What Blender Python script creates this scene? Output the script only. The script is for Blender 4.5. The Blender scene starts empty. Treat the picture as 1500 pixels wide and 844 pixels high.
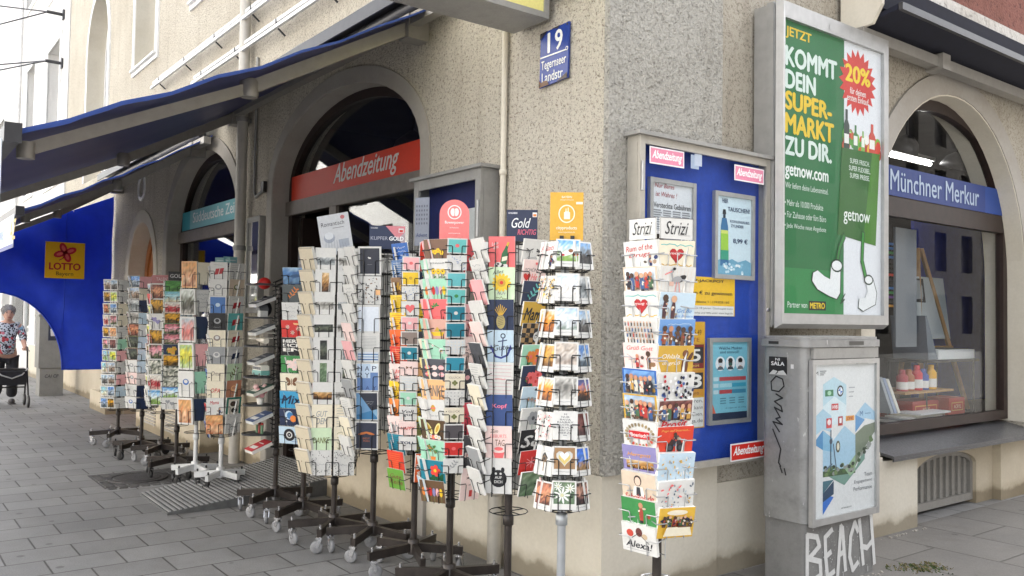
import bpy, math, random
from mathutils import Vector, Matrix
from mathutils.bvhtree import BVHTree
R = math.radians
S = bpy.context.scene
C = S.collection
V = Vector
# ------------------------------------------------------------------ camera, sky, sun, exposure
CAM = V((3.39, -3.20, 1.55))
cd = bpy.data.cameras.new('camera'); cam = bpy.data.objects.new('camera', cd); C.objects.link(cam)
cd.sensor_width = 36.0; cd.lens = 36.0 * 1252 / 1500; cd.clip_end = 500; cd.clip_start = .05
_a = math.atan2(.6046, -.7965); _p = R(1.95); _r = R(.88)
f0 = V((math.cos(_a), math.sin(_a), 0)); r0 = V((math.sin(_a), -math.cos(_a), 0)); u0 = V((0, 0, 1))
fw = math.cos(_p) * f0 + math.sin(_p) * u0; up = -math.sin(_p) * f0 + math.cos(_p) * u0
rr = math.cos(_r) * r0 + math.sin(_r) * up; uu = -math.sin(_r) * r0 + math.cos(_r) * up
cam.matrix_world = Matrix(((rr.x, uu.x, -fw.x, CAM.x), (rr.y, uu.y, -fw.y, CAM.y), (rr.z, uu.z, -fw.z, CAM.z), (0, 0, 0, 1)))
S.camera = cam
SUN_EL, SUN_DIR = 50, V((-.42, .90, 0)).normalized()      # the sun stands behind the corner building: both facades lie in open shade
w = bpy.data.worlds.new('World'); S.world = w; w.use_nodes = True
nt = w.node_tree; bg = nt.nodes['Background']
sky = nt.nodes.new('ShaderNodeTexSky'); sky.sky_type = 'NISHITA'; sky.sun_disc = False
sky.sun_elevation = R(SUN_EL); sky.sun_rotation = math.atan2(SUN_DIR.x, SUN_DIR.y)
sky.air_density = 1.0; sky.dust_density = 4.0; sky.ozone_density = .6
hs = nt.nodes.new('ShaderNodeHueSaturation'); hs.inputs['Saturation'].default_value = .22      # hazy, whitish sky
nt.links.new(sky.outputs[0], hs.inputs['Color']); nt.links.new(hs.outputs[0], bg.inputs[0]); bg.inputs[1].default_value = .15
sl = bpy.data.lights.new('sun', 'SUN'); sl.energy = 4.0; sl.angle = R(.6); sl.color = (1, .95, .86)
so = bpy.data.objects.new('sun', sl); C.objects.link(so)
sv = V((SUN_DIR.x * math.cos(R(SUN_EL)), SUN_DIR.y * math.cos(R(SUN_EL)), math.sin(R(SUN_EL))))
so.rotation_euler = sv.to_track_quat('Z', 'Y').to_euler(); so.location = (5, -6, 12)
S.view_settings.view_transform = 'Standard'; S.view_settings.look = 'None'; S.view_settings.gamma = 1
S.view_settings.exposure = 2.36
S.cycles.max_bounces = 8; S.cycles.diffuse_bounces = 4; S.cycles.glossy_bounces = 4; S.cycles.transparent_max_bounces = 12
S.cycles.use_denoising = True; S.cycles.sample_clamp_indirect = 6

# ------------------------------------------------------------------ helpers
def lin(c):
    if isinstance(c, str):
        c = [int(c[i:i + 2], 16) / 255 for i in (0, 2, 4)]
        c = [x / 12.92 if x <= .04045 else ((x + .055) / 1.055) ** 2.4 for x in c]
    return (c[0], c[1], c[2], 1.0)

class Fr:                                   # a flat frame: origin, right, up (normal = right x up)
    def __init__(s, o, ux, uy, sx=1, sy=1):
        s.o = V(o); s.ux = V(ux).normalized(); s.uy = V(uy).normalized(); s.n = s.ux.cross(s.uy); s.sx = sx; s.sy = sy
    def p(s, u, v, w=0): return s.o + s.ux * (u * s.sx) + s.uy * (v * s.sy) + s.n * w

def FA(y=0): return Fr((0, y, 0), (1, 0, 0), (0, 0, 1))      # on the long facade, faces the street
def FB(x=0): return Fr((x, 0, 0), (0, 1, 0), (0, 0, 1))      # on the side facade

_txt = {}
def glyphs(s, shear=0, bold=0, res=3):
    k = (s, shear, bold, res)
    if k not in _txt:
        cu = bpy.data.curves.new('t', 'FONT'); cu.body = s; cu.shear = shear; cu.offset = bold; cu.resolution_u = res; cu.fill_mode = 'FRONT'
        ob = bpy.data.objects.new('t', cu); C.objects.link(ob)
        dg = bpy.context.evaluated_depsgraph_get(); ev = ob.evaluated_get(dg); m = ev.to_mesh()
        vs = [(v.co.x, v.co.y) for v in m.vertices]; fs = [tuple(p.vertices) for p in m.polygons]
        ev.to_mesh_clear(); bpy.data.objects.remove(ob); bpy.data.curves.remove(cu)
        if vs:
            x0 = min(v[0] for v in vs); x1 = max(v[0] for v in vs); y0 = min(v[1] for v in vs); y1 = max(v[1] for v in vs)
        else: x0, x1, y0, y1 = 0, 1, 0, 1
        _txt[k] = (vs, fs, x0, x1, y0, y1)
    return _txt[k]

class MB:
    def __init__(s): s.v = []; s.f = []; s.m = []; s.c = []; s.s = []
    def add(s, vs, fs, mi=0, col=None, sm=False):
        b = len(s.v); s.v += [V(x) for x in vs]
        for f in fs:
            s.f.append(tuple(b + i for i in f)); s.m.append(mi); s.c.append(col); s.s.append(sm)
    def box(s, lo, hi, mi=0, col=None):
        x0, y0, z0 = lo; x1, y1, z1 = hi
        s.hexa([(x0, y0, z0), (x1, y0, z0), (x1, y1, z0), (x0, y1, z0), (x0, y0, z1), (x1, y0, z1), (x1, y1, z1), (x0, y1, z1)], mi, col)
    def hexa(s, p, mi=0, col=None):
        s.add(p, [(3, 2, 1, 0), (4, 5, 6, 7), (0, 1, 5, 4), (1, 2, 6, 5), (2, 3, 7, 6), (3, 0, 4, 7)], mi, col)
    def fbox(s, fr, u0, v0, u1, v1, w0, w1, mi=0, col=None):
        s.hexa([fr.p(u0, v0, w0), fr.p(u1, v0, w0), fr.p(u1, v1, w0), fr.p(u0, v1, w0), fr.p(u0, v0, w1), fr.p(u1, v0, w1), fr.p(u1, v1, w1), fr.p(u0, v1, w1)], mi, col)
    def bar(s, a, b, wd, ht, mi=0, col=None, upv=(0, 0, 1)):
        a = V(a); b = V(b); d = (b - a).normalized(); x = d.cross(V(upv))
        if x.length < 1e-4: x = d.cross(V((1, 0, 0)))
        x.normalize(); y = x.cross(d); x *= wd / 2; y *= ht / 2
        s.hexa([a - x - y, a + x - y, b + x - y, b - x - y, a - x + y, a + x + y, b + x + y, b - x + y], mi, col)
    def tube(s, pts, r, n=6, mi=0, col=None, caps=True, rs=None):
        pts = [V(p) for p in pts]; b = []; prev = None
        for i, p in enumerate(pts):
            d = (pts[min(i + 1, len(pts) - 1)] - pts[max(i - 1, 0)]).normalized()
            if prev is None:
                x = d.cross(V((0, 0, 1)))
                if x.length < 1e-3: x = d.cross(V((1, 0, 0)))
            else:
                x = prev - d * prev.dot(d)
                if x.length < 1e-3: x = d.cross(V((0, 1, 0)))
            x.normalize(); prev = x; y = d.cross(x); q = rs[i] if rs else r
            b += [p + (x * math.cos(2 * math.pi * k / n) + y * math.sin(2 * math.pi * k / n)) * q for k in range(n)]
        fs = []
        for i in range(len(pts) - 1):
            for k in range(n):
                k2 = (k + 1) % n; fs.append((i * n + k, (i + 1) * n + k, (i + 1) * n + k2, i * n + k2))
        s.add(b, fs, mi, col, n > 4)
        if caps:
            s.add(b[:n], [tuple(range(n))], mi, col); s.add(b[-n:], [tuple(reversed(range(n)))], mi, col)
    def lathe(s, c, prof, n=16, mi=0, col=None, ax=(0, 0, 1), sm=True):
        ax = V(ax).normalized(); x = ax.cross(V((0, 0, 1)))
        if x.length < 1e-3: x = V((1, 0, 0))
        x.normalize(); y = ax.cross(x); vs = []; fs = []
        for r, h in prof:
            vs += [V(c) + ax * h + (x * math.cos(2 * math.pi * k / n) + y * math.sin(2 * math.pi * k / n)) * r for k in range(n)]
        for i in range(len(prof) - 1):
            for k in range(n):
                k2 = (k + 1) % n; fs.append((i * n + k, i * n + k2, (i + 1) * n + k2, (i + 1) * n + k))
        s.add(vs, fs, mi, col, sm)
        if prof[0][0] > 1e-4: s.add(vs[:n], [tuple(reversed(range(n)))], mi, col)
        if prof[-1][0] > 1e-4: s.add(vs[-n:], [tuple(range(n))], mi, col)
    def ball(s, c, r, mi=0, col=None, n=10, sc=(1, 1, 1)):
        c = V(c); vs = []; fs = []; m = n // 2 + 1
        for i in range(m + 1):
            t = math.pi * i / m
            for k in range(n):
                a = 2 * math.pi * k / n
                vs.append(c + V((r * sc[0] * math.sin(t) * math.cos(a), r * sc[1] * math.sin(t) * math.sin(a), r * sc[2] * math.cos(t))))
        for i in range(m):
            for k in range(n):
                k2 = (k + 1) % n; fs.append((i * n + k, (i + 1) * n + k, (i + 1) * n + k2, i * n + k2))
        s.add(vs, fs, mi, col, True)
    def prism(s, fr, pts, w0, w1, mi=0, col=None):
        n = len(pts); a = [fr.p(u, v, w0) for u, v in pts]; b = [fr.p(u, v, w1) for u, v in pts]
        ar = sum(pts[i][0] * pts[(i + 1) % n][1] - pts[(i + 1) % n][0] * pts[i][1] for i in range(n))
        if ar < 0: a.reverse(); b.reverse()
        s.add(a + b, [tuple(reversed(range(n))), tuple(range(n, 2 * n))] + [(i, (i + 1) % n, n + (i + 1) % n, n + i) for i in range(n)], mi, col)
    # flat printing on a frame
    def poly(s, fr, pts, w, col, mi=0):
        n = len(pts); ar = sum(pts[i][0] * pts[(i + 1) % n][1] - pts[(i + 1) % n][0] * pts[i][1] for i in range(n))
        if ar < 0: pts = list(reversed(pts))
        s.add([fr.p(u, v, w) for u, v in pts], [tuple(range(n))], mi, col)
    def rect(s, fr, u0, v0, u1, v1, w, col, mi=0): s.poly(fr, [(u0, v0), (u1, v0), (u1, v1), (u0, v1)], w, col, mi)
    def ell(s, fr, cx, cy, rx, ry, w, col, n=14, rot=0, mi=0):
        c, q = math.cos(rot), math.sin(rot)
        s.poly(fr, [(cx + rx * math.cos(t) * c - ry * math.sin(t) * q, cy + rx * math.cos(t) * q + ry * math.sin(t) * c) for t in [2 * math.pi * k / n for k in range(n)]], w, col, mi)
    def stroke(s, fr, pts, wd, w, col, mi=0):
        for i in range(len(pts) - 1):
            (x0, y0), (x1, y1) = pts[i], pts[i + 1]; dx, dy = x1 - x0, y1 - y0; L = math.hypot(dx, dy) or 1
            nx, ny = -dy / L * wd / 2, dx / L * wd / 2; ex, ey = dx / L * wd * .3, dy / L * wd * .3
            s.poly(fr, [(x0 - ex + nx, y0 - ey + ny), (x0 - ex - nx, y0 - ey - ny), (x1 + ex - nx, y1 + ey - ny), (x1 + ex + nx, y1 + ey + ny)], w + i * 2e-6, col, mi)
    def text(s, fr, t, cx, cy, wd=None, ht=None, w=0, col=(0, 0, 0), shear=0, bold=0, al='c', mi=0, rot=0, res=3):
        vs, fs, x0, x1, y0, y1 = glyphs(t, shear, 0, res)
        if not vs: return
        a = wd / (x1 - x0) if wd else None; b = ht / (y1 - y0) if ht else None
        a = a or b; b = b or a
        ou = {'c': (x0 + x1) / 2, 'l': x0, 'r': x1}[al]; ov = (y0 + y1) / 2; c, q = math.cos(rot), math.sin(rot)
        P = [((x - ou) * a, (y - ov) * b) for x, y in vs]
        for k, (dx, dy) in enumerate([(0, 0)] + ([(bold * 1.3 * i, bold * .9 * j) for i, j in ((-1, 0), (1, 0), (0, 1), (0, -1))] if bold else [])):      # heavier strokes: the same letters again, a hair apart
            s.add([fr.p(cx + (x + dx * a) * c - (y + dy * b) * q, cy + (x + dx * a) * q + (y + dy * b) * c, w + k * 6e-5) for x, y in P], fs, mi, col)
    def build(s, name, mats, parent=None, origin=None, loc=None, label=None):
        O = V(origin) if origin is not None else (V(parent['_o']) if parent is not None else V((0, 0, 0)))
        me = bpy.data.meshes.new(name); me.from_pydata([v - O if loc is None else v for v in s.v], [], s.f)
        for m in (mats if isinstance(mats, (list, tuple)) else [mats]): me.materials.append(m)
        me.polygons.foreach_set('material_index', s.m); me.polygons.foreach_set('use_smooth', s.s)
        if any(c is not None for c in s.c):
            at = me.color_attributes.new('Col', 'FLOAT_COLOR', 'CORNER'); buf = []
            for f, c in zip(s.f, s.c):
                if c is None: buf += [.5, .5, .5, 1] * len(f)
                elif isinstance(c, list):
                    for q in c: buf += lin(q)
                else: buf += list(lin(c)) * len(f)
            at.data.foreach_set('color', buf)
        me.update()
        return link(name, me, parent, O, loc, label)

def link(name, data, parent=None, O=None, loc=None, label=None):
    o = bpy.data.objects.new(name, data); C.objects.link(o)
    O = V(O) if O is not None else V((0, 0, 0))
    if parent is not None:
        o.parent = parent; o['_o'] = list(parent['_o'])
        if loc is not None: o.location = V(loc) - V(parent['_o'])
    else:
        o.location = O if loc is None else V(loc); o['_o'] = list(O)
    if label: o['label'] = label
    return o

def tag(o, label, cat, group=None, kind=None):
    if label: o['label'] = label
    if cat: o['category'] = cat
    if group: o['group'] = group
    if kind: o['kind'] = kind
    return o
def thing(name, label, cat, loc, group=None):
    o = bpy.data.objects.new(name, None); C.objects.link(o); o.location = loc; o['_o'] = list(loc); o.empty_display_size = .2
    return tag(o, label, cat, group)
def struct(o): o['kind'] = 'structure'; return o

def plate(outline, holes, depth, mapf):
    """a flat shape with holes, given thickness: (u,v) outline -> world through mapf(u,v,w)"""
    cu = bpy.data.curves.new('p', 'CURVE'); cu.dimensions = '2D'; cu.fill_mode = 'BOTH'; cu.extrude = depth / 2
    for pts in [outline] + holes:
        sp = cu.splines.new('POLY'); sp.points.add(len(pts) - 1); sp.use_cyclic_u = True
        for i, q in enumerate(pts): sp.points[i].co = (q[0], q[1], 0, 1)
    ob = bpy.data.objects.new('p', cu); C.objects.link(ob)
    ev = ob.evaluated_get(bpy.context.evaluated_depsgraph_get()); m = ev.to_mesh(); mb = MB()
    mb.add([mapf(v.co.x, v.co.y, v.co.z + depth / 2) for v in m.vertices], [tuple(p.vertices) for p in m.polygons])
    ev.to_mesh_clear(); bpy.data.objects.remove(ob); bpy.data.curves.remove(cu)
    return mb
def mapA(y0): return lambda u, v, w: (u, y0 + w, v)        # w runs into the wall
def mapB(x0): return lambda u, v, w: (x0 - w, u, v)
def arch(l, r, z0, zs, rise, n=28):
    c, a = (l + r) / 2, (r - l) / 2
    return [(l, z0)] + [(c - a * math.cos(math.pi * k / n), zs + rise * math.sin(math.pi * k / n)) for k in range(n + 1)] + [(r, z0)]
def rect2(a, b, c, d): return [(a, b), (c, b), (c, d), (a, d)]

# ------------------------------------------------------------------ materials
class NT:
    def __init__(s, name):
        s.m = bpy.data.materials.new(name); s.m.use_nodes = True; s.t = s.m.node_tree; s.b = s.t.nodes['Principled BSDF']; s.out = s.t.nodes['Material Output']
    def n(s, ty, **k):
        nd = s.t.nodes.new('ShaderNode' + ty)
        for a, v in k.items():
            if a in ('inp',):
                for i, x in v.items(): nd.inputs[i].default_value = x
            else: setattr(nd, a, v)
        return nd
    def l(s, a, b): s.t.links.new(a, b)
    def pos(s): return s.n('NewGeometry').outputs['Position']
    def noise(s, vec, sc, det=3, ro=.55):
        q = s.n('TexNoise', inp={'Scale': sc, 'Detail': det, 'Roughness': ro}); s.l(vec, q.inputs['Vector']); return q.outputs['Fac']
    def ramp(s, fac, stops):
        q = s.n('ValToRGB'); e = q.color_ramp.elements
        while len(e) < len(stops): e.new(.5)
        for i, (p, c) in enumerate(stops): e[i].position = p; e[i].color = lin(c)
        s.l(fac, q.inputs[0]); return q.outputs[0]
    def mix(s, a, b, fac, mode='MIX'):
        q = s.n('Mix', data_type='RGBA', blend_type=mode)
        for sock, x in ((q.inputs[0], fac), (q.inputs[6], a), (q.inputs[7], b)):
            if hasattr(x, 'is_linked'): s.l(x, sock)
            elif isinstance(x, (int, float)): sock.default_value = x
            else: sock.default_value = lin(x)
        return q.outputs[2]
    def bump(s, h, st, dist=.01, prev=None):
        q = s.n('Bump', inp={'Strength': st, 'Distance': dist}); s.l(h, q.inputs['Height'])
        if prev: s.l(prev, q.inputs['Normal'])
        return q.outputs[0]
    def fin(s, col=None, rough=None, nor=None, metal=0, spec=None):
        if col is not None:
            if hasattr(col, 'is_linked'): s.l(col, s.b.inputs['Base Color'])
            else: s.b.inputs['Base Color'].default_value = lin(col)
        if rough is not None:
            if hasattr(rough, 'is_linked'): s.l(rough, s.b.inputs['Roughness'])
            else: s.b.inputs['Roughness'].default_value = rough
        if nor is not None: s.l(nor, s.b.inputs['Normal'])
        s.b.inputs['Metallic'].default_value = metal
        if spec is not None: s.b.inputs['Specular IOR Level'].default_value = spec
        return s.m

def plain(name, col, rough=.5, metal=0, var=.12, sc=14, bump=0):
    t = NT(name); p = t.pos(); f = t.noise(p, sc, 4)
    c = lin(col); d = tuple(x * (1 - var) for x in c[:3]); l2 = tuple(min(1, x * (1 + var)) for x in c[:3])
    return t.fin(t.ramp(f, [(.3, d), (.7, l2)]), rough, t.bump(t.noise(p, sc * 6, 3), bump, .004) if bump else None, metal)

def m_print(name, rough=.45, var=.04):
    t = NT(name); a = t.n('VertexColor', layer_name='Col'); f = t.noise(t.pos(), 60, 3)
    return t.fin(t.mix(a.outputs[0], t.ramp(f, [(.25, (1 - var * 3,) * 3), (.75, (1,) * 3)]), 1.0, 'MULTIPLY'), rough)

def m_stucco(name, base, dark, sc, pit, bst, dirt=.25, dist=.02, streak=.7):
    t = NT(name); p = t.pos()
    na = t.noise(p, sc, 5, .6); nb = t.noise(p, sc * .42, 3, .5); mx = t.n('Mix', data_type='FLOAT', inp={0: .42}); t.l(na, mx.inputs[2]); t.l(nb, mx.inputs[3]); n1 = mx.outputs[0]; n2 = t.noise(p, sc * 2.6, 3, .6); big = t.noise(p, .9, 5, .6)
    vo = t.n('TexVoronoi', inp={'Scale': sc * .9}); t.l(p, vo.inputs['Vector'])
    c = t.ramp(n1, [(pit - .06, dark), (pit + .05, base), (.8, tuple(min(1, x * 1.1) for x in lin(base)[:3]))])
    c = t.mix(c, t.ramp(big, [(.3, (1 - dirt, 1 - dirt * 1.1, 1 - dirt * 1.25)), (.65, (1, 1, 1))]), 1.0, 'MULTIPLY')
    mp = t.n('Mapping', inp={'Scale': (5, 5, .45)}); t.l(p, mp.inputs[0]); st = t.noise(mp.outputs[0], 1.6, 4, .6)
    c = t.mix(c, t.ramp(st, [(.30, (.74, .72, .69)), (.48, (1, 1, 1))]), streak, 'MULTIPLY')      # rain streaks down the wall
    b1 = t.bump(n1, bst, dist); b2 = t.bump(vo.outputs['Distance'], bst * .5, dist * .6, b1)
    return t.fin(c, .92, t.bump(n2, bst * .5, dist * .3, b2), spec=.25)

def m_smooth(name, base, dirt=.18, stain=True):
    t = NT(name); p = t.pos(); big = t.noise(p, 1.6, 6, .65); fine = t.noise(p, 45, 4)
    c = t.ramp(fine, [(.3, tuple(x * .93 for x in lin(base)[:3])), (.7, base)])
    c = t.mix(c, t.ramp(big, [(.32, (1 - dirt, 1 - dirt * 1.15, 1 - dirt * 1.4)), (.6, (1, 1, 1))]), 1.0, 'MULTIPLY')
    if stain:      # splash dirt kept low on the wall, with an uneven edge
        z = t.n('SeparateXYZ'); t.l(p, z.inputs[0])
        a = t.n('Math', operation='MULTIPLY_ADD', inp={1: .16, 2: .0}); t.l(t.noise(p, 5, 5), a.inputs[0])
        q = t.n('Math', operation='SUBTRACT'); t.l(z.outputs['Z'], q.inputs[0]); t.l(a.outputs[0], q.inputs[1])
        c = t.mix(c, t.ramp(q.outputs[0], [(-.0, (.48, .45, .40)), (.035, (.86, .84, .80)), (.09, (1, 1, 1))]), 1.0, 'MULTIPLY')
    return t.fin(c, .85, t.bump(t.noise(p, 22, 4), .25, .008), spec=.3)

def m_glass(name, tint=(.9, .93, .95), f0=.05, gain=1.0, rough=.0):
    """thin pane: clear, mirroring more towards grazing angles (both faces alike)"""
    t = NT(name); t.t.nodes.remove(t.b)
    tr = t.n('BsdfTransparent', inp={'Color': lin(tint)}); gl = t.n('BsdfGlossy', inp={'Roughness': rough})
    lw = t.n('LayerWeight', inp={'Blend': .5}); pw = t.n('Math', operation='POWER', inp={1: 5.0}); t.l(lw.outputs['Facing'], pw.inputs[0])
    ma = t.n('Math', operation='MULTIPLY_ADD', inp={1: (1 - f0) * gain, 2: f0}, use_clamp=True); t.l(pw.outputs[0], ma.inputs[0])
    ms = t.n('MixShader'); t.l(ma.outputs[0], ms.inputs[0]); t.l(tr.outputs[0], ms.inputs[1]); t.l(gl.outputs[0], ms.inputs[2]); t.l(ms.outputs[0], t.out.inputs[0])
    return t.m

def m_fabric(name, col, trans=.25, rough=.8):
    t = NT(name); p = t.pos(); f = t.noise(p, 6, 4); fine = t.noise(p, 180, 2)
    c = lin(col)[:3]; cc = t.ramp(f, [(.3, tuple(x * .92 for x in c)), (.7, tuple(x * 1.06 for x in c))])
    t.fin(cc, rough, t.bump(fine, .15, .002), spec=.3)
    tl = t.n('BsdfTranslucent'); t.l(cc, tl.inputs[0]); ms = t.n('MixShader', inp={0: trans})
    t.l(t.b.outputs[0], ms.inputs[1]); t.l(tl.outputs[0], ms.inputs[2]); t.l(ms.outputs[0], t.out.inputs[0])
    return t.m

def m_slabs(name, c1, c2, bw, bh, mort, gap=.006, rot=False):
    t = NT(name); p = t.pos(); sp = t.n('SeparateXYZ'); t.l(p, sp.inputs[0]); cb = t.n('CombineXYZ')
    t.l(sp.outputs['X' if rot else 'Y'], cb.inputs[0]); t.l(sp.outputs['Y' if rot else 'X'], cb.inputs[1])
    b = t.n('TexBrick', inp={'Scale': 1.0, 'Mortar Size': gap, 'Mortar Smooth': .25, 'Bias': 0.0, 'Brick Width': bw, 'Row Height': bh, 'Color1': lin(c1), 'Color2': lin(c2), 'Mortar': lin(mort)})
    b.offset = .5; t.l(cb.outputs[0], b.inputs['Vector'])
    fine = t.noise(p, 120, 4); mid = t.noise(p, 7, 5, .65); big = t.noise(p, .7, 4)
    c = t.mix(b.outputs[0], t.ramp(fine, [(.3, (.8, .8, .8)), (.7, (1.1, 1.1, 1.1))]), 1.0, 'MULTIPLY')
    c = t.mix(c, t.ramp(mid, [(.33, (.78, .77, .76)), (.55, (1, 1, 1))]), .8, 'MULTIPLY')
    c = t.mix(c, t.ramp(big, [(.35, (.82, .82, .82)), (.65, (1.08, 1.07, 1.05))]), 1.0, 'MULTIPLY')
    sp2 = t.n('TexVoronoi', inp={'Scale': 3.4, 'Randomness': 1.0}); t.l(p, sp2.inputs['Vector'])
    c = t.mix(c, t.ramp(sp2.outputs['Distance'], [(.07, (.40, .39, .38)), (.095, (1, 1, 1))]), .6, 'MULTIPLY')     # gum spots
    inv = t.n('Math', operation='SUBTRACT', inp={0: 1.0}); t.l(b.outputs['Fac'], inv.inputs[1])
    bp = t.bump(inv.outputs[0], .7, .006)
    return t.fin(c, t.ramp(mid, [(.3, (.55,) * 3), (.7, (.8,) * 3)]), t.bump(fine, .25, .003, bp), spec=.35)

def m_worn(name, base, scr, sc=6, rough=.5, metal=.0, lo=.84, hi=1.08, amt=.4):
    t = NT(name); p = t.pos(); mp = t.n('Mapping', inp={'Scale': (1, 1, .35)}); t.l(p, mp.inputs[0])
    a = t.noise(p, sc, 6, .7); s2 = t.noise(mp.outputs[0], sc * 5, 5, .7); fine = t.noise(p, 90, 3)
    c = t.ramp(a, [(.3, tuple(x * lo for x in lin(base)[:3])), (.5, base), (.75, tuple(min(1, x * hi) for x in lin(base)[:3]))])
    c = t.mix(c, scr, t.ramp(s2, [(.62, (0, 0, 0)), (.68, (amt,) * 3)]))
    return t.fin(c, t.ramp(fine, [(.3, (rough * .8,) * 3), (.7, (min(1, rough * 1.3),) * 3)]), t.bump(s2, .12, .003), metal)

M = {}
M['stucco_a'] = m_stucco('stucco_long_facade', (.72, .67, .57), (.28, .23, .17), 100, .44, 1.0, .16, .03, .55)
M['stucco_b'] = m_stucco('stucco_coarse', (.60, .58, .53), (.42, .40, .36), 54, .42, 1.0, .10, .08, .3)  # darker flecks paint shade into the hollows of the roughcast
M['stucco_c'] = m_stucco('stucco_side_wall', (.45, .415, .35), (.21, .185, .15), 100, .44, .7, .2, .012)
M['stucco_red'] = m_stucco('stucco_red_brown', (.23, .095, .075), (.08, .035, .03), 46, .42, .8)
M['stucco_white'] = m_stucco('stucco_pale_band', (.62, .60, .57), (.36, .34, .32), 40, .42, .8)
M['plaster_grey'] = m_smooth('plaster_grey_surround', (.40, .375, .34), .15, False)
M['plaster_cream'] = m_smooth('plaster_cream', (.66, .615, .52), .10)
M['plaster_plinth'] = m_smooth('plaster_plinth', (.62, .545, .42), .14)
M['white_wall'] = m_smooth('white_render', (.68, .67, .655), .06, False)
M['white'] = plain('white_paint', (.78, .78, .77), .5, 0, .05)
M['slabs'] = m_slabs('pavement_slabs', (.235, .231, .226), (.285, .281, .275), .41, .325, (.085, .08, .075))
M['slabs_side'] = m_slabs('side_pavement_slabs', (.165, .156, .145), (.19, .18, .168), .85, .55, (.09, .085, .075), .008, True)
M['glass'] = m_glass('shop_glass', (.90, .92, .93), .075)
M['glass_side'] = m_glass('side_window_glass', (.95, .96, .965), .007, .6)
M['glass_clear'] = m_glass('case_glass', (.97, .98, .985), .010, .45)
M['mirror'] = plain('mirror', (.85, .87, .88), .05, 1.0, .02)
M['print'] = m_print('printed_paper', .5)
M['gloss'] = m_print('glossy_print', .25)
M['enamel'] = m_print('enamel', .22, .06)
M['card'] = m_print('card_print', .4, .03)
M['navy'] = m_fabric('navy_awning_cloth', (.040, .050, .165), .10, .42)
M['hem'] = m_fabric('lit_awning_hem', (.045, .085, .30), .2)  # lighter blue than the cloth: its lit edge is painted in
M['tarp'] = m_fabric('blue_tarpaulin', (.042, .105, .66), .42, .40)
M['grey_metal'] = m_worn('grey_painted_metal', (.30, .295, .28), (.48, .46, .43), 8, .45, .2)
M['case_metal'] = m_worn('case_aluminium', (.46, .435, .385), (.30, .265, .21), 10, .40, .4)
M['pipe_paint'] = plain('grey_pipe_paint', (.50, .475, .43), .5, .1, .08)
M['silver'] = plain('silver_frame', (.42, .42, .415), .40, .55, .08)
M['beige_metal'] = plain('beige_awning_arm', (.30, .285, .26), .4, .35, .08)
M['dark_metal'] = plain('dark_awning_metal', (.05, .05, .055), .4, .4, .15)
M['black'] = plain('black_metal', (.025, .024, .024), .38, .2, .3)
M['pole_brown'] = plain('brown_black_steel', (.04, .032, .028), .35, .3, .3)
M['white_steel'] = plain('white_steel', (.66, .66, .65), .4, .1, .1)
M['grey_steel'] = plain('grey_steel', (.42, .44, .46), .35, .5, .1)
M['wire'] = plain('black_wire', (.02, .02, .02), .35, .4, .1)
M['wire_grey'] = plain('galvanised_wire', (.42, .42, .42), .35, .7, .1)
M['rubber'] = plain('grey_rubber', (.23, .23, .235), .6, 0, .2)
M['chrome'] = plain('bright_zinc', (.65, .65, .66), .25, .9, .06)
M['frame_brown'] = plain('dark_brown_frame', (.024, .012, .009), .5, 0, .25)
M['frame_grey'] = plain('grey_brown_frame', (.17, .145, .125), .5, 0, .15)
M['wood'] = plain('orange_wood', (.42, .15, .045), .45, 0, .25, 8)
M['ply'] = plain('pale_wood', (.40, .24, .11), .5, 0, .2, 9)
M['cabinet'] = m_worn('weathered_cabinet', (.28, .28, .275), (.55, .55, .54), 5, .42, .3, .66, 1.2, .9)
M['cabinet_low'] = m_worn('cabinet_base', (.19, .187, .18), (.30, .295, .285), 4, .7, 0, .7, 1.15, .6)
M['cab_far'] = m_worn('far_cabinet', (.23, .225, .205), (.17, .16, .145), 5, .7)
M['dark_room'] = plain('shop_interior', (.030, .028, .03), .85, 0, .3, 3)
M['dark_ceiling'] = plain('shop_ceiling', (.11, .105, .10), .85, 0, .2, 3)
M['navy_panel'] = plain('navy_panel', (.012, .018, .10), .6, 0, .15)
M['backdrop'] = plain('blue_backdrop', (.03, .05, .34), .7, 0, .15)
M['blue_panel'] = plain('blue_felt', (.005, .048, .35), .75, 0, .12, 30)
M['sill'] = m_worn('metal_sill', (.11, .11, .115), (.34, .34, .35), 7, .35, .5)
M['vent'] = m_worn('cellar_grate', (.27, .255, .23), (.42, .40, .37), 12, .6)
M['house_grey'] = m_smooth('grey_render', (.15, .14, .13), .2, False)
M['asphalt'] = plain('asphalt', (.055, .055, .058), .85, 0, .25, 40, .4)
M['cobble'] = plain('cobble', (.09, .085, .08), .75, 0, .35, 20, .4)
M['cast'] = plain('cast_iron', (.055, .05, .048), .6, .3, .3, 30, .5)
M['ramp'] = m_worn('rubber_ramp', (.30, .297, .29), (.38, .375, .365), 6, .65)
M['ramp_low'] = plain('rubber_ramp_grooves', (.10, .10, .098), .8, 0, .2)
M['leafy'] = plain('weed_leaf', (.055, .085, .022), .7, 0, .5, 40)
M['straw'] = plain('dry_weed', (.20, .17, .075), .8, 0, .3, 40)
def emis(name, col, st):
    t = NT(name); t.fin(col, .5); t.b.inputs['Emission Color'].default_value = lin(col); t.b.inputs['Emission Strength'].default_value = st; return t.m
M['tube_lit'] = emis('lit_tube', (1, .97, .92), 5.0)
PR = [M['print']]
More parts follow.
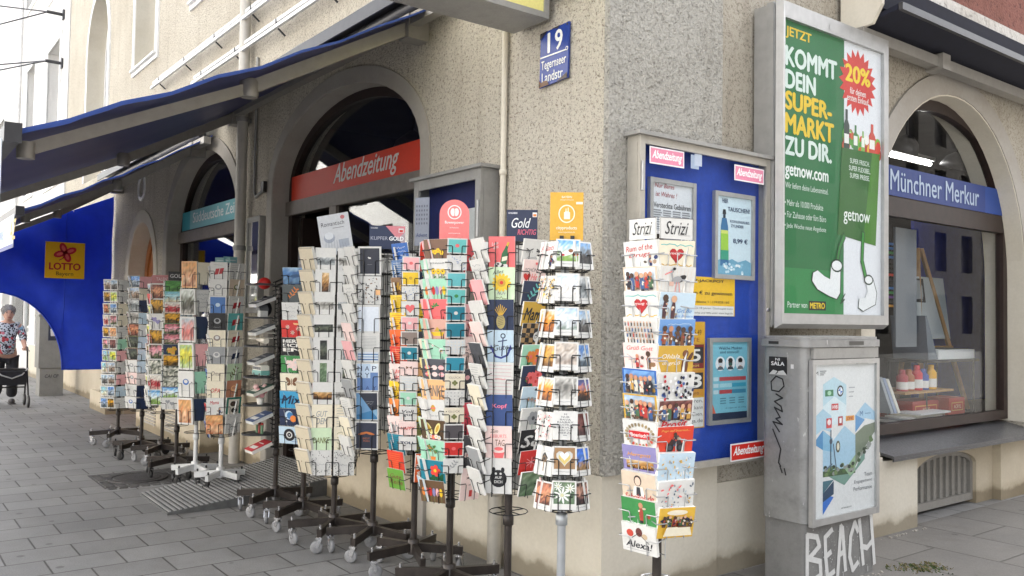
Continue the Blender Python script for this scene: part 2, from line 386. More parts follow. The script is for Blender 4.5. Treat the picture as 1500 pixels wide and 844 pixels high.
# ------------------------------------------------------------------ ground
mb = MB(); mb.add([(-90, -60, 0), (60, -60, 0), (60, 60, 0), (-90, 60, 0)], [(0, 1, 2, 3)]); struct(mb.build('pavement', M['slabs']))
mb = MB(); mb.add([(.0, .55, .004), (4.6, .55, .004), (4.6, 40, .004), (.0, 40, .004)], [(0, 1, 2, 3)]); struct(mb.build('side_pavement', M['slabs_side']))
mb = MB(); mb.box((-80, -12, -.05), (40, -5.6, .008)); struct(mb.build('road', M['asphalt']))

# ------------------------------------------------------------------ corner building
B = thing('corner_building', 'ochre roughcast corner building with arched shop windows and an arched glazed entrance', 'building', (0, 0, 0))
TOP = 11
ent = arch(-4.76, -1.93, 0, 2.76, .74); door = arch(-10.45, -9.02, 0, 2.05, .80); sud = arch(-8.41, -5.72, .80, 2.5, 1.0)
niche = arch(-13.95, -12.25, 3.9, 6.2, 1.0); ring_c = (-9.80, 3.36)
wl = [(-15.86, 0)] + door + ent
outline = [(-15.86, .70), (-10.45, .70)] + door[1:-1] + [(-9.02, .70), (-4.76, .70)] + ent[1:-1] + [(-1.93, .70), (-.02, .70), (-.02, TOP), (-15.86, TOP)]
ups = [rect2(-10.45, 5.22, -9.22, 7.6), rect2(-7.55, 5.45, -6.3, 7.7), rect2(-4.6, 5.5, -3.3, 7.7)]
plate(outline, [sud, niche] + ups, .34, mapA(0)).build('facade_wall', M['stucco_a'], B)
plate([(-15.86, 0), (-10.45, 0), (-10.45, .698), (-15.86, .698)], [], .34, mapA(.014)).build('plinth', M['plaster_plinth'], B)
plate([(-9.02, 0), (-4.76, 0), (-4.76, .698), (-9.02, .698)], [], .34, mapA(.014)).build('plinth', M['plaster_plinth'], B)
plate([(-1.93, 0), (-.002, 0), (-.002, .698), (-1.93, .698)], [], .34, mapA(.014)).build('plinth', M['plaster_cream'], B)
# ledge with louvred vents under the far window
mb = MB(); mb.box((-11.6, -.26, 0), (-10.5, .013, .30)); mb.build('plinth_ledge', M['plaster_plinth'], B); mb = MB(); mb.box((-8.95, -.20, 0), (-6.2, .013, .42)); led = mb.build('plinth_ledge', M['plaster_plinth'], B)
for a in (-8.6, -7.6):
    mb = MB()
    for k in range(6): mb.box((a, -.212, .10 + k * .04), (a + .62, -.198, .122 + k * .04))
    mb.build('vent_grille', M['plaster_grey'], led)
# surrounds
def surround(l, r, z0, zs, rise, wd, mapf, name='arch_surround', m='plaster_grey', depth=.03):
    o = arch(l - wd, r + wd, z0, zs, rise + wd); i = arch(l, r, z0, zs, rise)
    return plate(o + list(reversed(i)), [], depth, mapf).build(name, M[m], B)
surround(-4.76, -1.93, 0, 2.76, .74, .125, mapA(-.016))
surround(-8.41, -5.72, .80, 2.5, 1.0, .16, mapA(-.016))
surround(-10.45, -9.02, 0, 2.05, .80, .17, mapA(-.016), 'door_surround', 'plaster_cream')
surround(-13.95, -12.25, 3.9, 6.2, 1.0, .09, mapA(-.03), 'niche_surround', 'white')
# linings of the arched openings (reveals in smooth plaster)
def lining(l, r, z0, zs, rise, d0, d1, fn, name, m, th=.012):
    o = arch(l + .001, r - .001, z0, zs, rise - .001); i = arch(l + th, r - th, z0, zs, rise - th)
    mb = plate(o + list(reversed(i)), [], d1 - d0, fn(d0)); return mb.build(name, M[m], B)
fA = lambda d: mapA(d)
lining(-4.76, -1.93, 0, 2.76, .74, -.01, .30, fA, 'entrance_reveal', 'plaster_grey')
lining(-8.41, -5.72, .80, 2.5, 1.0, -.01, .30, fA, 'window_reveal', 'plaster_grey')
lining(-10.45, -9.02, 0, 2.05, .80, -.01, .30, fA, 'door_reveal', 'plaster_cream')
lining(-13.95, -12.25, 3.9, 6.2, 1.0, -.02, .34, fA, 'niche_reveal', 'plaster_cream')
mb = MB(); n = 24; fr = FA(-.02)
o = [(ring_c[0] + .20 * math.cos(2 * math.pi * k / n), ring_c[1] + .20 * math.sin(2 * math.pi * k / n)) for k in range(n)]
i = [(ring_c[0] + .145 * math.cos(2 * math.pi * k / n), ring_c[1] + .145 * math.sin(2 * math.pi * k / n)) for k in range(n)]
plate(o, [i], .04, mapA(-.02)).build('round_ornament', M['white'], B)

# arched orange side door
od = arch(-10.43, -9.04, 0, 2.05, .78)
d = plate(od, [arch(-10.3, -9.17, .25, 1.98, .7)], .06, mapA(.22)).build('side_door', M['wood'], B)
plate(arch(-10.3, -9.17, .25, 1.98, .7), [], .02, mapA(.245)).build('door_panel', M['wood'], d)
# entrance: brown frame, transom band, glazing with an open left leaf
fo = arch(-4.745, -1.945, 0, 2.76, .725); fi = arch(-4.665, -2.025, 2.66, 2.76, .645)
E_ = plate(fo, [fi, rect2(-4.66, .03, -3.74, 2.52), rect2(-3.62, .81, -2.03, 2.52)], .07, mapA(.16)).build('entrance_door', M['frame_brown'], B)
mb = MB(); mb.fbox(FA(.16), -4.745, 2.52, -1.945, 2.655, 0, .035); mb.fbox(FA(.16), -3.75, .03, -3.61, 2.52, 0, .03)
mb.build('door_rail', M['frame_grey'], E_)
mb = MB(); mb.box((-3.68, .014, 0), (-1.932, .30, .76)); mb.build('parapet', M['plaster_plinth'], B)
mb = MB(); mb.box((-3.70, -.03, .762), (-1.932, .16, .79)); mb.build('window_sill', M['sill'], B)
plate(fi, [], .008, mapA(.195)).build('pane', M['glass'], E_)
plate(rect2(-3.62, .81, -2.03, 2.52), [], .008, mapA(.195)).build('pane', M['glass'], E_)
mb = MB(); mb.box((-4.64, .24, .03), (-4.58, 1.10, 2.5)); mb.build('open_leaf', M['frame_brown'], E_)
# red band with the paper's name behind the transom glass's lower edge
fr = FA(.15); mb = MB(); mb.rect(fr, -4.66, 2.66, -2.03, 2.90, 0, 'de360e')
mb.text(fr, 'Abendzeitung', -3.12, 2.785, 1.18, .22, .004, 'e9e2dc', .38, .012); mb.build('transom_sign', PR, E_, label='red band with white brush lettering')
# left shop window
fo = arch(-8.395, -5.735, .82, 2.5, .985); fi = arch(-8.29, -5.84, 2.63, 2.66, .74)
W_ = plate(fo, [fi, rect2(-8.29, .92, -5.84, 2.46)], .07, mapA(.16)).build('shop_window', M['frame_brown'], B)
plate(fi, [], .008, mapA(.195)).build('pane', M['glass'], W_)
plate(rect2(-8.29, .92, -5.84, 2.46), [], .008, mapA(.195)).build('pane', M['glass'], W_)
mb = MB(); mb.fbox(FA(.16), -8.39, 2.46, -5.74, 2.60, 0, .03); mb.build('transom_bar', M['frame_grey'], W_)
fr = FA(.15); mb = MB(); mb.rect(fr, -8.29, 2.62, -5.84, 2.86, 0, '3fa9b8')
mb.rect(fr, -7.95, 2.62, -5.84, 2.86, .002, '86c4cb'); mb.text(fr, 'Süddeutsche Zeitung', -6.85, 2.74, 1.95, .17, .004, 'f4f6f4', 0, .01)
mb.build('transom_sign', PR, W_, label='turquoise band with white lettering')
# niche window and upper windows, white frames
def sash(u0, v0, u1, v1, y, arched=0, nm='upper_window'):
    if arched:
        o = arch(u0, u1, v0, v1, arched); h = [arch(u0 + .08, u1 - .08, v1 - .9, v1, arched - .08), rect2(u0 + .08, v0 + .08, u1 - .08, v1 - 1.0)]
    else:
        m_ = (u0 + u1) / 2; o = rect2(u0, v0, u1, v1); h = [rect2(u0 + .08, v0 + .08, m_ - .05, v1 - .08), rect2(m_ + .05, v0 + .08, u1 - .08, v1 - .08)]
    f = plate(o, h, .07, mapA(y)).build(nm, M['white'], B)
    for q in h: plate(q, [], .008, mapA(y + .03)).build('pane', M['glass'], f)
    return f
sash(-13.93, 3.95, -12.27, 6.2, .27, .98)
for (a, z) in ((-10.45, 5.22), (-7.55, 5.45), (-4.6, 5.5)):
    b = a + (1.23 if a < -10 else 1.27); t = z + 2.3; f = sash(a + .015, z + .015, b - .015, t, .26)
    mb = plate(rect2(a - .09, z - .09, b + .09, t + .1), [rect2(a, z, b, t)], .03, mapA(-.028)); mb.build('frame', M['white'], f)
    mb = plate(rect2(a + .001, z + .001, b - .001, t), [rect2(a + .013, z + .013, b - .013, t - .01)], .27, mapA(-.01)); mb.build('reveal', M['plaster_cream'], f)
    mb = MB(); mb.box((a - .06, -.07, z - .03), (b + .06, .0, z + .0)); mb.build('sill', M['white'], f)

# corner pier and side facade
plate(rect2(0.002, .70, .955, TOP), [], .40, mapB(.02)).build('corner_pier', M['stucco_b'], B)
plate(rect2(0.002, 0, .955, .697), [], .40, mapB(.0)).build('pier_plinth', M['plaster_cream'], B)
wb = arch(2.71, 5.33, .66, 1.98, 1.47)
plate([(.957, .56), (2.71, .56)] + wb[1:-1] + [(5.33, .56), (14, .56), (14, 4.22), (.957, 4.22)], [], .34, mapB(-.03)).build('side_wall', M['stucco_c'], B)
plate(rect2(.957, 4.222, 14, TOP), [], .34, mapB(-.02)).build('upper_wall', M['stucco_red'], B)
plate(rect2(1.9, 3.93, 14, 4.22), [], .03, mapB(.012)).build('stucco_band', M['stucco_white'], B)
plate([(.957, 0), (2.6, 0), (2.6, .558), (.957, .558)], [], .34, mapB(-.02)).build('side_plinth', M['plaster_cream'], B)
gr = arch(3.52, 4.55, .03, .34, .14)
plate([(3.24, 0), (3.52, 0)] + gr[1:-1] + [(4.55, 0), (4.86, 0), (4.86, .60), (3.24, .60)], [], .20, mapB(-.11)).build('parapet', M['plaster_plinth'], B)
mb = MB(); mb.box((-.4, 4.862, 0), (-.04, 5.48, .60)); mb.box((-.36, 5.482, 0), (.0, 14, .62)); mb.build('side_plinth', M['plaster_plinth'], B)
# smooth pilaster left of the window with a moulded foot
mb = MB(); mb.box((-.3, 2.52, .66), (.012, 2.708, 2.0)); mb.box((-.3, 2.502, 0), (.05, 3.24, .54)); mb.box((-.3, 2.502, .542), (.062, 2.72, .575)); mb.box((-.3, 2.502, .577), (.044, 2.72, .61)); mb.box((-.3, 2.502, .612), (.028, 2.72, .66))
mb.build('pilaster', M['plaster_cream'], B)
o = arch(2.55, 5.50, 2.0, 2.0, 1.62); i = arch(2.71, 5.33, 2.0, 1.98, 1.47)
plate(o + list(reversed(i)), [], .03, mapB(-.012)).build('arch_surround', M['plaster_grey'], B)
mb = MB(); mb.box((-.3, 5.335, .66), (.01, 5.60, 1.998)); mb.build('window_jamb', M['plaster_cream'], B)
o = arch(2.711, 5.329, .66, 1.98, 1.469); i = arch(2.723, 5.317, .66, 1.98, 1.457)
plate(o + list(reversed(i)), [], .352, mapB(-.02)).build('window_reveal', M['plaster_cream'], B)
# side shop window
fo = arch(2.725, 5.315, .68, 1.98, 1.455); fi = arch(2.81, 5.235, 2.56, 2.58, .76)
fi = [p for p in fi]
W2 = plate(fo, [fi, rect2(2.81, .76, 5.235, 2.40)], .07, mapB(-.17)).build('shop_window', M['frame_brown'], B)
plate(fi, [], .008, mapB(-.20)).build('pane', M['glass_side'], W2)
plate(rect2(2.81, .76, 5.235, 2.40), [], .008, mapB(-.20)).build('pane', M['glass_side'], W2)
fr = FB(-.165); mb = MB(); mb.rect(fr, 2.81, 2.56, 5.235, 2.80, 0, '1f4490'); mb.rect(fr, 2.81, 2.56, 4.86, 2.80, .002, '14337a')
mb.text(fr, 'Münchner Merkur', 3.98, 2.685, 1.50, .165, .005, 'aebfd6', 0, .006)
mb.build('transom_sign', PR, W2, label='blue band with pale serif lettering')
mb = MB(); mb.hexa([(-.30, 2.72, .645), (.115, 2.78, .562), (.115, 5.48, .562), (-.30, 5.32, .645), (-.30, 2.72, .672), (.115, 2.78, .582), (.115, 5.48, .582), (-.30, 5.32, .672)])
mb.box((.105, 2.78, .543), (.117, 5.48, .561)); mb.build('window_sill', M['sill'], B)
# cellar grate, ribbed metal lattice under an arch
mb = plate(gr, [arch(3.56, 4.51, .09, .34, .10)], .05, mapB(-.14)); 
for k in range(9):
    y = 3.60 + k * .105; h = .34 + .10 * math.sin(math.acos(max(-1, min(1, (y + .03 - 4.035) / .48))))
    mb.box((-.19, y, .09), (-.165, y + .05, h + .02))
for k in range(34): mb.box((-.183, 3.555, .10 + k * .0098), (-.176, 4.515, .104 + k * .0098))
g = mb.build('cellar_grate', M['vent'], B)
mb = MB(); mb.box((-.5, 3.5, .0), (-.31, 4.6, .5)); mb.build('shaft', M['dark_room'], g)

mb = MB(); mb.box((-4.74, .03, .0), (-3.70, .369, .145)); mb.build('threshold', M['cast'], B)
# interior rooms (dark)
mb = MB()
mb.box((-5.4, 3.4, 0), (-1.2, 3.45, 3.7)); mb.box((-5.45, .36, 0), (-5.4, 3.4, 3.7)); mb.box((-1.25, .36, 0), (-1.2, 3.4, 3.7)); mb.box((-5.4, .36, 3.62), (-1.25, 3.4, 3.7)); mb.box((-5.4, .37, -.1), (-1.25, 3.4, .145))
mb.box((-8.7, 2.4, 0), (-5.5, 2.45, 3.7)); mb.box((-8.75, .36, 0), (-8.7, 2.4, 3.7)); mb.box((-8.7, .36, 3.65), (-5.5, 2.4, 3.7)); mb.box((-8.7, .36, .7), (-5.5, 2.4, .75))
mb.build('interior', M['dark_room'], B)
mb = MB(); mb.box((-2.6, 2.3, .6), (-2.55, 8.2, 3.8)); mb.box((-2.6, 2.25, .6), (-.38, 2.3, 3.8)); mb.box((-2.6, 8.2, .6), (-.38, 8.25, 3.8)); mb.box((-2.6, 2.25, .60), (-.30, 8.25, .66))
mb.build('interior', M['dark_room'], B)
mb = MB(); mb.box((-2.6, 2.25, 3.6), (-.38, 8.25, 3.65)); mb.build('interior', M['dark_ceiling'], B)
mb = MB(); mb.box((-1.4, 5.9, .66), (-1.37, 8.1, 2.95)); mb.build('display_backdrop', M['backdrop'], B)
mb = MB(); mb.box((-15.86, .02, TOP), (.0, 15, TOP + .2)); mb.box((-15.86, 14.9, 0), (0, 15, TOP - .01)); mb.box((-15.9, .36, 0), (-15.87, 14.9, TOP - .01)); mb.build('roof', M['cast'], B)  # unseen roof and back walls, added to keep sunlight out of the rooms
# dark upper rooms behind the white sashes
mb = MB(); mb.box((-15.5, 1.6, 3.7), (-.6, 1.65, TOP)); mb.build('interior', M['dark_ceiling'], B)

# ------------------------------------------------------------------ far white house
H = thing('white_house', 'tall white rendered house further down the street beyond the corner building', 'building', (-16, 0, 0))
wins = [rect2(-18.3, 4.3, -16.75, 7.35), rect2(-21.4, 4.4, -20.1, 7.6), rect2(-18.4, 8.6, -17.2, 11), rect2(-22, 9.3, -20.4, 11.5), rect2(-30.5, 4.3, -25.6, 7.2), rect2(-19, .75, -15.3, 3.0), rect2(-25, .75, -19.9, 3.0), rect2(-32, .1, -26, 3.0)]
plate(rect2(-42, 0, -15.88, 14), wins, .34, mapA(-.02)).build('wall', M['white_wall'], H)
for k, q in enumerate(wins):
    (a, b), (c, d) = q[0], q[2]; m_ = (a + c) / 2
    f = plate(q, [rect2(a + .1, b + .1, m_ - .05, d - .1), rect2(m_ + .05, b + .1, c - .1, d - .1)], .08, mapA(.2)).build('window', M['white'], H)
    plate(q, [], .008, mapA(.24)).build('pane', M['glass'], f)
    if k < 5: plate(rect2(a - .12, b - .12, c + .12, d + .12), [q], .04, mapA(-.05)).build('frame', M['white'], f)
mb = MB(); mb.box((-19.6, -.05, 0), (-15.95, -.021, .72)); mb.build('plinth', M['plaster_cream'], H)
mb = MB(); mb.tube([(-22.3, -.1, 0), (-22.3, -.1, 14)], .05, 8); mb.build('drainpipe', M['white_steel'], H)
mb = MB(); mb.box((-40, 1.5, 0), (-16, 1.55, 14)); mb.build('interior', M['plaster_cream'], H)
mb = MB(); mb.box((-42, .0, 14), (-15.88, 15, 14.2)); mb.box((-42, 14.9, 0), (-15.95, 15, 13.99)); mb.build('roof', M['cast'], H)  # roof and rear wall out of view, added to shut the sun out
mb = MB(); fr = FA(.185); mb.rect(fr, -18.9, 1.9, -18.3, 2.85, 0, 'e8b81c'); mb.rect(fr, -18.2, 1.1, -16.9, 2.9, 0, '6d7c3c')
for x, z in ((-18.0, 2.4), (-17.5, 2.1), (-17.9, 1.8)): mb.rect(fr, x, z, x + .35, z + .18, .004, 'e9c22a')
mb.rect(fr, -16.5, 1.0, -15.6, 2.8, 0, 'cfd8d8')
for k in range(14): mb.rect(fr, -16.4 + .06 * (k % 3), 1.1 + k * .12, -15.8, 1.16 + k * .12, .004, ['4b8f8a', '7d8c90', 'b7b09a'][k % 3])
mb.build('window_display', PR, H)
# span wires with wall hooks
for (pz, pts) in ((7.75, ((-40, -14, 13.5), (-30, -12, 4.7))), (6.72, ((-40, -13, 8.2), (-34, -13, 4.8)))):
    t = thing('span_wire', {7.75: 'pair of tram span wires on the upper wall hook of the white house', 6.72: 'pair of tram span wires on the lower wall hook of the white house'}[pz], 'wire', (-16.5, -.05, pz))
    mb = MB(); mb.tube([(-16.5, -.02, pz), (-16.5, -.35, pz)], .035, 6); mb.box((-16.56, -.06, pz - .1), (-16.44, -.021, pz + .1)); mb.build('hook', M['dark_metal'], t)
    for q in pts: mb = MB(); mb.tube([(-16.5, -.33, pz), q], .016, 4); mb.build('cable', M['dark_metal'], t)

# ------------------------------------------------------------------ houses across the two streets (seen only as reflections)
def across(name, label, mapf, L, zt, mat):
    t = thing(name, label, 'building', mapf(0, 0, 0)); hs = []
    for z in (1.0, 4.4, 7.8, 11.2):
        for k in range(int(L[0]), int(L[1]), 3): hs.append(rect2(k + .6, z, k + 1.9, z + 2.1))
    plate(rect2(L[0], 0, L[1], zt), hs, .3, mapf).build('wall', M[mat], t)
    mb = MB(); mb.add([mapf(L[0], 0, .25), mapf(L[1], 0, .25), mapf(L[1], zt, .25), mapf(L[0], zt, .25)], [(0, 1, 2, 3)]); mb.build('window_glass', M['dark_room'], t)
across('opposite_house', 'pale house across the main street mirrored in the entrance glass', lambda u, v, w: (u, -19 - w, v), (-120, 9), 14, 'white_wall')
across('opposite_house', 'cream house across the side street mirrored in the side window', lambda u, v, w: (19 + w, u, v), (-6, 120), 15, 'house_grey')

# ------------------------------------------------------------------ pipes and rails on the facade
t = thing('downpipe', 'thick grey rainwater downpipe left of the entrance arch', 'pipe', (-5.42, -.09, 0))
mb = MB(); mb.tube([(-5.42, -.09, 0), (-5.42, -.09, TOP)], .056, 14); mb.build('pipe', M['pipe_paint'], t)
for z in (.7, 2.2, 3.55, 5.2):
    mb = MB(); mb.lathe((-5.42, -.09, z), [(.062, 0), (.066, .01), (.066, .04), (.062, .05)], 14); mb.box((-5.43, -.06, z + .005), (-5.41, .0, z + .045)); mb.build('bracket', M['grey_metal'], t)
t = thing('thin_pipe', 'thin cream conduit pipe rising up the roughcast beside the street name plate', 'pipe', (-.90, -.03, 0))
mb = MB(); mb.tube([(-.90, -.028, .86), (-.90, -.028, 3.9)], .019, 10); mb.build('pipe', M['plaster_cream'], t)
for z in (1.5, 2.44): mb = MB(); mb.lathe((-.90, -.028, z), [(.021, 0), (.026, .004), (.026, .03), (.021, .034)], 10); mb.build('clamp', M['plaster_cream'], t)
mb = MB(); mb.tube([(-.90, -.05, 0), (-.90, -.05, .84)], .045, 12); mb.lathe((-.90, -.05, .80), [(.047, 0), (.056, .004), (.056, .05), (.03, .07)], 12); mb.lathe((-.90, -.05, .45), [(.047, 0), (.053, .004), (.053, .04), (.047, .044)], 12)
mb.build('standpipe', M['case_metal'], t)
t = thing('cable_conduit', 'small bent cable conduit with a black junction box beside the downpipe', 'conduit', (-5.1, -.03, 2.6))
mb = MB(); mb.tube([(-5.22, -.02, 4.2), (-5.22, -.02, 2.80), (-5.17, -.02, 2.74), (-4.93, -.02, 2.80)], .016, 8); mb.build('pipe', M['grey_metal'], t)
mb = MB(); mb.box((-4.955, -.055, 2.76), (-4.885, -.017, 2.87)); mb.build('junction_box', M['black'], t)
for z, x0, lab in ((4.63, -8.95, 'pair of upper steel sign rails along the facade above the awning'), (4.30, -7.1, 'pair of lower steel sign rails along the facade above the awning')):
    t = thing('sign_rail', lab, 'rail', (-5, -.1, z))
    for dz, dy in ((0, -.13), (.075, -.10)):
        mb = MB(); mb.bar((x0, dy, z + dz), (-1.0, dy, z + dz), .03, .035); mb.build('rail', M['white_steel'], t)
    x = x0 + .3
    while x < -1: mb = MB(); mb.bar((x, -.02, z - .06), (x, -.12, z + .02), .014, .014); mb.bar((x, -.115, z + .0), (x, -.115, z + .09), .014, .014); mb.build('standoff', M['dark_metal'], t); x += 1.15
mb = MB(); random.seed(3)
mb.tube([(x * .4 - 9, -.014, 4.06 + .012 * math.sin(x * 1.7)) for x in range(20)], .009, 5)
tag(mb.build('wall_cable', M['grey_metal'], None, (-5, 0, 4.06)), 'thin sagging cable clipped along the roughcast above the awning', 'cable')

# ------------------------------------------------------------------ awnings
def awning(name, label, x0, x1, ywall, zw, yf, zf, sag, valtext, arms, hood=True):
    t = thing(name, label, 'awning', ((x0 + x1) / 2, ywall, zw))
    mb = MB(); n = 14; mcount = 10
    top = []
    for i in range(mcount + 1):
        for k in range(n + 1):
            s_ = i / mcount; x = x0 + (x1 - x0) * k / n
            rip = .012 * math.sin(s_ * 34) * max(0, 1 - abs(k - n) / 1.6) + .006 * math.sin(k * 2.1 + s_ * 5)
            top.append(V((x, ywall + (yf - ywall) * s_, zw + (zf - zw) * s_ - sag * math.sin(math.pi * s_) + rip)))
    fs = [(i * (n + 1) + k, i * (n + 1) + k + 1, (i + 1) * (n + 1) + k + 1, (i + 1) * (n + 1) + k) for i in range(mcount) for k in range(n)]
    mb.add(top, fs, 0, None, True); nn = len(top)
    mb.add([p - V((0, 0, .004)) for p in top], [tuple(reversed(f)) for f in fs], 0, None, True)
    c = mb.build('cloth', M['navy'], t)
    mb = MB(); e = [top[i * (n + 1) + n] for i in range(mcount + 1)]; hv = []
    for i in range(mcount * 4 + 1):
        k = min(mcount - 1, i // 4); q = e[k].lerp(e[k + 1], i / 4 - k); hv += [q + V((.004, 0, .008)), q + V((.004, 0, -.008 - .022 * max(0, i / (mcount * 4) - .25) * (.6 + .4 * abs(math.sin(i * .9)))))]
    mb.add(hv, [(2 * i, 2 * i + 1, 2 * i + 3, 2 * i + 2) for i in range(mcount * 4)], 0, None, True); mb.build('hem', M['hem'], c)
    mb = MB(); mb.bar((x0 - .03, yf, zf), (x1 + .03, yf, zf), .07, .09)
    for x in (x0 - .04, x1 + .01): mb.box((x, yf - .04, zf - .05), (x + .03, yf + .04, zf + .05))
    mb.build('front_bar', M['dark_metal'], t)
    fr = Fr((0, yf - .045, 0), (1, 0, 0), (0, 0, 1)); mb = MB()
    mb.fbox(fr, x0, zf - .37, x1, zf - .03, -.002, .002, 0, 'c9d3dc'); mb.rect(fr, x0, zf - .37, x1, zf - .33, .003, '2b3c8c')
    for tx, cx, wd, h, col in valtext: mb.text(fr, tx, cx, zf - .19, wd, h, .004, col, .2, .01)
    mb.build('valance', PR, t, label='pale valance with newspaper lettering')
    for xa, kx in arms:
        a = V((xa, ywall - .12, zw - .14)); e = V((xa + kx * .12, ywall + (yf - ywall) * .47, zw + (zf - zw) * .47 - .13)); b = V((xa, yf + .10, zf - .03))
        mb = MB(); mb.bar(a, e, .055, .085); mb.bar(e, b, .045, .07); mb.lathe(e - V((0, 0, .06)), [(.055, 0), (.06, .02), (.06, .1), (.05, .12)], 10); mb.lathe(b - V((0, 0, .05)), [(.045, 0), (.05, .09)], 10)
        mb.box(a - V((.07, .03, .08)), a + V((.07, .14, .09)))
        mb.build('folding_arm', M['beige_metal'], t)
    if hood:
        mb = MB(); mb.box((x0 - .1, ywall - .24, zw + .09), (x1 + .12, ywall - .0, zw + .12)); mb.box((x0 - .1, ywall - .245, zw + .02), (x1 + .12, ywall - .225, zw + .118)); mb.tube([(x0, ywall - .12, zw), (x1, ywall - .12, zw)], .05, 12); mb.build('hood', M['dark_metal'], t)
        mb = MB(); mb.bar((x0 - .1, ywall - .10, zw - .09), (x1 + .14, ywall - .10, zw - .09), .08, .08); mb.build('wall_bar', M['beige_metal'], t)
    return t
awning('large_awning', 'large extended navy awning over the entrance arch with folding arms', -6.1, -1.62, -.04, 3.74, -2.62, 2.45, .05,
       [('Abendzeitung', -3.0, 1.9, .20, 'c79a3b'), ('AZ', -1.95, .4, .2, 'c9992c')], [(-1.9, -1), (-5.5, 1)])
awning('far_awning', 'lower navy awning further along the facade above the far windows', -11.35, -6.55, -.04, 3.60, -1.96, 2.55, .04,
       [('Süddeutsche Zeitung', -8.6, 2.6, .17, '8fa9d8'), ('AZ', -6.6, .45, .2, 'd0b24a')], [(-6.9, -1), (-10.9, 1)])

# blue tarpaulin hung at the end of the far awning
mb = MB(); pts = []; YS = [k * .0957 for k in range(8)] + [.675, .69, .70, .72, .75, .79, .84, .90, .97, 1.06, 1.18, 1.32, 1.5, 1.7, 1.97]; NX, NZ = len(YS) - 1, 16; X0 = -11.45
def tarp_low(y):      # lower edge: cut away in a curve on the street side
    if y > -.70: return .63
    k = min(1, (-.70 - y) / .95); return .63 + 1.18 * math.sqrt(1 - (1 - k) ** 2)
for i in range(NX + 1):
    y = -.03 - YS[i]
    zt = 3.39 - .92 * YS[i] / 2; zl = tarp_low(y)
    for j in range(NZ + 1):
        z = zt + (zl - zt) * j / NZ
        b = .04 * math.sin(y * 6 + z * 2.2) + .045 * math.sin((y + 1.1 * z) * 6.1) + .012 * math.sin(y * 19 - z * 7) + .05 * abs(math.sin((y * .8 + z) * 3.2 + y * 2)) ** 3
        pts.append((X0 + b * (.3 + .7 * math.sin(math.pi * j / NZ)), y, z))
fs = [(i * (NZ + 1) + j, (i + 1) * (NZ + 1) + j, (i + 1) * (NZ + 1) + j + 1, i * (NZ + 1) + j + 1) for i in range(NX) for j in range(NZ)]
mb.add(pts, [tuple(reversed(f)) for f in fs], 0, None, True); mb.add([(x - .006, y, z) for x, y, z in pts], fs, 0, None, True)
tp = tag(mb.build('tarpaulin', M['tarp'], None, (X0, -1, 2)), 'bright blue tarpaulin hanging from the far awning, cut in a curve', 'tarpaulin')
mb = MB(); mb.tube([V(pts[i * (NZ + 1) + NZ]) + V((.004, 0, .0)) for i in range(NX + 1)], .013, 6); mb.build('hem', M['tarp'], tp)
mb = MB(); mb.tube([V(pts[8 * (NZ + 1) + j]) + V((.001, 0, 0)) for j in range(NZ + 1)], .006, 5); mb.build('seam', M['tarp'], tp)
for i in (0, 6, 12, 18, 22):
    mb = MB(); q = V(pts[i * (NZ + 1)]); mb.tube([q + V((.01, 0, -.03)), q + V((0, 0, .02)), q + V((-.02, 0, .14))], .006, 5); mb.build('tie_cord', M['white_steel'], tp)
fr = FB(X0 + .15); mb = MB(); mb.fbox(fr, -1.005, 2.04, -.455, 2.60, -.01, 0, 0, 'f5c400')
cx, cz = -.73, 2.44
for a in (25, 110, 200, 290): mb.ell(fr, cx + .085 * math.cos(R(a)), cz + .072 * math.sin(R(a)), .085, .052, .002, 'c8102e', 12, R(a))
for a in (25, 110, 200, 290): mb.ell(fr, cx + .08 * math.cos(R(a)), cz + .068 * math.sin(R(a)), .05, .024, .003, 'e8655f', 10, R(a))
mb.stroke(fr, [(cx, cz), (cx - .03, cz - .09), (cx - .08, cz - .12)], .014, .002, 'c8102e')
mb.text(fr, 'LOTTO', -.73, 2.225, .43, .105, .003, 'b3122a', 0, .03); mb.text(fr, 'Bayern', -.73, 2.105, .24, .075, .003, '5b3a16')
t = thing('lottery_sign', 'square yellow lottery sign with red clover leaf on the blue tarpaulin', 'sign', (X0 + .15, -.73, 2.3)); mb.build('panel', PR, t)

# side street awning, mostly rolled in
M['shaded_navy'] = plain('shaded_navy_cover', (.006, .007, .018), .9, 0, .2)  # near-black colour paints in the shade on the navy awning
t = thing('side_awning', 'dark navy awning rolled in above the side street window', 'awning', (.2, 3.6, 3.6))
prof = [(.0, 3.66), (.0, 4.02), (.31, 4.02), (.31, 3.73), (.24, 3.61), (.10, 3.60)]
mb = MB(); a = [(x, 2.27, z) for x, z in prof]; b = [(x, 2.30, z) for x, z in prof]; n = len(prof)
mb.add(a + b, [tuple(range(n)), tuple(reversed(range(n, 2 * n)))] + [((i + 1) % n, i, n + i, n + (i + 1) % n) for i in range(n)]); mb.build('end_cap', M['plaster_cream'], t)
mb = MB(); mb.hexa([(.02, 2.302, 3.67), (.28, 2.302, 3.72), (.28, 9, 3.72), (.02, 9, 3.67), (.02, 2.302, 4.0), (.29, 2.302, 3.92), (.29, 9, 3.92), (.02, 9, 4.0)]); mb.build('cassette', M['shaded_navy'], t)
mb = MB(); mb.hexa([(.05, 2.31, 3.62), (.40, 2.31, 3.67), (.40, 9, 3.67), (.05, 9, 3.62), (.05, 2.31, 3.635), (.40, 2.31, 3.71), (.40, 9, 3.71), (.05, 9, 3.635)]); mb.build('cloth', M['shaded_navy'], t)
mb = MB(); mb.bar((.14, 2.25, 3.56), (.14, 9, 3.56), .09, .08); mb.box((.08, 3.3, 3.50), (.22, 3.42, 3.62)); mb.build('wall_bar', M['beige_metal'], t)
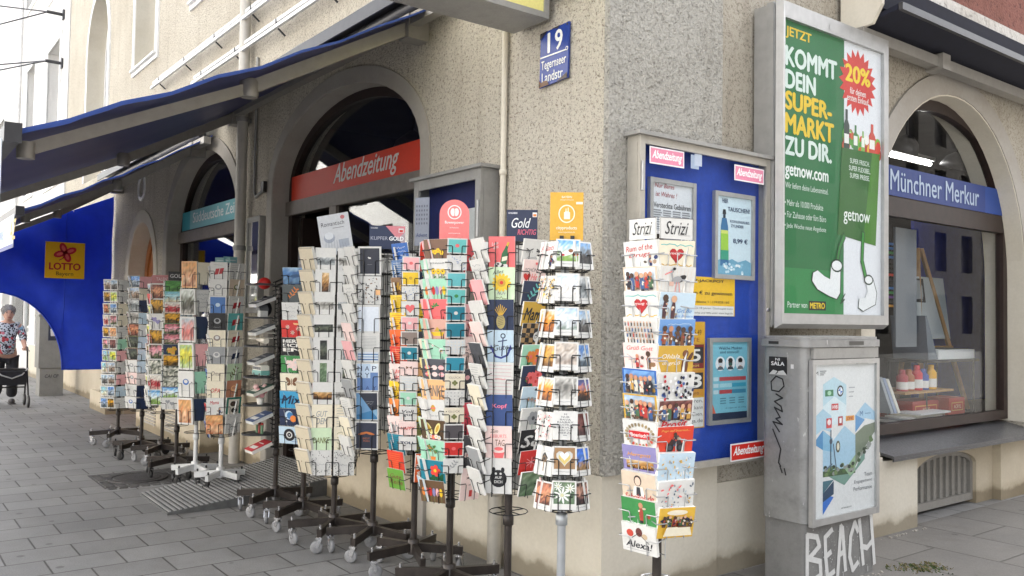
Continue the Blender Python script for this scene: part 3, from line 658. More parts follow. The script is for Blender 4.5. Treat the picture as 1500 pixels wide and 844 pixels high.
mb = MB(); mb.bar((.42, 2.31, 3.69), (.42, 9, 3.69), .03, .05); mb.build('front_bar', M['dark_metal'], t)

# projecting light box at the corner
t = thing('light_box', 'pale yellow projecting light box sign above the street name plate', 'sign', (-.55, -.6, 3.5))
mb = MB(); mb.box((-.78, -1.65, 3.30), (-.44, -.05, 3.335)); mb.box((-.78, -.085, 3.336), (-.44, -.05, 4.3)); mb.box((-.78, -1.65, 3.336), (-.44, -1.615, 4.3)); mb.box((-.78, -1.614, 4.265), (-.44, -.086, 4.3)); mb.build('case', M['grey_metal'], t)
mb = MB(); mb.box((-.77, -1.614, 3.337), (-.449, -.086, 4.264), 0, 'e6dd8c'); mb.build('panel', PR, t)
mb = MB()
mb.tube([(-.50, -.05, 3.40), (-.36, -.05, 3.52), (-.34, -.04, 3.44), (-.28, -.03, 3.38), (-.25, -.03, 3.5), (-.26, -.03, 3.9)], .012, 6); mb.tube([(-.46, -.05, 3.44), (-.30, -.04, 3.41)], .012, 6); mb.build('cable', M['grey_metal'], t)

# street name plate
fr = Fr((-.425, -.022, 3.083), (1, 0, .0), (0, 0, 1)); t = thing('street_sign', 'old blue enamel street name plate with rusty edges and white lettering', 'sign', (-.425, -.02, 3.08))
mb = MB(); mb.prism(fr, [(-.133, -.165), (.125, -.152), (.133, .172), (-.125, .160)], -.012, 0, 0, '26408f')
W0 = 'e9ebe6'
mb.text(fr, '1', -.045, .088, None, .115, .003, W0, 0, .018); mb.text(fr, '9', .045, .088, .062, .115, .003, W0, 0, .018)
mb.rect(fr, -.125, .008, .11, .016, .003, W0); mb.ell(fr, .118, .018, .012, .012, .003, W0); mb.ell(fr, .118, .018, .007, .007, .004, '26408f')
mb.text(fr, 'Tegernseer', .0, -.045, .225, .068, .003, W0, 0, .008); mb.text(fr, 'Landstr.', -.005, -.112, .20, .058, .003, W0, 0, .008)
mb.poly(fr, [(-.133, -.165), (-.04, -.16), (-.055, -.135), (-.09, -.13), (-.11, -.14), (-.133, -.115)], .0045, '6a4526'); mb.poly(fr, [(.125, -.152), (.06, -.156), (.03, -.158), (.08, -.138), (.122, -.12)], .0045, '3b2a22')
mb.poly(fr, [(-.125, .16), (-.05, .164), (-.08, .15), (-.127, .12)], .0045, '2d2a30'); mb.poly(fr, [(-.02, .166), (.06, .169), (.03, .155)], .0045, '4d4a48')
mb.build('plate', M['enamel'], t)
mb = MB(); 
for u, v in ((-.12, .15), (.12, .158), (-.122, -.15), (.115, -.14)): mb.lathe(fr.p(u, v, .003), [(.006, 0), (.004, .004)], 8, ax=fr.n)
mb.build('screw', M['cast'], t)
# ------------------------------------------------------------------ showcases
def case(name, label, fr, u0, v0, u1, v1, dep, wall_w, frw, roofover=.03, felt='blue_panel', metal='case_metal'):
    """glazed notice case: fr's plane is the front; the body runs back to the wall"""
    t = thing(name, label, 'showcase', fr.p((u0 + u1) / 2, v0, -dep))
    mb = MB(); b = -dep - wall_w
    mb.fbox(fr, u0, v0, u0 + .02, v1, b, -.012); mb.fbox(fr, u1 - .02, v0, u1, v1, b, -.012); mb.fbox(fr, u0 + .02, v0, u1 - .02, v0 + .02, b, -.012); mb.fbox(fr, u0 + .02, v1 - .02, u1 - .02, v1, b, -.012)
    mb.fbox(fr, u0 + .02, v0 + .02, u1 - .02, v1 - .02, b, b + .01); mb.build('body', M[metal], t)
    mb = MB(); mb.fbox(fr, u0 + .02, v0 + .02, u1 - .02, v1 - .02, -dep + .02, -dep + .03); mb.build('back_panel', M[felt], t)
    mb = MB(); d0, d1 = -.010, .012
    mb.fbox(fr, u0, v0, u0 + frw, v1, d0, d1); mb.fbox(fr, u1 - frw, v0, u1, v1, d0, d1); mb.fbox(fr, u0 + frw, v0, u1 - frw, v0 + frw, d0, d1 - .002); mb.fbox(fr, u0 + frw, v1 - frw * 1.15, u1 - frw, v1, d0, d1 - .002)
    d = mb.build('door', M[metal], t)
    mb = MB(); mb.fbox(fr, u0 + frw, v0 + frw, u1 - frw, v1 - frw, -.004, .0); mb.build('pane', M['glass_clear'], d)
    mb = MB(); mb.fbox(fr, u0 - roofover, v1 + .001, u1 + roofover, v1 + .022, b, .035); mb.build('roof', M['grey_metal'], t)
    return t, d
fr = FB(.115)
t, d = case('notice_case', 'blue lined notice case with pale metal frame on the corner pier', fr, .14, .70, 1.29, 2.555, .09, .0, .038)
for z in (1.0, 2.25): mb = MB(); mb.tube([fr.p(.152, z, .02), fr.p(.152, z + .16, .02)], .010, 8); mb.build('hinge', M['silver'], d)
mb = MB(); mb.lathe(fr.p(1.272, 1.62, .012), [(.014, 0), (.012, .01)], 10, ax=fr.n); mb.build('lock', M['chrome'], d)
ft = FB(.172)
def sticker(u0, v0, u1, v1, bgc, lab, rot=0, fr=ft):
    mb = MB(); c, q = math.cos(rot), math.sin(rot); cu, cv = (u0 + u1) / 2, (v0 + v1) / 2
    T = lambda u, v: (cu + (u - cu) * c - (v - cv) * q, cv + (u - cu) * q + (v - cv) * c)
    mb.prism(fr, [T(u0, v0), T(u1, v0), T(u1, v1), T(u0, v1)], 0, .003, 0, 'f2eef0'); e = .008
    mb.poly(fr, [T(u0 + e, v0 + e), T(u1 - e, v0 + e), T(u1 - e, v1 - e), T(u0 + e, v1 - e)], .0034, bgc)
    mb.text(fr, 'Abendzeitung', cu, cv, (u1 - u0) * .86, (v1 - v0) * .62, .004, 'ffffff', .38, .02, rot=rot)
    mb.build('sticker', PR, d, label=lab)
sticker(.22, 2.41, .50, 2.505, 'e58aa6', 'faded pink newspaper sticker, upper left', .01, FB(.1165))
sticker(.95, 2.395, 1.235, 2.49, 'e58aa6', 'faded pink newspaper sticker, upper right', .0, FB(.1165))
sticker(.915, .715, 1.255, .82, 'd8261c', 'bright red newspaper sticker across the lower frame', .01, FB(.129))
mb = MB(); f2 = FB(.1168); mb.rect(f2, .56, 2.42, .63, 2.50, 0, '9fb0c8'); mb.rect(f2, .59, 2.44, .655, 2.51, .001, 'b9c4d6'); mb.build('tape', PR, d)
fi = FB(.062)
def framed(name, label, fr, u0, v0, u1, v1, fw, paper, draw, mat='silver'):
    t = thing(name, label, 'poster' if paper else 'notice', fr.p((u0 + u1) / 2, v0, 0)); mb = MB()
    mb.fbox(fr, u0 + fw * .5, v0 + fw * .5, u1 - fw * .5, v1 - fw * .5, -.008, .004, 0, paper); draw(mb, Fr(fr.p(u0, v0, .005), fr.ux, fr.uy, u1 - u0, v1 - v0)); mb.build('sheet', PR, t)
    if fw > .01:
        mb = MB(); mb.fbox(fr, u0, v0, u0 + fw, v1, -.012, .018); mb.fbox(fr, u1 - fw, v0, u1, v1, -.012, .018); mb.fbox(fr, u0 + fw, v0, u1 - fw, v0 + fw, -.012, .017); mb.fbox(fr, u0 + fw, v1 - fw, u1 - fw, v1, -.012, .017); mb.build('frame', M[mat], t)
    return t
K = '1e1e22'
def d_news(mb, f):
    mb.text(f, 'Nur Bares', .33, .93, .42, .045, .001, 'a03038', .25, .0); mb.text(f, 'ist Wahres !', .37, .845, .46, .05, .001, 'a03038', .25, .0)
    mb.text(f, 'Versteckte Gebühren', .5, .735, .80, .055, .001, '2a2c30', 0, .005)
    for c in range(4):
        for r in range(26):
            if c in (1, 2) and 8 < r < 15: continue
            mb.rect(f, .10 + c * .205, .675 - r * .0235, .28 + c * .205 - random.Random(c * 40 + r).random() * .03, .688 - r * .0235, .001, '8b8e93')
    mb.rect(f, .305, .31, .69, .47, .001, '6c6f74')
random.seed(11)
framed('framed_notice', 'framed newspaper cutting with red handwriting inside the blue notice case', fi, .27, 1.78, .655, 2.345, .026, 'd7dbdf', d_news)
def d_soda(mb, f):
    N = '2b3f66'
    mb.text(f, 'HIER', .20, .90, None, .05, .001, N, 0, .012, 'l'); mb.text(f, 'TAUSCHEN!', .34, .81, .55, .05, .001, N, 0, .012, 'l')
    mb.text(f, 'KOHLENSÄURE-', .40, .675, .5, .035, .001, N, 0, .006, 'l'); mb.text(f, 'ZYLINDER', .42, .62, .32, .032, .001, N, 0, .006, 'l'); mb.text(f, '8,99 €', .66, .445, .36, .062, .001, N, 0, .02)
    mb.poly(f, [(.06, .05), (.94, .05), (.94, .20), (.8, .235), (.6, .20), (.45, .235), (.3, .2), (.15, .22), (.06, .2)], .0008, '6fa9c4')
    mb.poly(f, [(.16, .15), (.37, .15), (.35, .60), (.31, .70), (.20, .70), (.17, .60)], .001, '2f6f9e'); mb.poly(f, [(.17, .33), (.36, .33), (.355, .52), (.172, .52)], .0012, '9ccb3c'); mb.poly(f, [(.17, .52), (.35, .52), (.345, .56), (.175, .56)], .0012, 'cfdc6a'); mb.rect(f, .165, .22, .365, .33, .0012, '2f9a7c')
    mb.rect(f, .225, .70, .285, .745, .001, '1c3448'); mb.poly(f, [(.21, .745), (.30, .745), (.285, .80), (.225, .80)], .001, '17202c')
    for k in range(26):
        rr_ = random.Random(k); mb.ell(f, .18 + .55 * rr_.random(), .07 + .11 * rr_.random(), .03, .016, .0014 + k * 1e-5, ['e8f2f6', 'c4dfea', '8fc3da'][k % 3], 8)
framed('framed_poster', 'framed gas cylinder poster with green bottle inside the blue notice case', fi, .825, 1.80, 1.205, 2.325, .026, 'cfe3ec', d_soda)
def d_jack(mb, f):
    mb.rect(f, .02, .0, .98, .26, .0006, 'e4e4e0'); mb.text(f, '77-JACKPOT', .55, .89, .52, .085, .001, K, 0, .015); mb.text(f, 'Millionen € zu gewinnen', .5, .58, .9, .12, .001, K, 0, .008)
    mb.text(f, 'Gewinnklasse 1 : 139.838.160', .55, .36, .7, .06, .001, '4b4420'); mb.text(f, 'Spielteilnahme ab 18 Jahren. Glücksspiel kann', .5, .19, .92, .065, .001, '55575a'); mb.text(f, 'süchtig machen. Infos und Hilfe unter www.bzga.de', .5, .07, .92, .065, .001, '55575a')
framed('jackpot_poster', 'wide yellow jackpot poster without frame inside the blue notice case', FB(.056), .48, 1.575, 1.035, 1.805, 0, 'f0bf1c', d_jack)
def d_num(mb, f):
    mb.rect(f, .03, .80, .97, .99, .0006, 'd9a41c'); mb.text(f, 'LOTTO 6 AUS 49', .5, .90, .8, .05, .001, '4a2c10'); mb.text(f, 'HEUTE', .6, .83, .5, .035, .001, '8c1a14')
    mb.rect(f, .03, .56, .97, .785, .0006, '7d1a16'); mb.rect(f, .1, .61, .95, .76, .001, '26262a'); mb.text(f, '25', .62, .685, .5, .11, .0014, 'e8e4dc', 0, .02); mb.text(f, 'Mio. Jackpot', .5, .585, .7, .03, .0014, 'e7c04a')
    mb.rect(f, .03, .30, .97, .545, .0006, 'c98a1a'); mb.rect(f, .1, .365, .95, .52, .001, '1d1d20'); mb.text(f, '33', .62, .442, .56, .12, .0014, 'ece8e0', 0, .02); mb.text(f, 'Mio. Euro', .6, .33, .5, .03, .0014, '5a3a10')
    mb.rect(f, .03, .01, .97, .285, .0006, 'd9dad6')
    for k, s_ in enumerate(('ab 18 Jahren.', 'Glücksspiel kann', 'süchtig machen.', 'www.bzga.de')): mb.text(f, s_, .55, .25 - k * .062, .8, .045, .001, '3a3c40')
framed('jackpot_poster', 'tall jackpot notice with black number panels inside the blue notice case', FB(.054), .42, .92, .765, 1.54, 0, 'cfa02a', d_num)
def d_mask(mb, f):
    mb.rect(f, .06, .05, .94, .95, .0004, '7cc0d2'); mb.rect(f, .06, .05, .94, .13, .0008, '23304a'); mb.poly(f, [(.06, .13), (.18, .13), (.06, .30)], .0009, 'd8694c')
    mb.text(f, 'Welche Masken', .52, .88, .56, .034, .001, '27405a', 0, .01); mb.text(f, 'sind sinnvoll?', .5, .835, .46, .034, .001, '27405a', 0, .005)
    for k, x in enumerate((.28, .52, .76)):
        mb.ell(f, x, .70, .115, .085, .0008, 'e9eef0', 16); mb.ell(f, x, .71, .05, .05, .0012, ['b98a6c', '9a6b4c', 'c59a7c'][k], 12); mb.ell(f, x, .735, .055, .03, .0014, '2a2320', 12); mb.rect(f, x - .045, .675, x + .045, .71, .0016, ['cfd8dc', '3a5f58', 'e2e6e8'][k]); mb.poly(f, [(x - .08, .63), (x + .08, .63), (x + .05, .665), (x - .05, .665)], .0016, ['54606a', '3b4650', '6a7076'][k])
    for k, (c, e) in enumerate((('b94a4e', 'b94a4e'), ('3aa0bd', '3aa0bd'), ('b94a4e', '3a88a8'))):
        z = .50 - k * .075; mb.rect(f, .12, z, .24, z + .045, .001, 'c2dde4'); mb.rect(f, .26, z, .60, z + .045, .001, c if k != 1 else 'a6d6e0'); mb.rect(f, .56, z, .90, z + .045, .0012, e)
    for k in range(9): mb.rect(f, .28 + (k % 3) * .22, .29 - (k // 3) * .028, .42 + (k % 3) * .22, .302 - (k // 3) * .028, .001, '4f7f92')
    mb.text(f, 'So tragen wir sie richtig', .66, .18, .5, .022, .001, '24476a', .25)
framed('framed_poster', 'framed turquoise mask poster with three faces inside the blue notice case', fi, .785, .93, 1.175, 1.445, .026, '9fd0de', d_mask)

# showcase right of the entrance
fr = FA(-.14)
t, d = case('dark_notice_case', 'grey brown notice case beside the entrance with one white poster', fr, -1.777, 1.05, -.965, 2.485, .13, .0, .06, .03, 'navy_panel', 'grey_metal')
mb = MB(); mb.tube([fr.p(-.985, 2.05, .018), fr.p(-.985, 2.28, .018)], .010, 8); mb.build('hinge', M['silver'], d)
def d_gute(mb, f):
    mb.text(f, 'Gute', .07, .90, None, .045, .001, K, 0, .01, 'l'); mb.text(f, 'Nacht', .07, .83, None, .045, .001, K, 0, .01, 'l'); mb.text(f, 'Deutschland', .07, .77, None, .035, .001, K, 0, 0, 'l')
    mb.rect(f, .42, .02, .425, .98, .0008, 'c6c8c8'); mb.stroke(f, [(.80, .45), (.82, .2), (.83, .05)], .01, .001, '55585a'); mb.rect(f, .90, .05, .92, .35, .001, 'b8babb')
framed('white_poster', 'white newspaper poster in the grey brown notice case', FA(-.04), -1.60, 1.20, -1.02, 2.26, 0, 'cfd1cf', d_gute)
# narrow mirrored vitrine left of the entrance
t = thing('mirror_panel', 'narrow mirrored panel in a grey frame between downpipe and entrance', 'mirror', (-5.12, -.05, 1.7))
fr = FA(-.05); mb = MB(); mb.fbox(fr, -5.31, 1.55, -4.94, 2.53, -.05, 0); mb.fbox(fr, -5.31, 1.55, -5.275, 2.53, .001, .012); mb.fbox(fr, -4.975, 1.55, -4.94, 2.53, .001, .012); mb.fbox(fr, -5.275, 2.48, -4.975, 2.53, .001, .011); mb.fbox(fr, -5.275, 1.55, -4.975, 1.60, .001, .011); mb.build('frame', M['grey_metal'], t)
mb = MB(); mb.fbox(fr, -5.27, 1.605, -4.98, 2.475, .001, .004); mb.build('mirror', M['mirror'], t)

# ------------------------------------------------------------------ lit-up poster case (getnow)
t = thing('poster_case', 'tall silver advertising case with green supermarket poster beside the notice case', 'poster case', (.02, 1.83, 1.5))
fr = FB(.19); U0, V0, U1, V1 = 1.292, 1.505, 2.555, 3.57
mb = MB(); mb.fbox(fr, U0 + .012, V0 + .02, U1 - .02, V1 - .02, -.20, -.045); mb.fbox(fr, U0 + .004, V0 + .01, U1 - .01, V1 - .01, -.10, -.05); mb.build('body', M['silver'], t)
mb = MB(); o = [(U0, V0), (U1, V0), (U1, V1), (U0, V1)]; i = [(1.325, 1.60), (2.48, 1.60), (2.48, 3.45), (1.325, 3.45)]
back = [(U0 + .01, V0 + .02), (U1 - .02, V0 + .02), (U1 - .02, V1 - .02), (U0 + .01, V1 - .02)]
P = [fr.p(u, v, -.03) for u, v in o] + [fr.p(u + (.012 if k in (0, 3) else -.02), v + (.03 if k < 2 else -.02), .02) for k, (u, v) in enumerate(o)] + [fr.p(u, v, .018) for u, v in i] + [fr.p(u, v, -.01) for u, v in i] + [fr.p(u, v, -.03) for u, v in back]
F = []
for k in range(4):
    q = (k + 1) % 4
    for a in (0, 4, 8): F.append((a + k, a + q, a + 4 + q, a + 4 + k))
    F.append((0 + q, 0 + k, 16 + k, 16 + q))
mb.add(P, F); mb.rect(fr, 1.80, 3.475, 1.815, 3.505, .0215, None); mb.build('frame', M['silver'], t)
fp = Fr(fr.p(1.325, 1.60, -.008), fr.ux, fr.uy, 1.155, 1.85); mb = MB()
G = '106a33'; WH = 'd9e6de'; YE = 'e6c11a'
mb.rect(fp, 0, 0, 1, 1, 0, G); mb.rect(fp, .60, 0, 1, 1, .0006, 'e4e6ea'); mb.rect(fp, 0, 0, .60, .155, .0005, '20803f')
T = lambda s, u0, v0, u1, v1, c, b=.02: mb.text(fp, s, u0, (v0 + v1) / 2, u1 - u0, v1 - v0, .0015, c, 0, b, 'l')
T('JETZT', .035, .937, .27, .978, YE); T('KOMMT', .035, .845, .52, .91, WH, .035); T('DEIN', .035, .768, .31, .828, WH, .035)
T('SUPER-', .035, .695, .47, .755, YE, .035); T('MARKT', .035, .615, .49, .68, YE, .035); T('ZU DIR.', .035, .54, .47, .60, WH, .035)
T('getnow.com', .035, .455, .44, .505, 'eef3ee', .02); T('Wir liefern deine Lebensmittel.', .035, .425, .44, .445, 'd5e4d8', .004)
for k, (s, u1) in enumerate((('• Mehr als 10.000 Produkte', .39), ('• Für Zuhause oder fürs Büro', .42), ('• Jede Woche neue Angebote', .42))): T(s, .03, .365 - k * .04, u1, .386 - k * .04, 'd5e4d8', .004)
n = 20; cx, cy = .745, .86
mb.poly(fp, [(cx + (.20 if k % 2 == 0 else .155) * math.cos(math.pi * k / n), cy + (.125 if k % 2 == 0 else .095) * math.sin(math.pi * k / n)) for k in range(2 * n)], .0012, 'cf2a1c')
mb.text(fp, '20%', cx, .888, .26, .062, .002, 'f0cf22', 0, .03); mb.text(fp, 'für deinen', cx, .825, .17, .024, .002, 'f4e9e4', 0, .01); mb.text(fp, 'ersten Einkauf', cx, .798, .23, .024, .002, 'f4e9e4', 0, .01)
# groceries over the bag
rg = random.Random(5)
for k in range(60):
    u = .60 + rg.random() * .38; v = .60 + rg.random() * .06
    mb.ell(fp, u, v, .022 + rg.random() * .02, .012 + rg.random() * .012, .0016 + k * 1e-5, rg.choice(['d8402a', 'e8b02a', '4f9a34', 'f0efe6', 'c65a2c', '7fb83c', 'b5281e', 'f2dfc0']), 9)
for u, w_, h, c in ((.625, .03, .15, '2c3a34'), (.72, .025, .10, '3a7a40'), (.80, .02, .085, '7fae4a'), (.90, .035, .12, 'c8402e')):
    mb.poly(fp, [(u - w_, .60), (u + w_, .60), (u + w_, .60 + h * .62), (u + w_ * .4, .60 + h * .75), (u + w_ * .4, .60 + h), (u - w_ * .4, .60 + h), (u - w_ * .4, .60 + h * .75), (u - w_, .60 + h * .62)], .0023, c); mb.rect(fp, u - w_ * .8, .625, u + w_ * .8, .66, .0025, 'ecebe4')
mb.poly(fp, [(.535, .288), (.94, .262), (.985, .612), (.575, .606)], .0028, '226014'); mb.poly(fp, [(.80, .271), (.94, .262), (.985, .612), (.90, .61)], .003, '407c14')
for k, s in enumerate(('SUPER FRISCH.', 'SUPER FLEXIBEL.', 'SUPER PREISE.')): mb.text(fp, s, .765, .565 - k * .027, .21 + .02 * (k == 1), .018, .0034, 'dfeadf', 0, .008)
mb.text(fp, 'getnow', .735, .355, .28, .052, .0034, 'eef4ee', 0, .006)
mb.stroke(fp, [(.60, .283), (.555, .24), (.53, .19)], .030, .0036, '10401e'); mb.stroke(fp, [(.60, .283), (.555, .24), (.53, .19)], .018, .0037, '1f7a2c')
mb.stroke(fp, [(.80, .30), (.79, .20), (.83, .14), (.86, .12)], .034, .0036, '10401e'); mb.stroke(fp, [(.80, .30), (.79, .20), (.83, .14), (.86, .12)], .022, .0037, '2f8a2c')
def shoe(pts, e):
    mb.poly(fp, pts, .004, '10301a'); cu = sum(p[0] for p in pts) / len(pts); cv = sum(p[1] for p in pts) / len(pts)
    mb.poly(fp, [(cu + (p[0] - cu) * e, cv + (p[1] - cv) * e) for p in pts], .0043, 'eceeee')
shoe([(.47, .175), (.57, .165), (.565, .075), (.53, .052), (.45, .062), (.33, .085), (.275, .115), (.285, .145), (.33, .155), (.40, .135), (.46, .125)], .94); mb.ell(fp, .525, .175, .06, .024, .0046, '10301a'); mb.ell(fp, .525, .175, .05, .018, .0048, 'eceeee')
shoe([(.83, .125), (.91, .14), (.955, .085), (.94, .04), (.80, .012), (.745, .025), (.755, .06), (.82, .065), (.85, .09)], .94); mb.ell(fp, .86, .132, .05, .02, .0046, '10301a'); mb.ell(fp, .86, .132, .04, .014, .0048, 'eceeee')
for a in ((.575, .05, .61, .075), (.565, .04, .605, .055)): mb.stroke(fp, [a[:2], a[2:]], .006, .004, '10301a')
mb.text(fp, 'Partner von', .06, .03, .18, .02, .0015, 'e4eee6', 0, 0, 'l'); mb.rect(fp, .255, .013, .42, .045, .0015, '1a1a16'); mb.text(fp, 'METRO', .3375, .029, .14, .02, .0025, 'e8c81c', 0, .03)
mb.build('poster', PR, t, label='green and white supermarket poster with walking paper bag')
mb = MB(); mb.fbox(fr, 1.327, 1.602, 2.478, 3.448, .004, .008); mb.build('pane', M['glass_clear'], t)
mb = MB(); f3 = Fr((.10, U0 + .003, 1.60), (1, 0, 0), (0, 0, 1)); mb.rect(f3, -.015, -.025, .015, .025, 0, 'ededed'); mb.text(f3, 'S', 0, 0, .014, .03, .0006, '222222', 0, .02); mb.build('label_tag', PR, t)

# ------------------------------------------------------------------ utility cabinet
t = thing('utility_cabinet', 'weathered grey utility cabinet with graffiti and framed poster under the advertising case', 'utility cabinet', (.3, 1.51, 0))
def rprism(mb, x0, y0, x1, y1, z0, z1, r, mi=0):
    pts = []
    for (cx, cy, a0) in ((x1 - r, y1 - r, 0), (x0 + r, y1 - r, 90), (x0 + r, y0 + r, 180), (x1 - r, y0 + r, 270)):
        for k in range(7): a = R(a0 + 15 * k); pts.append((cx + r * math.cos(a), cy + r * math.sin(a)))
    n = len(pts); b = [(x, y, z0) for x, y in pts] + [(x, y, z1) for x, y in pts]
    mb.add(b, [tuple(reversed(range(n))), tuple(range(n, 2 * n))], mi); mb.add(b, [(i, (i + 1) % n, n + (i + 1) % n, n + i) for i in range(n)], mi, None, True)
mb = MB(); rprism(mb, .19, 1.12, .50, 1.885, .39, 1.40, .05); mb.build('body', M['cabinet'], t)
mb = MB(); rprism(mb, .20, 1.135, .485, 1.875, 0, .385, .03); mb.build('base', M['cabinet_low'], t)
mb = MB(); rprism(mb, .175, 1.10, .525, 1.905, 1.402, 1.445, .06); rprism(mb, .185, 1.11, .512, 1.895, 1.446, 1.462, .06); mb.build('roof', M['cabinet'], t)
fr = FB(.502); mb = MB(); mb.fbox(fr, 1.165, 1.335, 1.86, 1.398, 0, .016); mb.fbox(fr, 1.60, 1.30, 1.72, 1.304, .02, .03); mb.build('door_strip', M['grey_metal'], t)
mb = MB(); mb.fbox(fr, 1.145, .375, 1.175, 1.33, 0, .028); mb.fbox(fr, 1.83, .375, 1.86, 1.33, 0, .024); mb.fbox(fr, 1.175, .375, 1.83, .415, 0, .023); mb.fbox(fr, 1.175, 1.30, 1.83, 1.33, 0, .023); pf = mb.build('poster_frame', M['silver'], t)
fp = Fr(fr.p(1.175, .415, .008), fr.ux, fr.uy, .655, .885); mb = MB(); mb.rect(fp, 0, 0, 1, 1, 0, 'dcdddc')
PL = lambda pts, c, w: mb.poly(fp, pts, w, c)
PL([(.15, .87), (.32, .917), (.52, .86), (.52, .72), (.33, .787), (.15, .725)], 'b5d3de', .0005); PL([(.15, .725), (.33, .787), (.52, .72), (.52, .60), (.15, .60)], 'd3e3e8', .0004)
PL([(0, .65), (.15, .71), (.28, .66), (.28, .55), (.15, .576), (0, .53)], 'a9cbdc', .0005); PL([(0, .49), (.15, .57), (.15, .44)], '3f86b8', .0007); PL([(.15, .44), (.15, .57), (.30, .51), (.30, .42)], '7fb4d2', .0006)
PL([(.15, .28), (.15, .44), (.32, .50), (.49, .585), (.67, .51), (.67, .28)], 'a3c6db', .00055); PL([(.67, .65), (.835, .73), (1, .66), (1, .60), (.83, .62), (.67, .54)], '9fc4dc', .0005); PL([(.67, .65), (.67, .53), (.83, .61)], '4d8fc4', .0007)
PL([(.15, .29), (.68, .29), (.83, .42), (.83, .34), (.49, .185), (.32, .235)], '6f9487', .0008); PL([(.15, .30), (.67, .30), (.67, .255), (.15, .262)], '3a5430', .001)
PL([(.5, .29), (.67, .38), (.67, .27), (.58, .24)], '8fae8a', .0011); PL([(.67, .52), (.82, .57), (1, .585), (1, .52), (.83, .42), (.67, .30)], '6d7a66', .0007)
for k in range(40):
    r_ = random.Random(k + 90); u = .16 + .8 * r_.random(); v = .27 + .06 * r_.random() + (.26 * max(0, u - .62) * 2); mb.ell(fp, u, v, .03, .014, .0012 + k * 1e-5, r_.choice(['2f4a26', '4b6a36', '1f3420', '6b8350', '8a8f8a']), 7)
PL([(.15, .154), (.32, .227), (.32, .14), (.15, .10)], '23405c', .0009); PL([(.15, .154), (.15, .017), (.32, .12)], '2a6cc4', .0008); PL([(.15, .235), (.32, .235), (.15, .154)], '3c6a78', .001)
mb.stroke(fp, [(.27, .30), (.272, .56)], .016, .002, '33475c'); mb.ell(fp, .272, .49, .024, .02, .0022, '33475c', 8); mb.stroke(fp, [(.31, .47), (.36, .30)], .014, .002, '4c6076'); mb.stroke(fp, [(.20, .31), (.29, .34)], .012, .0021, '5c7086')
mb.rect(fp, .18, .79, .31, .832, .0015, '1f7a4a'); mb.ell(fp, .245, .811, .03, .015, .002, '9fd0ae'); mb.ell(fp, .42, .82, .052, .038, .0015, '1a1c20', 18); mb.ell(fp, .42, .82, .036, .026, .002, 'e8ecf0', 16); mb.poly(fp, [(.42, .82), (.42, .846), (.384, .82)], .0023, '2a6cc0'); mb.poly(fp, [(.42, .82), (.42, .794), (.456, .82)], .0023, '2a6cc0')
mb.rect(fp, .28, .695, .39, .738, .0015, 'c41e24'); mb.text(fp, 'HVB', .335, .716, .08, .024, .002, 'f4eeee', 0, .02); mb.rect(fp, .2, .58, .285, .645, .0015, 'c8202c'); mb.ell(fp, .243, .618, .028, .02, .002, 'f0dede'); mb.rect(fp, .385, .588, .46, .65, .0015, 'a81c22'); mb.rect(fp, .405, .605, .44, .64, .002, 'f0eaea')
mb.rect(fp, .51, .615, .65, .648, .0015, 'e0981c'); mb.text(fp, 'DHL', .58, .6315, .10, .02, .002, 'a82018', .2, .02); mb.ell(fp, .385, .45, .035, .04, .0015, '4a4c3a', 14); mb.ell(fp, .385, .45, .022, .026, .002, 'd8d4c0', 12)
mb.text(fp, 'M', .05, .945, .045, .025, .0015, '33363a'); 
for k in range(3): mb.rect(fp, .10, .955 - k * .012, .20 - .02 * k, .961 - k * .012, .0015, '77797c'); mb.rect(fp, .56, .835 - k * .03, .66 - .015 * k, .842 - k * .03, .0015, 'a0a4a8')
mb.text(fp, 'M', .77, .655, .05, .035, .0015, '3a6a9c'); mb.rect(fp, .83, .65, .93, .656, .0015, '6a8cac')
for k, s in enumerate(('Team', 'Engagement', 'Performance')): mb.text(fp, s, .95, .235 - k * .045, (.13, .30, .31)[k], .028, .0015, '6b7076', 0, 0, 'r')
mb.text(fp, 'www.olympiapark.de', .52, .035, .17, .014, .0015, '55585c'); mb.build('poster', PR, pf, label='white poster of blue and green triangles with small logos')
mb = MB(); mb.fbox(fr, 1.177, .417, 1.828, 1.298, .012, .015); mb.build('pane', M['glass_clear'], pf)
# sprayed and written marks
fb = FB(.4875); mb = MB(); Lt = {'B': [[(0, 0), (0, 1), (.6, .92), (.75, .72), (.1, .52), (.8, .40), (.85, .12), (0, 0)]], 'E': [[(.6, .98), (.05, .86), (.1, .45), (.5, .52)], [(.1, .45), (.25, .02), (.8, .10)]], 'A': [[(0, 0), (.3, 1), (.45, .95), (.75, .05)], [(.1, .40), (.65, .45)]], 'C': [[(.95, .80), (.6, 1.0), (.15, .72), (.05, .30), (.4, .0), (.95, .12)]], 'H': [[(0, 1.02), (.25, .05)], [(.75, 1.12), (1.0, .0)], [(.1, .45), (.5, .38), (.85, .5)]]}
u = 1.155
for ch, wd in zip('BEACH', (.16, .125, .11, .10, .17)):
    for k, st in enumerate(Lt[ch]): mb.stroke(fb, [(u + x * wd, .045 + y * .28 + (u - 1.15) * .02) for x, y in st], .032, .001 + k * 5e-5, 'd2d2d0')
    u += wd + .012
rs_ = random.Random(12)
for k in range(130):
    uu_, vv_ = 1.15 + .70 * rs_.random(), .04 + .31 * rs_.random(); q_ = .0015 + .004 * rs_.random() ** 3; mb.ell(fb, uu_, vv_, q_, q_, .0004 + k * 1e-6, 'b4b4b2', 6)
for uu_, vv_, l_ in ((1.20, .05, .03), (1.33, .10, .05), (1.52, .06, .04), (1.70, .12, .06), (1.79, .05, .035)): mb.rect(fb, uu_, vv_ - l_, uu_ + .006, vv_, .0006, 'c4c4c2')
mb.build('graffiti', PR, t, label='white sprayed letters across the cabinet base')
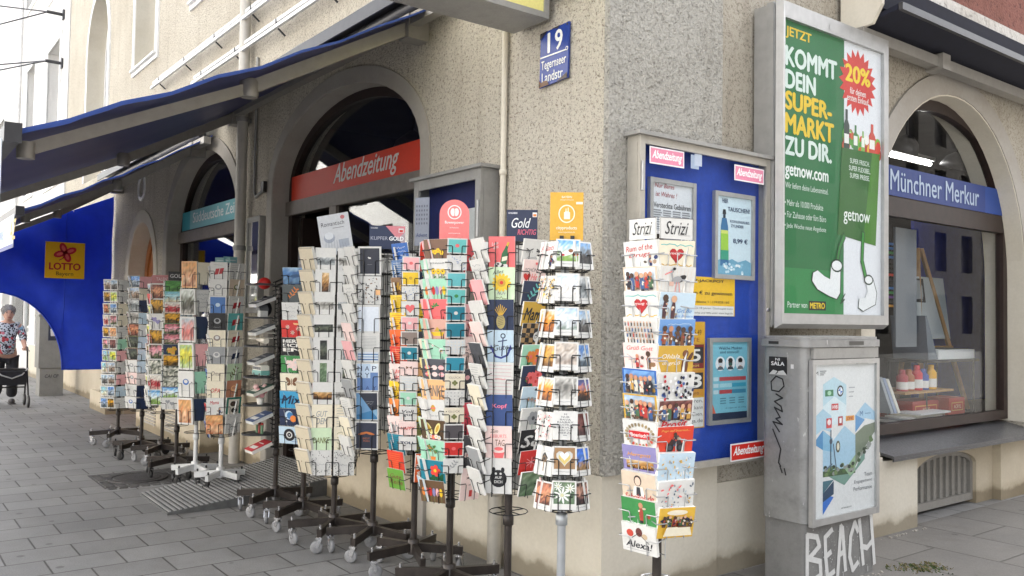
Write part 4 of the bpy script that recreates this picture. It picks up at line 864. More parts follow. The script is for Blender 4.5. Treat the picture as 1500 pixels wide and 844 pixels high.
fs_ = Fr((0, 1.118, 0), (1, 0, 0), (0, 0, 1)); mb = MB()      # left flank
mb.rect(fs_, .25, 1.235, .375, 1.34, .001, '1c1c1e'); mb.text(fs_, 'NI', .31, 1.325, .03, .015, .002, 'd8d8d8', 0, .01); mb.text(fs_, 'SALA', .312, 1.30, .09, .022, .002, 'e4e4e4', 0, .02); mb.poly(fs_, [(.25, 1.235), (.375, 1.235), (.35, 1.262), (.315, 1.255), (.28, 1.262)], .002, 'bdbdbb'); mb.stroke(fs_, [(.312, 1.28), (.312, 1.25), (.30, 1.24)], .006, .003, '1a1a1a'); mb.rect(fs_, .40, 1.275, .42, 1.30, .001, 'd8d8d6'); mb.build('sticker', PR, t, label='square black sticker with white lettering')
mb = MB(); mb.stroke(fs_, [(.27, 1.14), (.265, 1.19), (.30, 1.225), (.345, 1.21), (.355, 1.17), (.32, 1.135), (.27, 1.14)], .008, .001, '202022')
mb.stroke(fs_, [(.30, 1.12), (.345, 1.10), (.29, 1.075), (.335, 1.05), (.345, 1.02), (.29, 1.04), (.33, .985), (.30, .975), (.345, .945), (.28, .955), (.325, .90)], .009, .0012, '202022')
mb.stroke(fs_, [(.28, .91), (.335, .80), (.32, .72), (.335, .70)], .009, .0016, '202022'); mb.stroke(fs_, [(.33, .70), (.345, .665)], .009, .0018, '202022'); mb.stroke(fs_, [(.36, .69), (.37, .655)], .009, .0018, '202022'); mb.build('graffiti', PR, t, label='black felt pen tag down the flank')
mb = MB(); fq = FB(.5255); mb.rect(fq, 1.52, 1.413, 1.68, 1.436, .001, '4a4844'); mb.build('maker_plate', PR, t); mb = MB(); fq2 = Fr((0, 1.0985, 0), (1, 0, 0), (0, 0, 1)); mb.rect(fq2, .26, 1.415, .33, 1.432, .001, '2a2a2a'); mb.build('maker_plate', PR, t)

# ------------------------------------------------------------------ far grey cabinet, ramp, manhole, weeds
t = thing('grey_cabinet', 'narrow grey utility cabinet by the blue tarpaulin and the white house', 'utility cabinet', (-14.15, -.45, 0))
mb = MB(); mb.box((-14.35, -.63, .0), (-13.95, -.25, .50)); mb.build('base', M['cab_far'], t)
mb = MB(); mb.box((-14.37, -.66, .505), (-13.93, -.23, 1.43)); mb.build('body', M['cab_far'], t)
mb = MB(); mb.box((-14.39, -.68, 1.432), (-13.91, -.21, 1.47)); mb.build('roof', M['cab_far'], t)
fr = FB(-13.925); mb = MB(); mb.rect(fr, -.52, 1.0, -.37, 1.34, .001, '2c3040'); mb.poly(fr, [(-.48, 1.08), (-.41, 1.08), (-.40, 1.2), (-.44, 1.28), (-.49, 1.2)], .002, 'd8d8d4'); mb.build('sticker', PR, t)
fr = FB(-13.945); mb = MB(); mb.text(fr, 'CAI CP', -.44, .36, .22, .06, .001, '2a2826', .2); mb.build('graffiti', PR, t)

t = thing('entrance_ramp', 'grey ribbed rubber ramp leading up to the entrance door', 'ramp', (-3.95, -.65, 0))
a0, a1, b1, b0 = V((-4.29, -1.28, .012)), V((-3.41, -1.30, .02)), V((-3.42, .15, .15)), V((-4.72, .15, .15))
mb = MB(); g = lambda p: V((p.x, p.y, .001)); mb.hexa([g(a0), g(a1), g(b1), g(b0), a0, a1, b1, b0], 1)
for k in range(36):
    s_ = (k + .5) / 36; l_ = a0.lerp(b0, s_); r_ = a1.lerp(b1, s_); nn = 24
    for j in range(nn):
        p = l_.lerp(r_, (j + .15) / nn); q = l_.lerp(r_, (j + .85) / nn); mb.bar(p + V((0, 0, .005)), q + V((0, 0, .005)), .017, .009)
mb.build('slab', [M['ramp'], M['ramp_low']], t)
t = thing('manhole_cover', 'round manhole cover set in small cobbles on the pavement', 'manhole cover', (-5.05, -1.12, 0))
mb = MB(); mb.box((-5.44, -1.47, -.01), (-4.70, -.72, .003)); mb.build('bed', M['cast'], t)
mb = MB(); mb.lathe((-5.05, -1.12, .004), [(0.001, .012), (.20, .012), (.205, .008), (.215, .008), (.22, .012), (.26, .012), (.265, 0)], 28, sm=False); mb.build('lid', M['cast'], t)
mb = MB(); rg = random.Random(8)
for i in range(9):
    for j in range(8):
        x = -5.42 + i * .088; y = -1.46 + j * .092; 
        if math.hypot(x + .04 + 5.05, y + .04 + 1.12) > .285: h = .004 + rg.random() * .008; mb.hexa([(x, y, .0), (x + .076, y + .01 * rg.random(), .0), (x + .076, y + .078, .0), (x, y + .08, .0), (x + .006, y + .006, h), (x + .07, y + .008, h), (x + .07, y + .07, h), (x + .008, y + .072, h)])
mb.build('cobble_border', M['cobble'], t)
mb = MB(); rg = random.Random(4)
def tuft(mb, cx, cy, n, r, h, mi=0):
    for k in range(n):
        a = rg.random() * 6.28; d_ = r * rg.random() ** .7; x, y = cx + d_ * math.cos(a) * 1.6, cy + d_ * math.sin(a); b = rg.random() * 6.28; l_ = h * (.4 + .6 * rg.random()); s_ = .003 + .004 * rg.random()
        mb.add([(x, y, .003), (x + s_, y + s_, .003), (x + l_ * .7 * math.cos(b), y + l_ * .7 * math.sin(b), l_ * .7 + .004), (x + l_ * .75 * math.cos(b) - s_, y + l_ * .75 * math.sin(b), l_ * .6)], [(0, 1, 2, 3)], mi)
for cx, cy, n in ((.60, 2.13, 60), (.64, 2.27, 40), (.56, 2.02, 20), (.72, 2.20, 16)): tuft(mb, cx, cy, n, .06, .026, 0)
for cx, cy, n in ((.62, 2.16, 60), (.66, 2.30, 40), (.58, 2.06, 26)): tuft(mb, cx, cy, n, .07, .028, 1)
o = mb.build('weeds', [M['leafy'], M['straw']], None, (.62, 2.2, 0)); tag(o, 'small patch of green and dry weeds in the side pavement joints', 'weeds', None, 'stuff')
mb = MB()
for k in range(46):
    s_ = rg.random(); x, y = .09 + .03 * rg.random(), 2.6 + s_ * .65
    if rg.random() < .5: x, y = .50 + .04 * rg.random(), 1.1 + .8 * s_
    q = .004 + .008 * rg.random(); mb.box((x, y, .004), (x + q, y + q * 1.4, .006 + q * .5), 0)
o = mb.build('grit', M['plaster_grey'], None, (.3, 2, 0)); tag(o, 'crumbs of grit and litter along the foot of the wall', 'grit', None, 'stuff')

# ------------------------------------------------------------------ display in the side window
_before = set(o.name for o in C.objects)
t = thing('easel', 'pale wooden artist easel standing in the side window display', 'easel', (-.9, 4.3, .7))
mb = MB(); mb.bar((-.75, 4.05, .7), (-.95, 4.35, 2.3), .045, .03)
mb.build('leg', M['ply'], t); mb = MB(); mb.bar((-.70, 4.85, .7), (-.95, 4.42, 2.3), .045, .03); mb.build('leg', M['ply'], t); mb = MB(); mb.bar((-1.2, 4.4, .7), (-.97, 4.39, 2.3), .045, .03); mb.build('leg', M['ply'], t)
mb = MB(); mb.bar((-.80, 4.10, 1.30), (-.80, 4.72, 1.30), .05, .06); mb.build('ledge', M['ply'], t)
t = thing('drawing_board', 'large white board leaning on the easel in the side window', 'board', (-.82, 4.4, 1.35)); mb = MB(); fr = Fr((-.80, 4.02, 1.40), (-.03, 1, -.0), (-.15, .06, 1)); mb.fbox(fr, 0, 0, .74, .62, -.012, 0, 0, 'c3ccd0'); mb.rect(fr, .03, .36, .30, .60, .002, '2c3034')
for k in range(30): rk = random.Random(k); mb.rect(fr, .04 + .2 * rk.random(), .37 + .2 * rk.random(), .07 + .2 * rk.random(), .38 + .2 * rk.random(), .003 + k * 1e-5, 'aab2b8')
mb.build('sheet', PR, t)
t = thing('display_table', 'small dark two tier table in the side window display', 'table', (-.55, 3.75, .7)); mb = MB(); mb.box((-.85, 3.55, 1.195), (-.45, 4.55, 1.22)); mb.build('table_top', M['black'], t); mb = MB(); mb.box((-.80, 3.12, .935), (-.42, 3.98, .955)); mb.build('shelf', M['ply'], t)
for x, y, z in ((-.83, 4.5, 1.195), (-.48, 4.5, 1.195), (-.83, 3.6, 1.195), (-.48, 3.6, 1.195)): mb = MB(); mb.tube([(x, y, .70), (x, y, z)], .010, 6); mb.build('leg', M['black'], t)
t = thing('white_printer', 'flat white box with open lid on the display table in the side window', 'box', (-.6, 4.2, 1.22)); mb = MB(); mb.box((-.80, 3.80, 1.222), (-.47, 4.50, 1.31), 0, 'd9dcdc'); mb.box((-.76, 4.05, 1.312), (-.50, 4.44, 1.318), 0, '33363a'); mb.build('box', PR, t); mb = MB(); mb.hexa([(-.80, 3.62, 1.225), (-.47, 3.62, 1.225), (-.47, 3.79, 1.225), (-.80, 3.79, 1.225), (-.80, 3.56, 1.62), (-.47, 3.56, 1.62), (-.47, 3.59, 1.62), (-.80, 3.59, 1.62)], 0, '6a747e'); mb.build('lid', PR, t)
for k, (y, c, nm) in enumerate(((3.22, 'a8323c', 'dark pink'), (3.33, 'a05a28', 'brown'), (3.47, 'c8283a', 'red'), (3.58, '2a4a9a', 'blue'), (3.72, 'e0a81c', 'yellow'))):
    h = .17 + .03 * (k in (2, 4)); t = thing('paint_bottle', nm + ' paint bottle on the wooden shelf in the side window', 'paint bottle', (-.5, y, .955), 'paint bottles in the side window'); mb = MB(); mb.lathe((-.5, y, .957), [(.045, 0), (.048, .01), (.048, h * .75), (.03, h * .88)], 12, 0, c); mb.lathe((-.5, y, .957 + h * .10), [(.0485, 0), (.0485, h * .38)], 12, 0, 'e4e2dc'); mb.build('bottle', PR, t); mb = MB(); mb.lathe((-.5, y, .957 + h * .88), [(.026, 0), (.026, h * .2), (.02, h * .22)], 10, 0, c); mb.build('cap', PR, t)
for k, (y, l_, c, lab) in enumerate(((3.36, .46, '9a2c28', 'long dark red carton with gold print on the side window floor'), (4.02, .30, 'b03a2c', 'shorter red carton on the side window floor'))):
    mb = MB(); mb.box((-.70, y, .702), (-.48, y + l_, .86), 0, c); fr = FB(-.478); mb.rect(fr, y + .04, .74, y + l_ - .04, .82, .001, 'c8a05a'); mb.rect(fr, y + .05, .75, y + l_ - .05, .81, .002, c); mb.text(fr, 'ACRYL', y + l_ * .5, .78, .14, .035, .003, 'e6d8b8'); tag(mb.build('carton', PR, None, (-.6, y + l_ / 2, .70)), lab, 'carton', 'cartons in the side window')
for k in range(5): mb = MB(); mb.box((-.62 + .02 * k, 2.98 + .05 * k, .702 + k * .016), (-.36 + .012 * k, 3.50 + .05 * k - .03 * (k % 2), .716 + k * .016), 0, ['d8d8d4', '8a8f94', 'e6e4de', 'b9b3a2', 'dcdcdc'][k]); tag(mb.build('sketch_pad', PR, None, (-.5, 3.2, .70 + k * .016)), ['lowest white', 'grey second', 'white middle', 'beige fourth', 'topmost pale'][k] + ' sketch pad in the flat pile on the side window floor', 'sketch pad', 'sketch pads in the side window')
for k in range(3): mb = MB(); mb.hexa([(-.50, 2.86 + k * .055, .79), (-.40, 2.86 + k * .055, .79), (-.40, 2.90 + k * .055, .79), (-.50, 2.90 + k * .055, .79), (-.60, 2.85 + k * .055, 1.09 - k * .01), (-.50, 2.85 + k * .055, 1.09 - k * .01), (-.50, 2.89 + k * .055, 1.09 - k * .01), (-.60, 2.89 + k * .055, 1.09 - k * .01)], 0, ['9aa0a4', '8f9cb4', 'd8d4c8'][k]); tag(mb.build('folder', PR, None, (-.5, 2.88 + k * .055, .79)), ['grey', 'blue grey', 'cream'][k] + ' folder standing upright at the edge of the side window', 'folder', 'folders in the side window')
t = thing('red_case', 'large dark red case with clasp in the side window display', 'case', (-.75, 3.1, .7)); mb = MB(); mb.hexa([(-.90, 2.85, .702), (-.76, 2.85, .702), (-.76, 3.45, .702), (-.90, 3.45, .702), (-.95, 2.85, 1.60), (-.83, 2.85, 1.60), (-.83, 3.20, 1.60), (-.95, 3.20, 1.60)], 0, '8c1f22'); mb.build('body', PR, t); mb = MB(); mb.box((-.785, 3.0, 1.2), (-.765, 3.06, 1.26), 0, 'c8c0b0'); mb.build('clasp', PR, t)
t = thing('pen_rack', 'hanging rack of coloured pencils behind the side window glass', 'rack', (-.9, 3.6, 1.9)); mb = MB(); mb.tube([(-.9, 3.5, 1.75), (-.9, 3.5, 2.5)], .008, 5); mb.tube([(-.9, 3.75, 1.75), (-.9, 3.75, 2.5)], .008, 5); mb.build('hanger', M['black'], t)
mb = MB(); rg = random.Random(2)
for r_ in range(15):
    for c in range(2): mb.box((-.93, 3.40 + c * .21, 1.70 + r_ * .042), (-.88, 3.58 + c * .21, 1.722 + r_ * .042), 0, rg.choice(['c8402a', 'd8982a', '2a6aa8', '3a8a4a', '6a3a8a', '1c1c20', '1c1c20', '202428']))
mb.build('pencil_rows', PR, t)
for k, (y, z) in enumerate(((3.87, 3.22), (4.86, 3.18))):
    t = thing('spot_lamp', ['ceiling spotlight nearer the advertising case in the side window', 'ceiling spotlight nearer the right jamb in the side window'][k], 'lamp', (-.8, y, z), 'spotlights in the side window'); mb = MB(); mb.tube([(-.8, y, 3.6), (-.8, y, z + .1)], .012, 6); mb.build('stem', M['black'], t); mb = MB(); mb.lathe((-.78, y, z + .12), [(.04, 0), (.11, -.06), (.14, -.16), (.13, -.165)], 14, ax=(.4, 0, 1)); mb.build('shade', M['dark_metal'], t); mb = MB(); mb.lathe((-.80, y, z + .10), [(.06, -.06), (.10, -.14)], 12, ax=(.4, 0, 1)); mb.build('reflector', M['chrome'], t)
t = thing('light_tube', 'lit white fluorescent tube fitting above the blue band in the side window', 'lamp', (-1.2, 3.6, 2.95)); mb = MB(); mb.box((-1.24, 3.8, 3.29), (-1.14, 5.1, 3.33)); mb.build('housing', M['white'], t); mb = MB(); mb.tube([(-1.19, 3.82, 3.265), (-1.19, 5.08, 3.265)], .022, 8); mb.build('tube', M['tube_lit'], t)
t = thing('window_poster', 'pale upright poster panel at the edge of the side window', 'poster', (-.3, 2.95, 1.5)); mb = MB(); mb.box((-.36, 2.82, 1.35), (-.34, 3.16, 2.35), 0, '70767c'); mb.build('sheet', PR, t)
for o in C.objects:
    if o.name not in _before and o.parent is None: o.location.y += .82
mb = MB(); fr = FA(.25); mb.fbox(fr, -8.1, 1.83, -7.78, 2.10, -.002, .002, 0, 'd8b02c'); tag(mb.build('yellow_notice', PR, None, (-7.9, .25, 1.9)), 'small yellow notice behind the glass of the far left shop window', 'notice')
# things seen inside the entrance
t = thing('ceiling_lamp', 'dark ceiling lamp hanging behind the arched transom glass of the entrance', 'lamp', (-3.6, .9, 3.1)); mb = MB(); mb.tube([(-3.6, .9, 3.6), (-3.6, .9, 3.28)], .02, 6); mb.build('stem', M['black'], t); mb = MB(); mb.lathe((-3.6, .9, 3.13), [(.19, 0), (.17, .06), (.08, .13), (.03, .17)], 14); mb.build('shade', M['dark_metal'], t); mb = MB(); mb.lathe((-3.6, .9, 3.11), [(.06, 0), (.07, .03)], 12); mb.build('bulb', M['chrome'], t)
# ------------------------------------------------------------------ card racks
PAL = dict(white='dbdad6', cream='ece3cc', pink='efb3b5', coral='ec6f70', red='d3322e', navy='22304f', blue='3468b4', paleblue='c3d8e6', teal='1f7f94', aqua='6cc0bc', mint='a4d8bc', palegreen='d3e8c4', green='3f8b4c', olive='7a8048', yellow='f0c832', gold='cfa53c', orange='e8863a', brown='7a5236', taupe='8f8078', grey='9c9ea0', darkgrey='46484e', black='1c1c20', purple='8f88b8', peach='f3bc84', kraft='d3c7ae', beige='d8c6b0', paleyellow='efe39a', palepink='f3d8d2')
NICE = dict(paleblue='pale blue', palegreen='pale green', darkgrey='dark grey', paleyellow='pale yellow', palepink='pale pink', kraft='tan')
PH = dict(  # photographs: colours from the top of the picture down
    meadow=['5fa4dc', 'a9d0ec', 'e9eef0', '8fae5a', '6f9a3c'], haze=['cfe0ee', 'dbe7f0', 'eef0ef', 'e3d9cf', 'f3f2ef'], church=['b9d2ea', 'd3e2ef', 'e4ecf2', 'd8dde0', '7c8c80'], city=['8fb4d8', 'b8c8d4', '8a8a88', '5e5a56', '3a3a3c'], tower=['6f9ac8', '9db4c8', '52504e', '3c3a3a', '4a4a4c'], sunset=['2a3f7c', '6a6a9c', 'e08a4a', '3a2620', '151214'], statue=['e4c890', 'c8923c', 'd8a850', '8a5a22', '6a4418'], beer=['e8dcc8', 'e0a03a', 'd88a22', 'b8641a', '5a3418'], crowd=['8a5a52', '6a3a3a', '92605a', '3c2a2c', '58403e'], bluesky=['2f64c4', '3c74d0', '4f86d8', 'b08a5c', '8c6c48'], legs=['2a2428', 'c89a84', 'b88472', '3a2028', '141216'], edelweiss=['5f7a52', '8a9c80', '4c6a48', '6e8468', '54704e'], sepia=['c8c6c0', '8f8c86', '6a6762', 'a8a59e', 'd2d0ca'], dusk=['e0c8a0', 'c89a5c', 'a4743c', '5c3a1e', '2c1c12'], panorama=['d4d6d6', '9aa0a2', '5c6264', '7c8284', 'b4b8b8'], dark=['2a2c2c', '48504a', '6a705c', '2c302c', '1a1c1c'], sea=['a8c8e0', '4a80b8', '2a5a94', '6a94b8', '24466c'], roses=['5a2a24', 'c87a5a', 'd89a6c', '8c4a34', '4a241c'], flowers=['3a4a2c', 'd87a8a', 'e8b0b8', '5a6a3c', '2c3a24'], daisies=['2c3a28', 'e8e6da', '3c4a34', 'e2dfd0', '34402c'], sunflowers=['3c3420', 'e0a82a', 'c8901c', '4a3418', '5a4a22'], strawberry=['e6e2d8', 'd8cfc4', 'b8303a', 'a8242e', 'd8a8a0'], beach=['7ab8c8', '9accd4', 'b8dce0', 'd8d0b4', 'c8bc9c'], leaves=['4a8a3c', '3a7a30', '5a9a48', '2c5c24', '6aa850'], town=['9ab4d4', 'c0c8cc', 'a48a74', '7c6a5c', '5a5048'], pinkdrink=['b8c4cc', 'c8a09c', 'd8807a', 'c86a64', 'd8b0a8'], lemon=['a8c88a', 'd8d84a', 'e0cc3a', '9ab85a', 'd0dcb0'], portrait=['d89a5a', 'e0b07a', 'c87a4a', 'e8c49c', 'a85a34'], bottles=['d8dcd8', 'a8b0a4', '5c5a48', '3a3a34', 'b0aca4'], cityblue=['7aa8e0', '4f7ec0', 'c8d4dc', '5c6c7c', '3c4a54'], jewel=['cfc6bc', 'b8a898', 'd8d0c8', '948478', 'c4b8ac'])
class D:                                     # draws on one card
    def __init__(s, mb, fr, w, h, seed): s.mb = mb; s.f = Fr(fr.o, fr.ux, fr.uy, w, h); s.w = w; s.h = h; s.z = .0004; s.r = random.Random(seed)
    def up(s): s.z += .00022; return s.z
    def c(s, c): return PAL.get(c, c)
    def rect(s, a, b, c_, d, c): s.mb.rect(s.f, a, b, c_, d, s.up(), s.c(c))
    def ell(s, x, y, rx, ry, c, n=12, rot=0):
        m = min(s.w, s.h); f2 = Fr(s.f.o, s.f.ux, s.f.uy); s.mb.ell(f2, x * s.w, y * s.h, rx * m, ry * m, s.up(), s.c(c), n, rot)
    def poly(s, p, c): s.mb.poly(s.f, p, s.up(), s.c(c))
    def line(s, p, wd, c): f2 = Fr(s.f.o, s.f.ux, s.f.uy); s.mb.stroke(f2, [(x * s.w, y * s.h) for x, y in p], wd * min(s.w, s.h), s.up(), s.c(c))
    def text(s, t, x, y, wd, ht, c, sh=0, b=0, rot=0): s.mb.text(s.f, t, x, y, wd, ht, s.up(), s.c(c), sh, b, rot=rot, res=2)
    def photo(s, a, b, c, d, name, nx=9, ny=9, con=.35):
        st = [lin(x)[:3] for x in PH[name]]; r = s.r; ny = max(4, ny); g = []
        for j in range(ny + 1):
            t = (1 - j / ny) * (len(st) - 1)
            for i in range(nx + 1):
                q = min(len(st) - 1.001, max(0, t + (r.random() - .5) * 1.5)); k = int(q); e = q - k
                v = [st[k][m] * (1 - e) + st[k + 1][m] * e for m in range(3)]; f = 1 + (r.random() - .5) * con * 2
                g.append(tuple(min(1, x * f) for x in v))
        w_ = s.up()
        for j in range(ny):
            for i in range(nx):
                u0 = a + (c - a) * i / nx; u1 = a + (c - a) * (i + 1) / nx; v0 = b + (d - b) * j / ny; v1 = b + (d - b) * (j + 1) / ny; k = j * (nx + 1) + i
                s.mb.add([s.f.p(u0, v0, w_), s.f.p(u1, v0, w_), s.f.p(u1, v1, w_), s.f.p(u0, v1, w_)], [(0, 1, 2, 3)], 0, [g[k], g[k + 1], g[k + nx + 2], g[k + nx + 1]])
    def flower(s, x, y, r, c, cc='f0c832', n=6):
        for k in range(n): a = 6.283 * k / n; s.ell(x + r * .62 * math.cos(a) * min(1, s.h / s.w), y + r * .62 * math.sin(a) * min(1, s.w / s.h), r * .42, r * .42, c, 7)
        s.ell(x, y, r * .3, r * .3, cc, 8)
    def scribble(s, x0, x1, y, n, c, wd=.02, amp=.04):
        r = s.r; p = []
        for k in range(n + 1): p.append((x0 + (x1 - x0) * k / n, y + (r.random() - .5) * 2 * amp))
        s.line(p, wd, c)
    def people(s, n, y, h, cols, x0=.08, x1=.92):
        for k in range(n * 3): s.ell(x0 + (x1 - x0) * s.r.random(), y + h * (.1 + .75 * s.r.random()), .05 + .05 * s.r.random(), .04 + .05 * s.r.random(), s.r.choice(cols + ['a89078', 'c8b8a0', '5a5048']), 6, s.r.random() * 3)
        for k in range(n):
            x = x0 + (x1 - x0) * (k + .5) / n + (s.r.random() - .5) * .04; yy = y + (s.r.random() - .5) * .06; m = s.w / s.h; c = s.r.choice(cols)
            s.poly([(x - .05, yy), (x + .05, yy), (x + .06, yy + h * .55), (x + .03, yy + h * .8), (x - .03, yy + h * .8), (x - .06, yy + h * .55)], c); s.ell(x, yy + h * .88, h * .14 , h * .15, s.r.choice(['d8a888', 'c89070', '4a3428']), 8)
            for q in range(3): s.ell(x + (s.r.random() - .5) * .12, yy + h * (.25 + .4 * s.r.random()), .05, .035, s.r.choice(['d8a888', '2a2a30', 'e8e0d0', 'a8443a', '4a5a7c']), 6, s.r.random() * 3)
            s.rect(x - .045, yy - h * .0, x + .045, yy + h * .12, s.r.choice(['2a2a30', '6a4a34', '3a4a6a']))
def heart(d, x, y, r, c):
    k = d.w / d.h; P = []
    for i in range(18):
        t = 6.283 * i / 18; P.append((x + r * .06 * 16 * math.sin(t) ** 3 * min(1, 1 / k), y + r * .06 * (13 * math.cos(t) - 5 * math.cos(2 * t) - 2 * math.cos(3 * t) - math.cos(4 * t)) * min(1, k)))
    d.poly(P, c)
A_ = {}
def art(name, phrase):
    def deco(f): A_[name] = (f, phrase); return f
    return deco
@art('plain', 'blank front')
def _(d, a): pass
@art('ph', '{0} photo')
def _(d, a): e = .06 if len(a) < 2 else float(a[1]); d.photo(e, e * d.w / d.h, 1 - e, 1 - e * d.w / d.h, a[0])
@art('pola', 'white bordered {0} picture')
def _(d, a):
    d.photo(.07, .20, .93, .945, a[0]); d.scribble(.15, .75, .11, 9, 'grey', .018, .012)
@art('two', 'pair of small {0} pictures')
def _(d, a): d.photo(.06, .10, .48, .90, a[0], 6, 7, .6); d.photo(.53, .10, .95, .90, a[1], 6, 7, .6)
@art('strip', 'wide {0} strip')
def _(d, a): d.photo(.05, .32, .95, .62, a[0], 12, 5); 
@art('vstrip', 'narrow upright {0} picture')
def _(d, a): d.photo(.34, .12, .68, .88, a[0], 5, 12)
@art('txt', '{1} lettering')
def _(d, a):      # lines|colour name
    L = a[0].split('/'); n = len(L)
    for k, s in enumerate(L): d.text(s, .5, .5 + .28 * ((n - 1) / 2 - k) * (1.6 / max(1.6, n * .8)), min(.8, .14 * len(s) + .12), .46 / max(2, n), a[1], .25, .01)
@art('dot', 'dark button')
def _(d, a): d.ell(.42, .5, .035, .03, 'brown', 8); d.line([(.02, .96), (.98, .96)], .02, 'taupe')
@art('lines', 'rows of fine writing')
def _(d, a):
    for k in range(8):
        d.line([(.12, .86 - k * .1), (.88 - .2 * d.r.random(), .86 - k * .1)], .018, a[0] if a else 'grey')
@art('script', '{0} handwriting')
def _(d, a):
    for k in range(4): d.scribble(.15, .85, .78 - k * .19, 14, a[0], .018, .05)
@art('smallflowers', 'small {0} flowers')
def _(d, a):
    for k in range(4): x, y = .3 + .16 * k * .9, .35 + .16 * d.r.random(); d.line([(x, y), (x + .02, .1)], .015, 'green'); d.flower(x, y, .11, a[0], 'orange')
@art('sunrow', 'row of sunflowers')
def _(d, a):
    d.text('Glückwunsch', .5, .82, .7, .09, 'darkgrey')
    for k in range(4): x = .2 + k * .2; d.line([(x, .45), (x, .05)], .03, 'olive'); d.flower(x, .45, .13, 'yellow', 'brown'); d.ell(x + .05, .2, .07, .03, 'green', 8, .6)
@art('tulips', 'row of bright tulips')
def _(d, a):
    for k, c in enumerate(['orange', 'coral', 'red', 'purple', 'pink', 'yellow']): x = .14 + k * .145; d.line([(x, .35), (x, .0)], .025, 'olive'); d.ell(x, .48, .085, .2, c, 10)
@art('sprig', '{0} leaf sprig')
def _(d, a):
    d.line([(.3, .2), (.55, .55), (.68, .85)], .018, a[0])
    for k in range(7): t = .15 + k * .12; x, y = .3 + .38 * t, .2 + .65 * t; d.ell(x + (.1 if k % 2 else -.07), y + .05, .12, .04, a[0], 8, .4 if k % 2 else 2.2)
@art('flower', 'one {0} flower')
def _(d, a): d.line([(.5, .5), (.52, .08)], .02, 'green'); d.flower(.5, .58, .30, a[0], a[1] if len(a) > 1 else 'yellow')
@art('bouquet', 'large {0} blossoms')
def _(d, a):
    for k in range(6): d.ell(.25 + .5 * d.r.random(), .2 + .35 * d.r.random(), .14, .05, 'green', 8, d.r.random() * 3)
    for x, y, r in ((.38, .5, .26), (.66, .62, .24), (.6, .34, .22)): d.flower(x, y, r, a[0], a[1] if len(a) > 1 else 'palepink')
@art('heart', '{0} heart')
def _(d, a): heart(d, .5, .5, .36, a[0])
@art('hearts', 'two {0} heart flowers')
def _(d, a):
    for x, y in ((.36, .66), (.62, .5)): d.line([(x, y - .1), (x + .03, .08)], .018, 'darkgrey'); heart(d, x, y, .2, a[0])
@art('dots', 'scattered {0} dots')
def _(d, a):
    for k in range(22): d.ell(.08 + .84 * d.r.random(), .08 + .84 * d.r.random(), .03, .03, a[0], 7)
@art('confetti', 'black speckled border')
def _(d, a):
    for k in range(90):
        x, y = d.r.random(), d.r.random()
        if .25 < x < .75 and .22 < y < .66: continue
        d.ell(.04 + .92 * x, .04 + .92 * y, .022 + .02 * d.r.random(), .014, 'black', 5, d.r.random() * 3)
    d.scribble(.32, .68, .45, 9, 'grey', .015, .04)
@art('champagne', 'green champagne bottle')
def _(d, a):
    d.text('Lass', .24, .80, .26, .09, 'white', .3, .005, .2); d.text('uns', .28, .68, .2, .07, 'white', .3, .005, .2)
    d.poly([(.40, .08), (.66, .14), (.74, .46), (.72, .62), (.80, .82), (.72, .84), (.62, .66), (.50, .50)], '2f6a44'); d.poly([(.735, .70), (.80, .82), (.72, .84), (.67, .74)], 'gold'); d.poly([(.49, .27), (.69, .31), (.715, .43), (.52, .40)], 'cream'); d.ell(.36, .16, .16, .12, 'white'); d.ell(.62, .12, .14, .1, 'white')
    for k in range(5): d.ell(.3 + .4 * d.r.random(), .06 + .16 * d.r.random(), .05, .04, 'black', 7)
@art('sun', 'big sunflower')
def _(d, a):
    d.text('Alles', .36, .86, .42, .1, 'darkgrey', .2, .004, .15)
    for k in range(14): t = 6.283 * k / 14; d.ell(.5 + .24 * math.cos(t), .56 + .175 * math.sin(t), .13, .06, 'yellow', 8, t)
    d.ell(.5, .56, .16, .16, 'gold'); d.ell(.5, .56, .07, .07, 'red'); d.scribble(.35, .65, .26, 8, 'grey', .02, .05); d.scribble(.3, .7, .14, 8, 'olive', .02, .04)
@art('pineapple', 'gold pineapple')
def _(d, a):
    d.ell(.5, .36, .17, .27, 'b5a468', 14)
    for k in range(7): x = .5 + (k - 3) * .035; d.line([(.5 + (k - 3) * .02, .55), (.5 + (k - 3) * .075, .86 - .04 * abs(k - 3))], .03, 'gold')
    for k in range(6): d.line([(.40, .25 + k * .05), (.60, .30 + k * .05)], .012, 'navy')
    d.text('Alles Gute', .5, .09, .44, .07, 'white', .3, .01)
@art('anchor', 'dark blue anchor')
def _(d, a):
    d.ell(.60, .84, .10, .10, 'navy'); d.ell(.60, .84, .06, .06, 'paleblue'); d.line([(.60, .78), (.55, .28)], .045, '33406a'); d.line([(.42, .68), (.74, .72)], .04, '33406a'); d.line([(.20, .42), (.32, .26), (.52, .22), (.76, .30), (.86, .46)], .07, '33408c'); d.poly([(.78, .42), (.94, .46), (.88, .60)], '33408c'); d.poly([(.10, .46), (.28, .40), (.14, .60)], '33408c'); d.text('Gute', .52, .52, .56, .16, 'darkgrey', .3, 0, .1)
@art('music', 'ruled pink lines')
def _(d, a):
    for k in range(9): d.line([(.08, .92 - k * .1), (.92, .92 - k * .1)], .016, 'd8a8ac')
    d.scribble(.3, .7, .53, 8, 'coral', .015, .015)
@art('kopf', 'pink lettering on top')
def _(d, a): d.text('Kopf', .52, .66, .54, .15, 'ee7f9a', 0, .02)
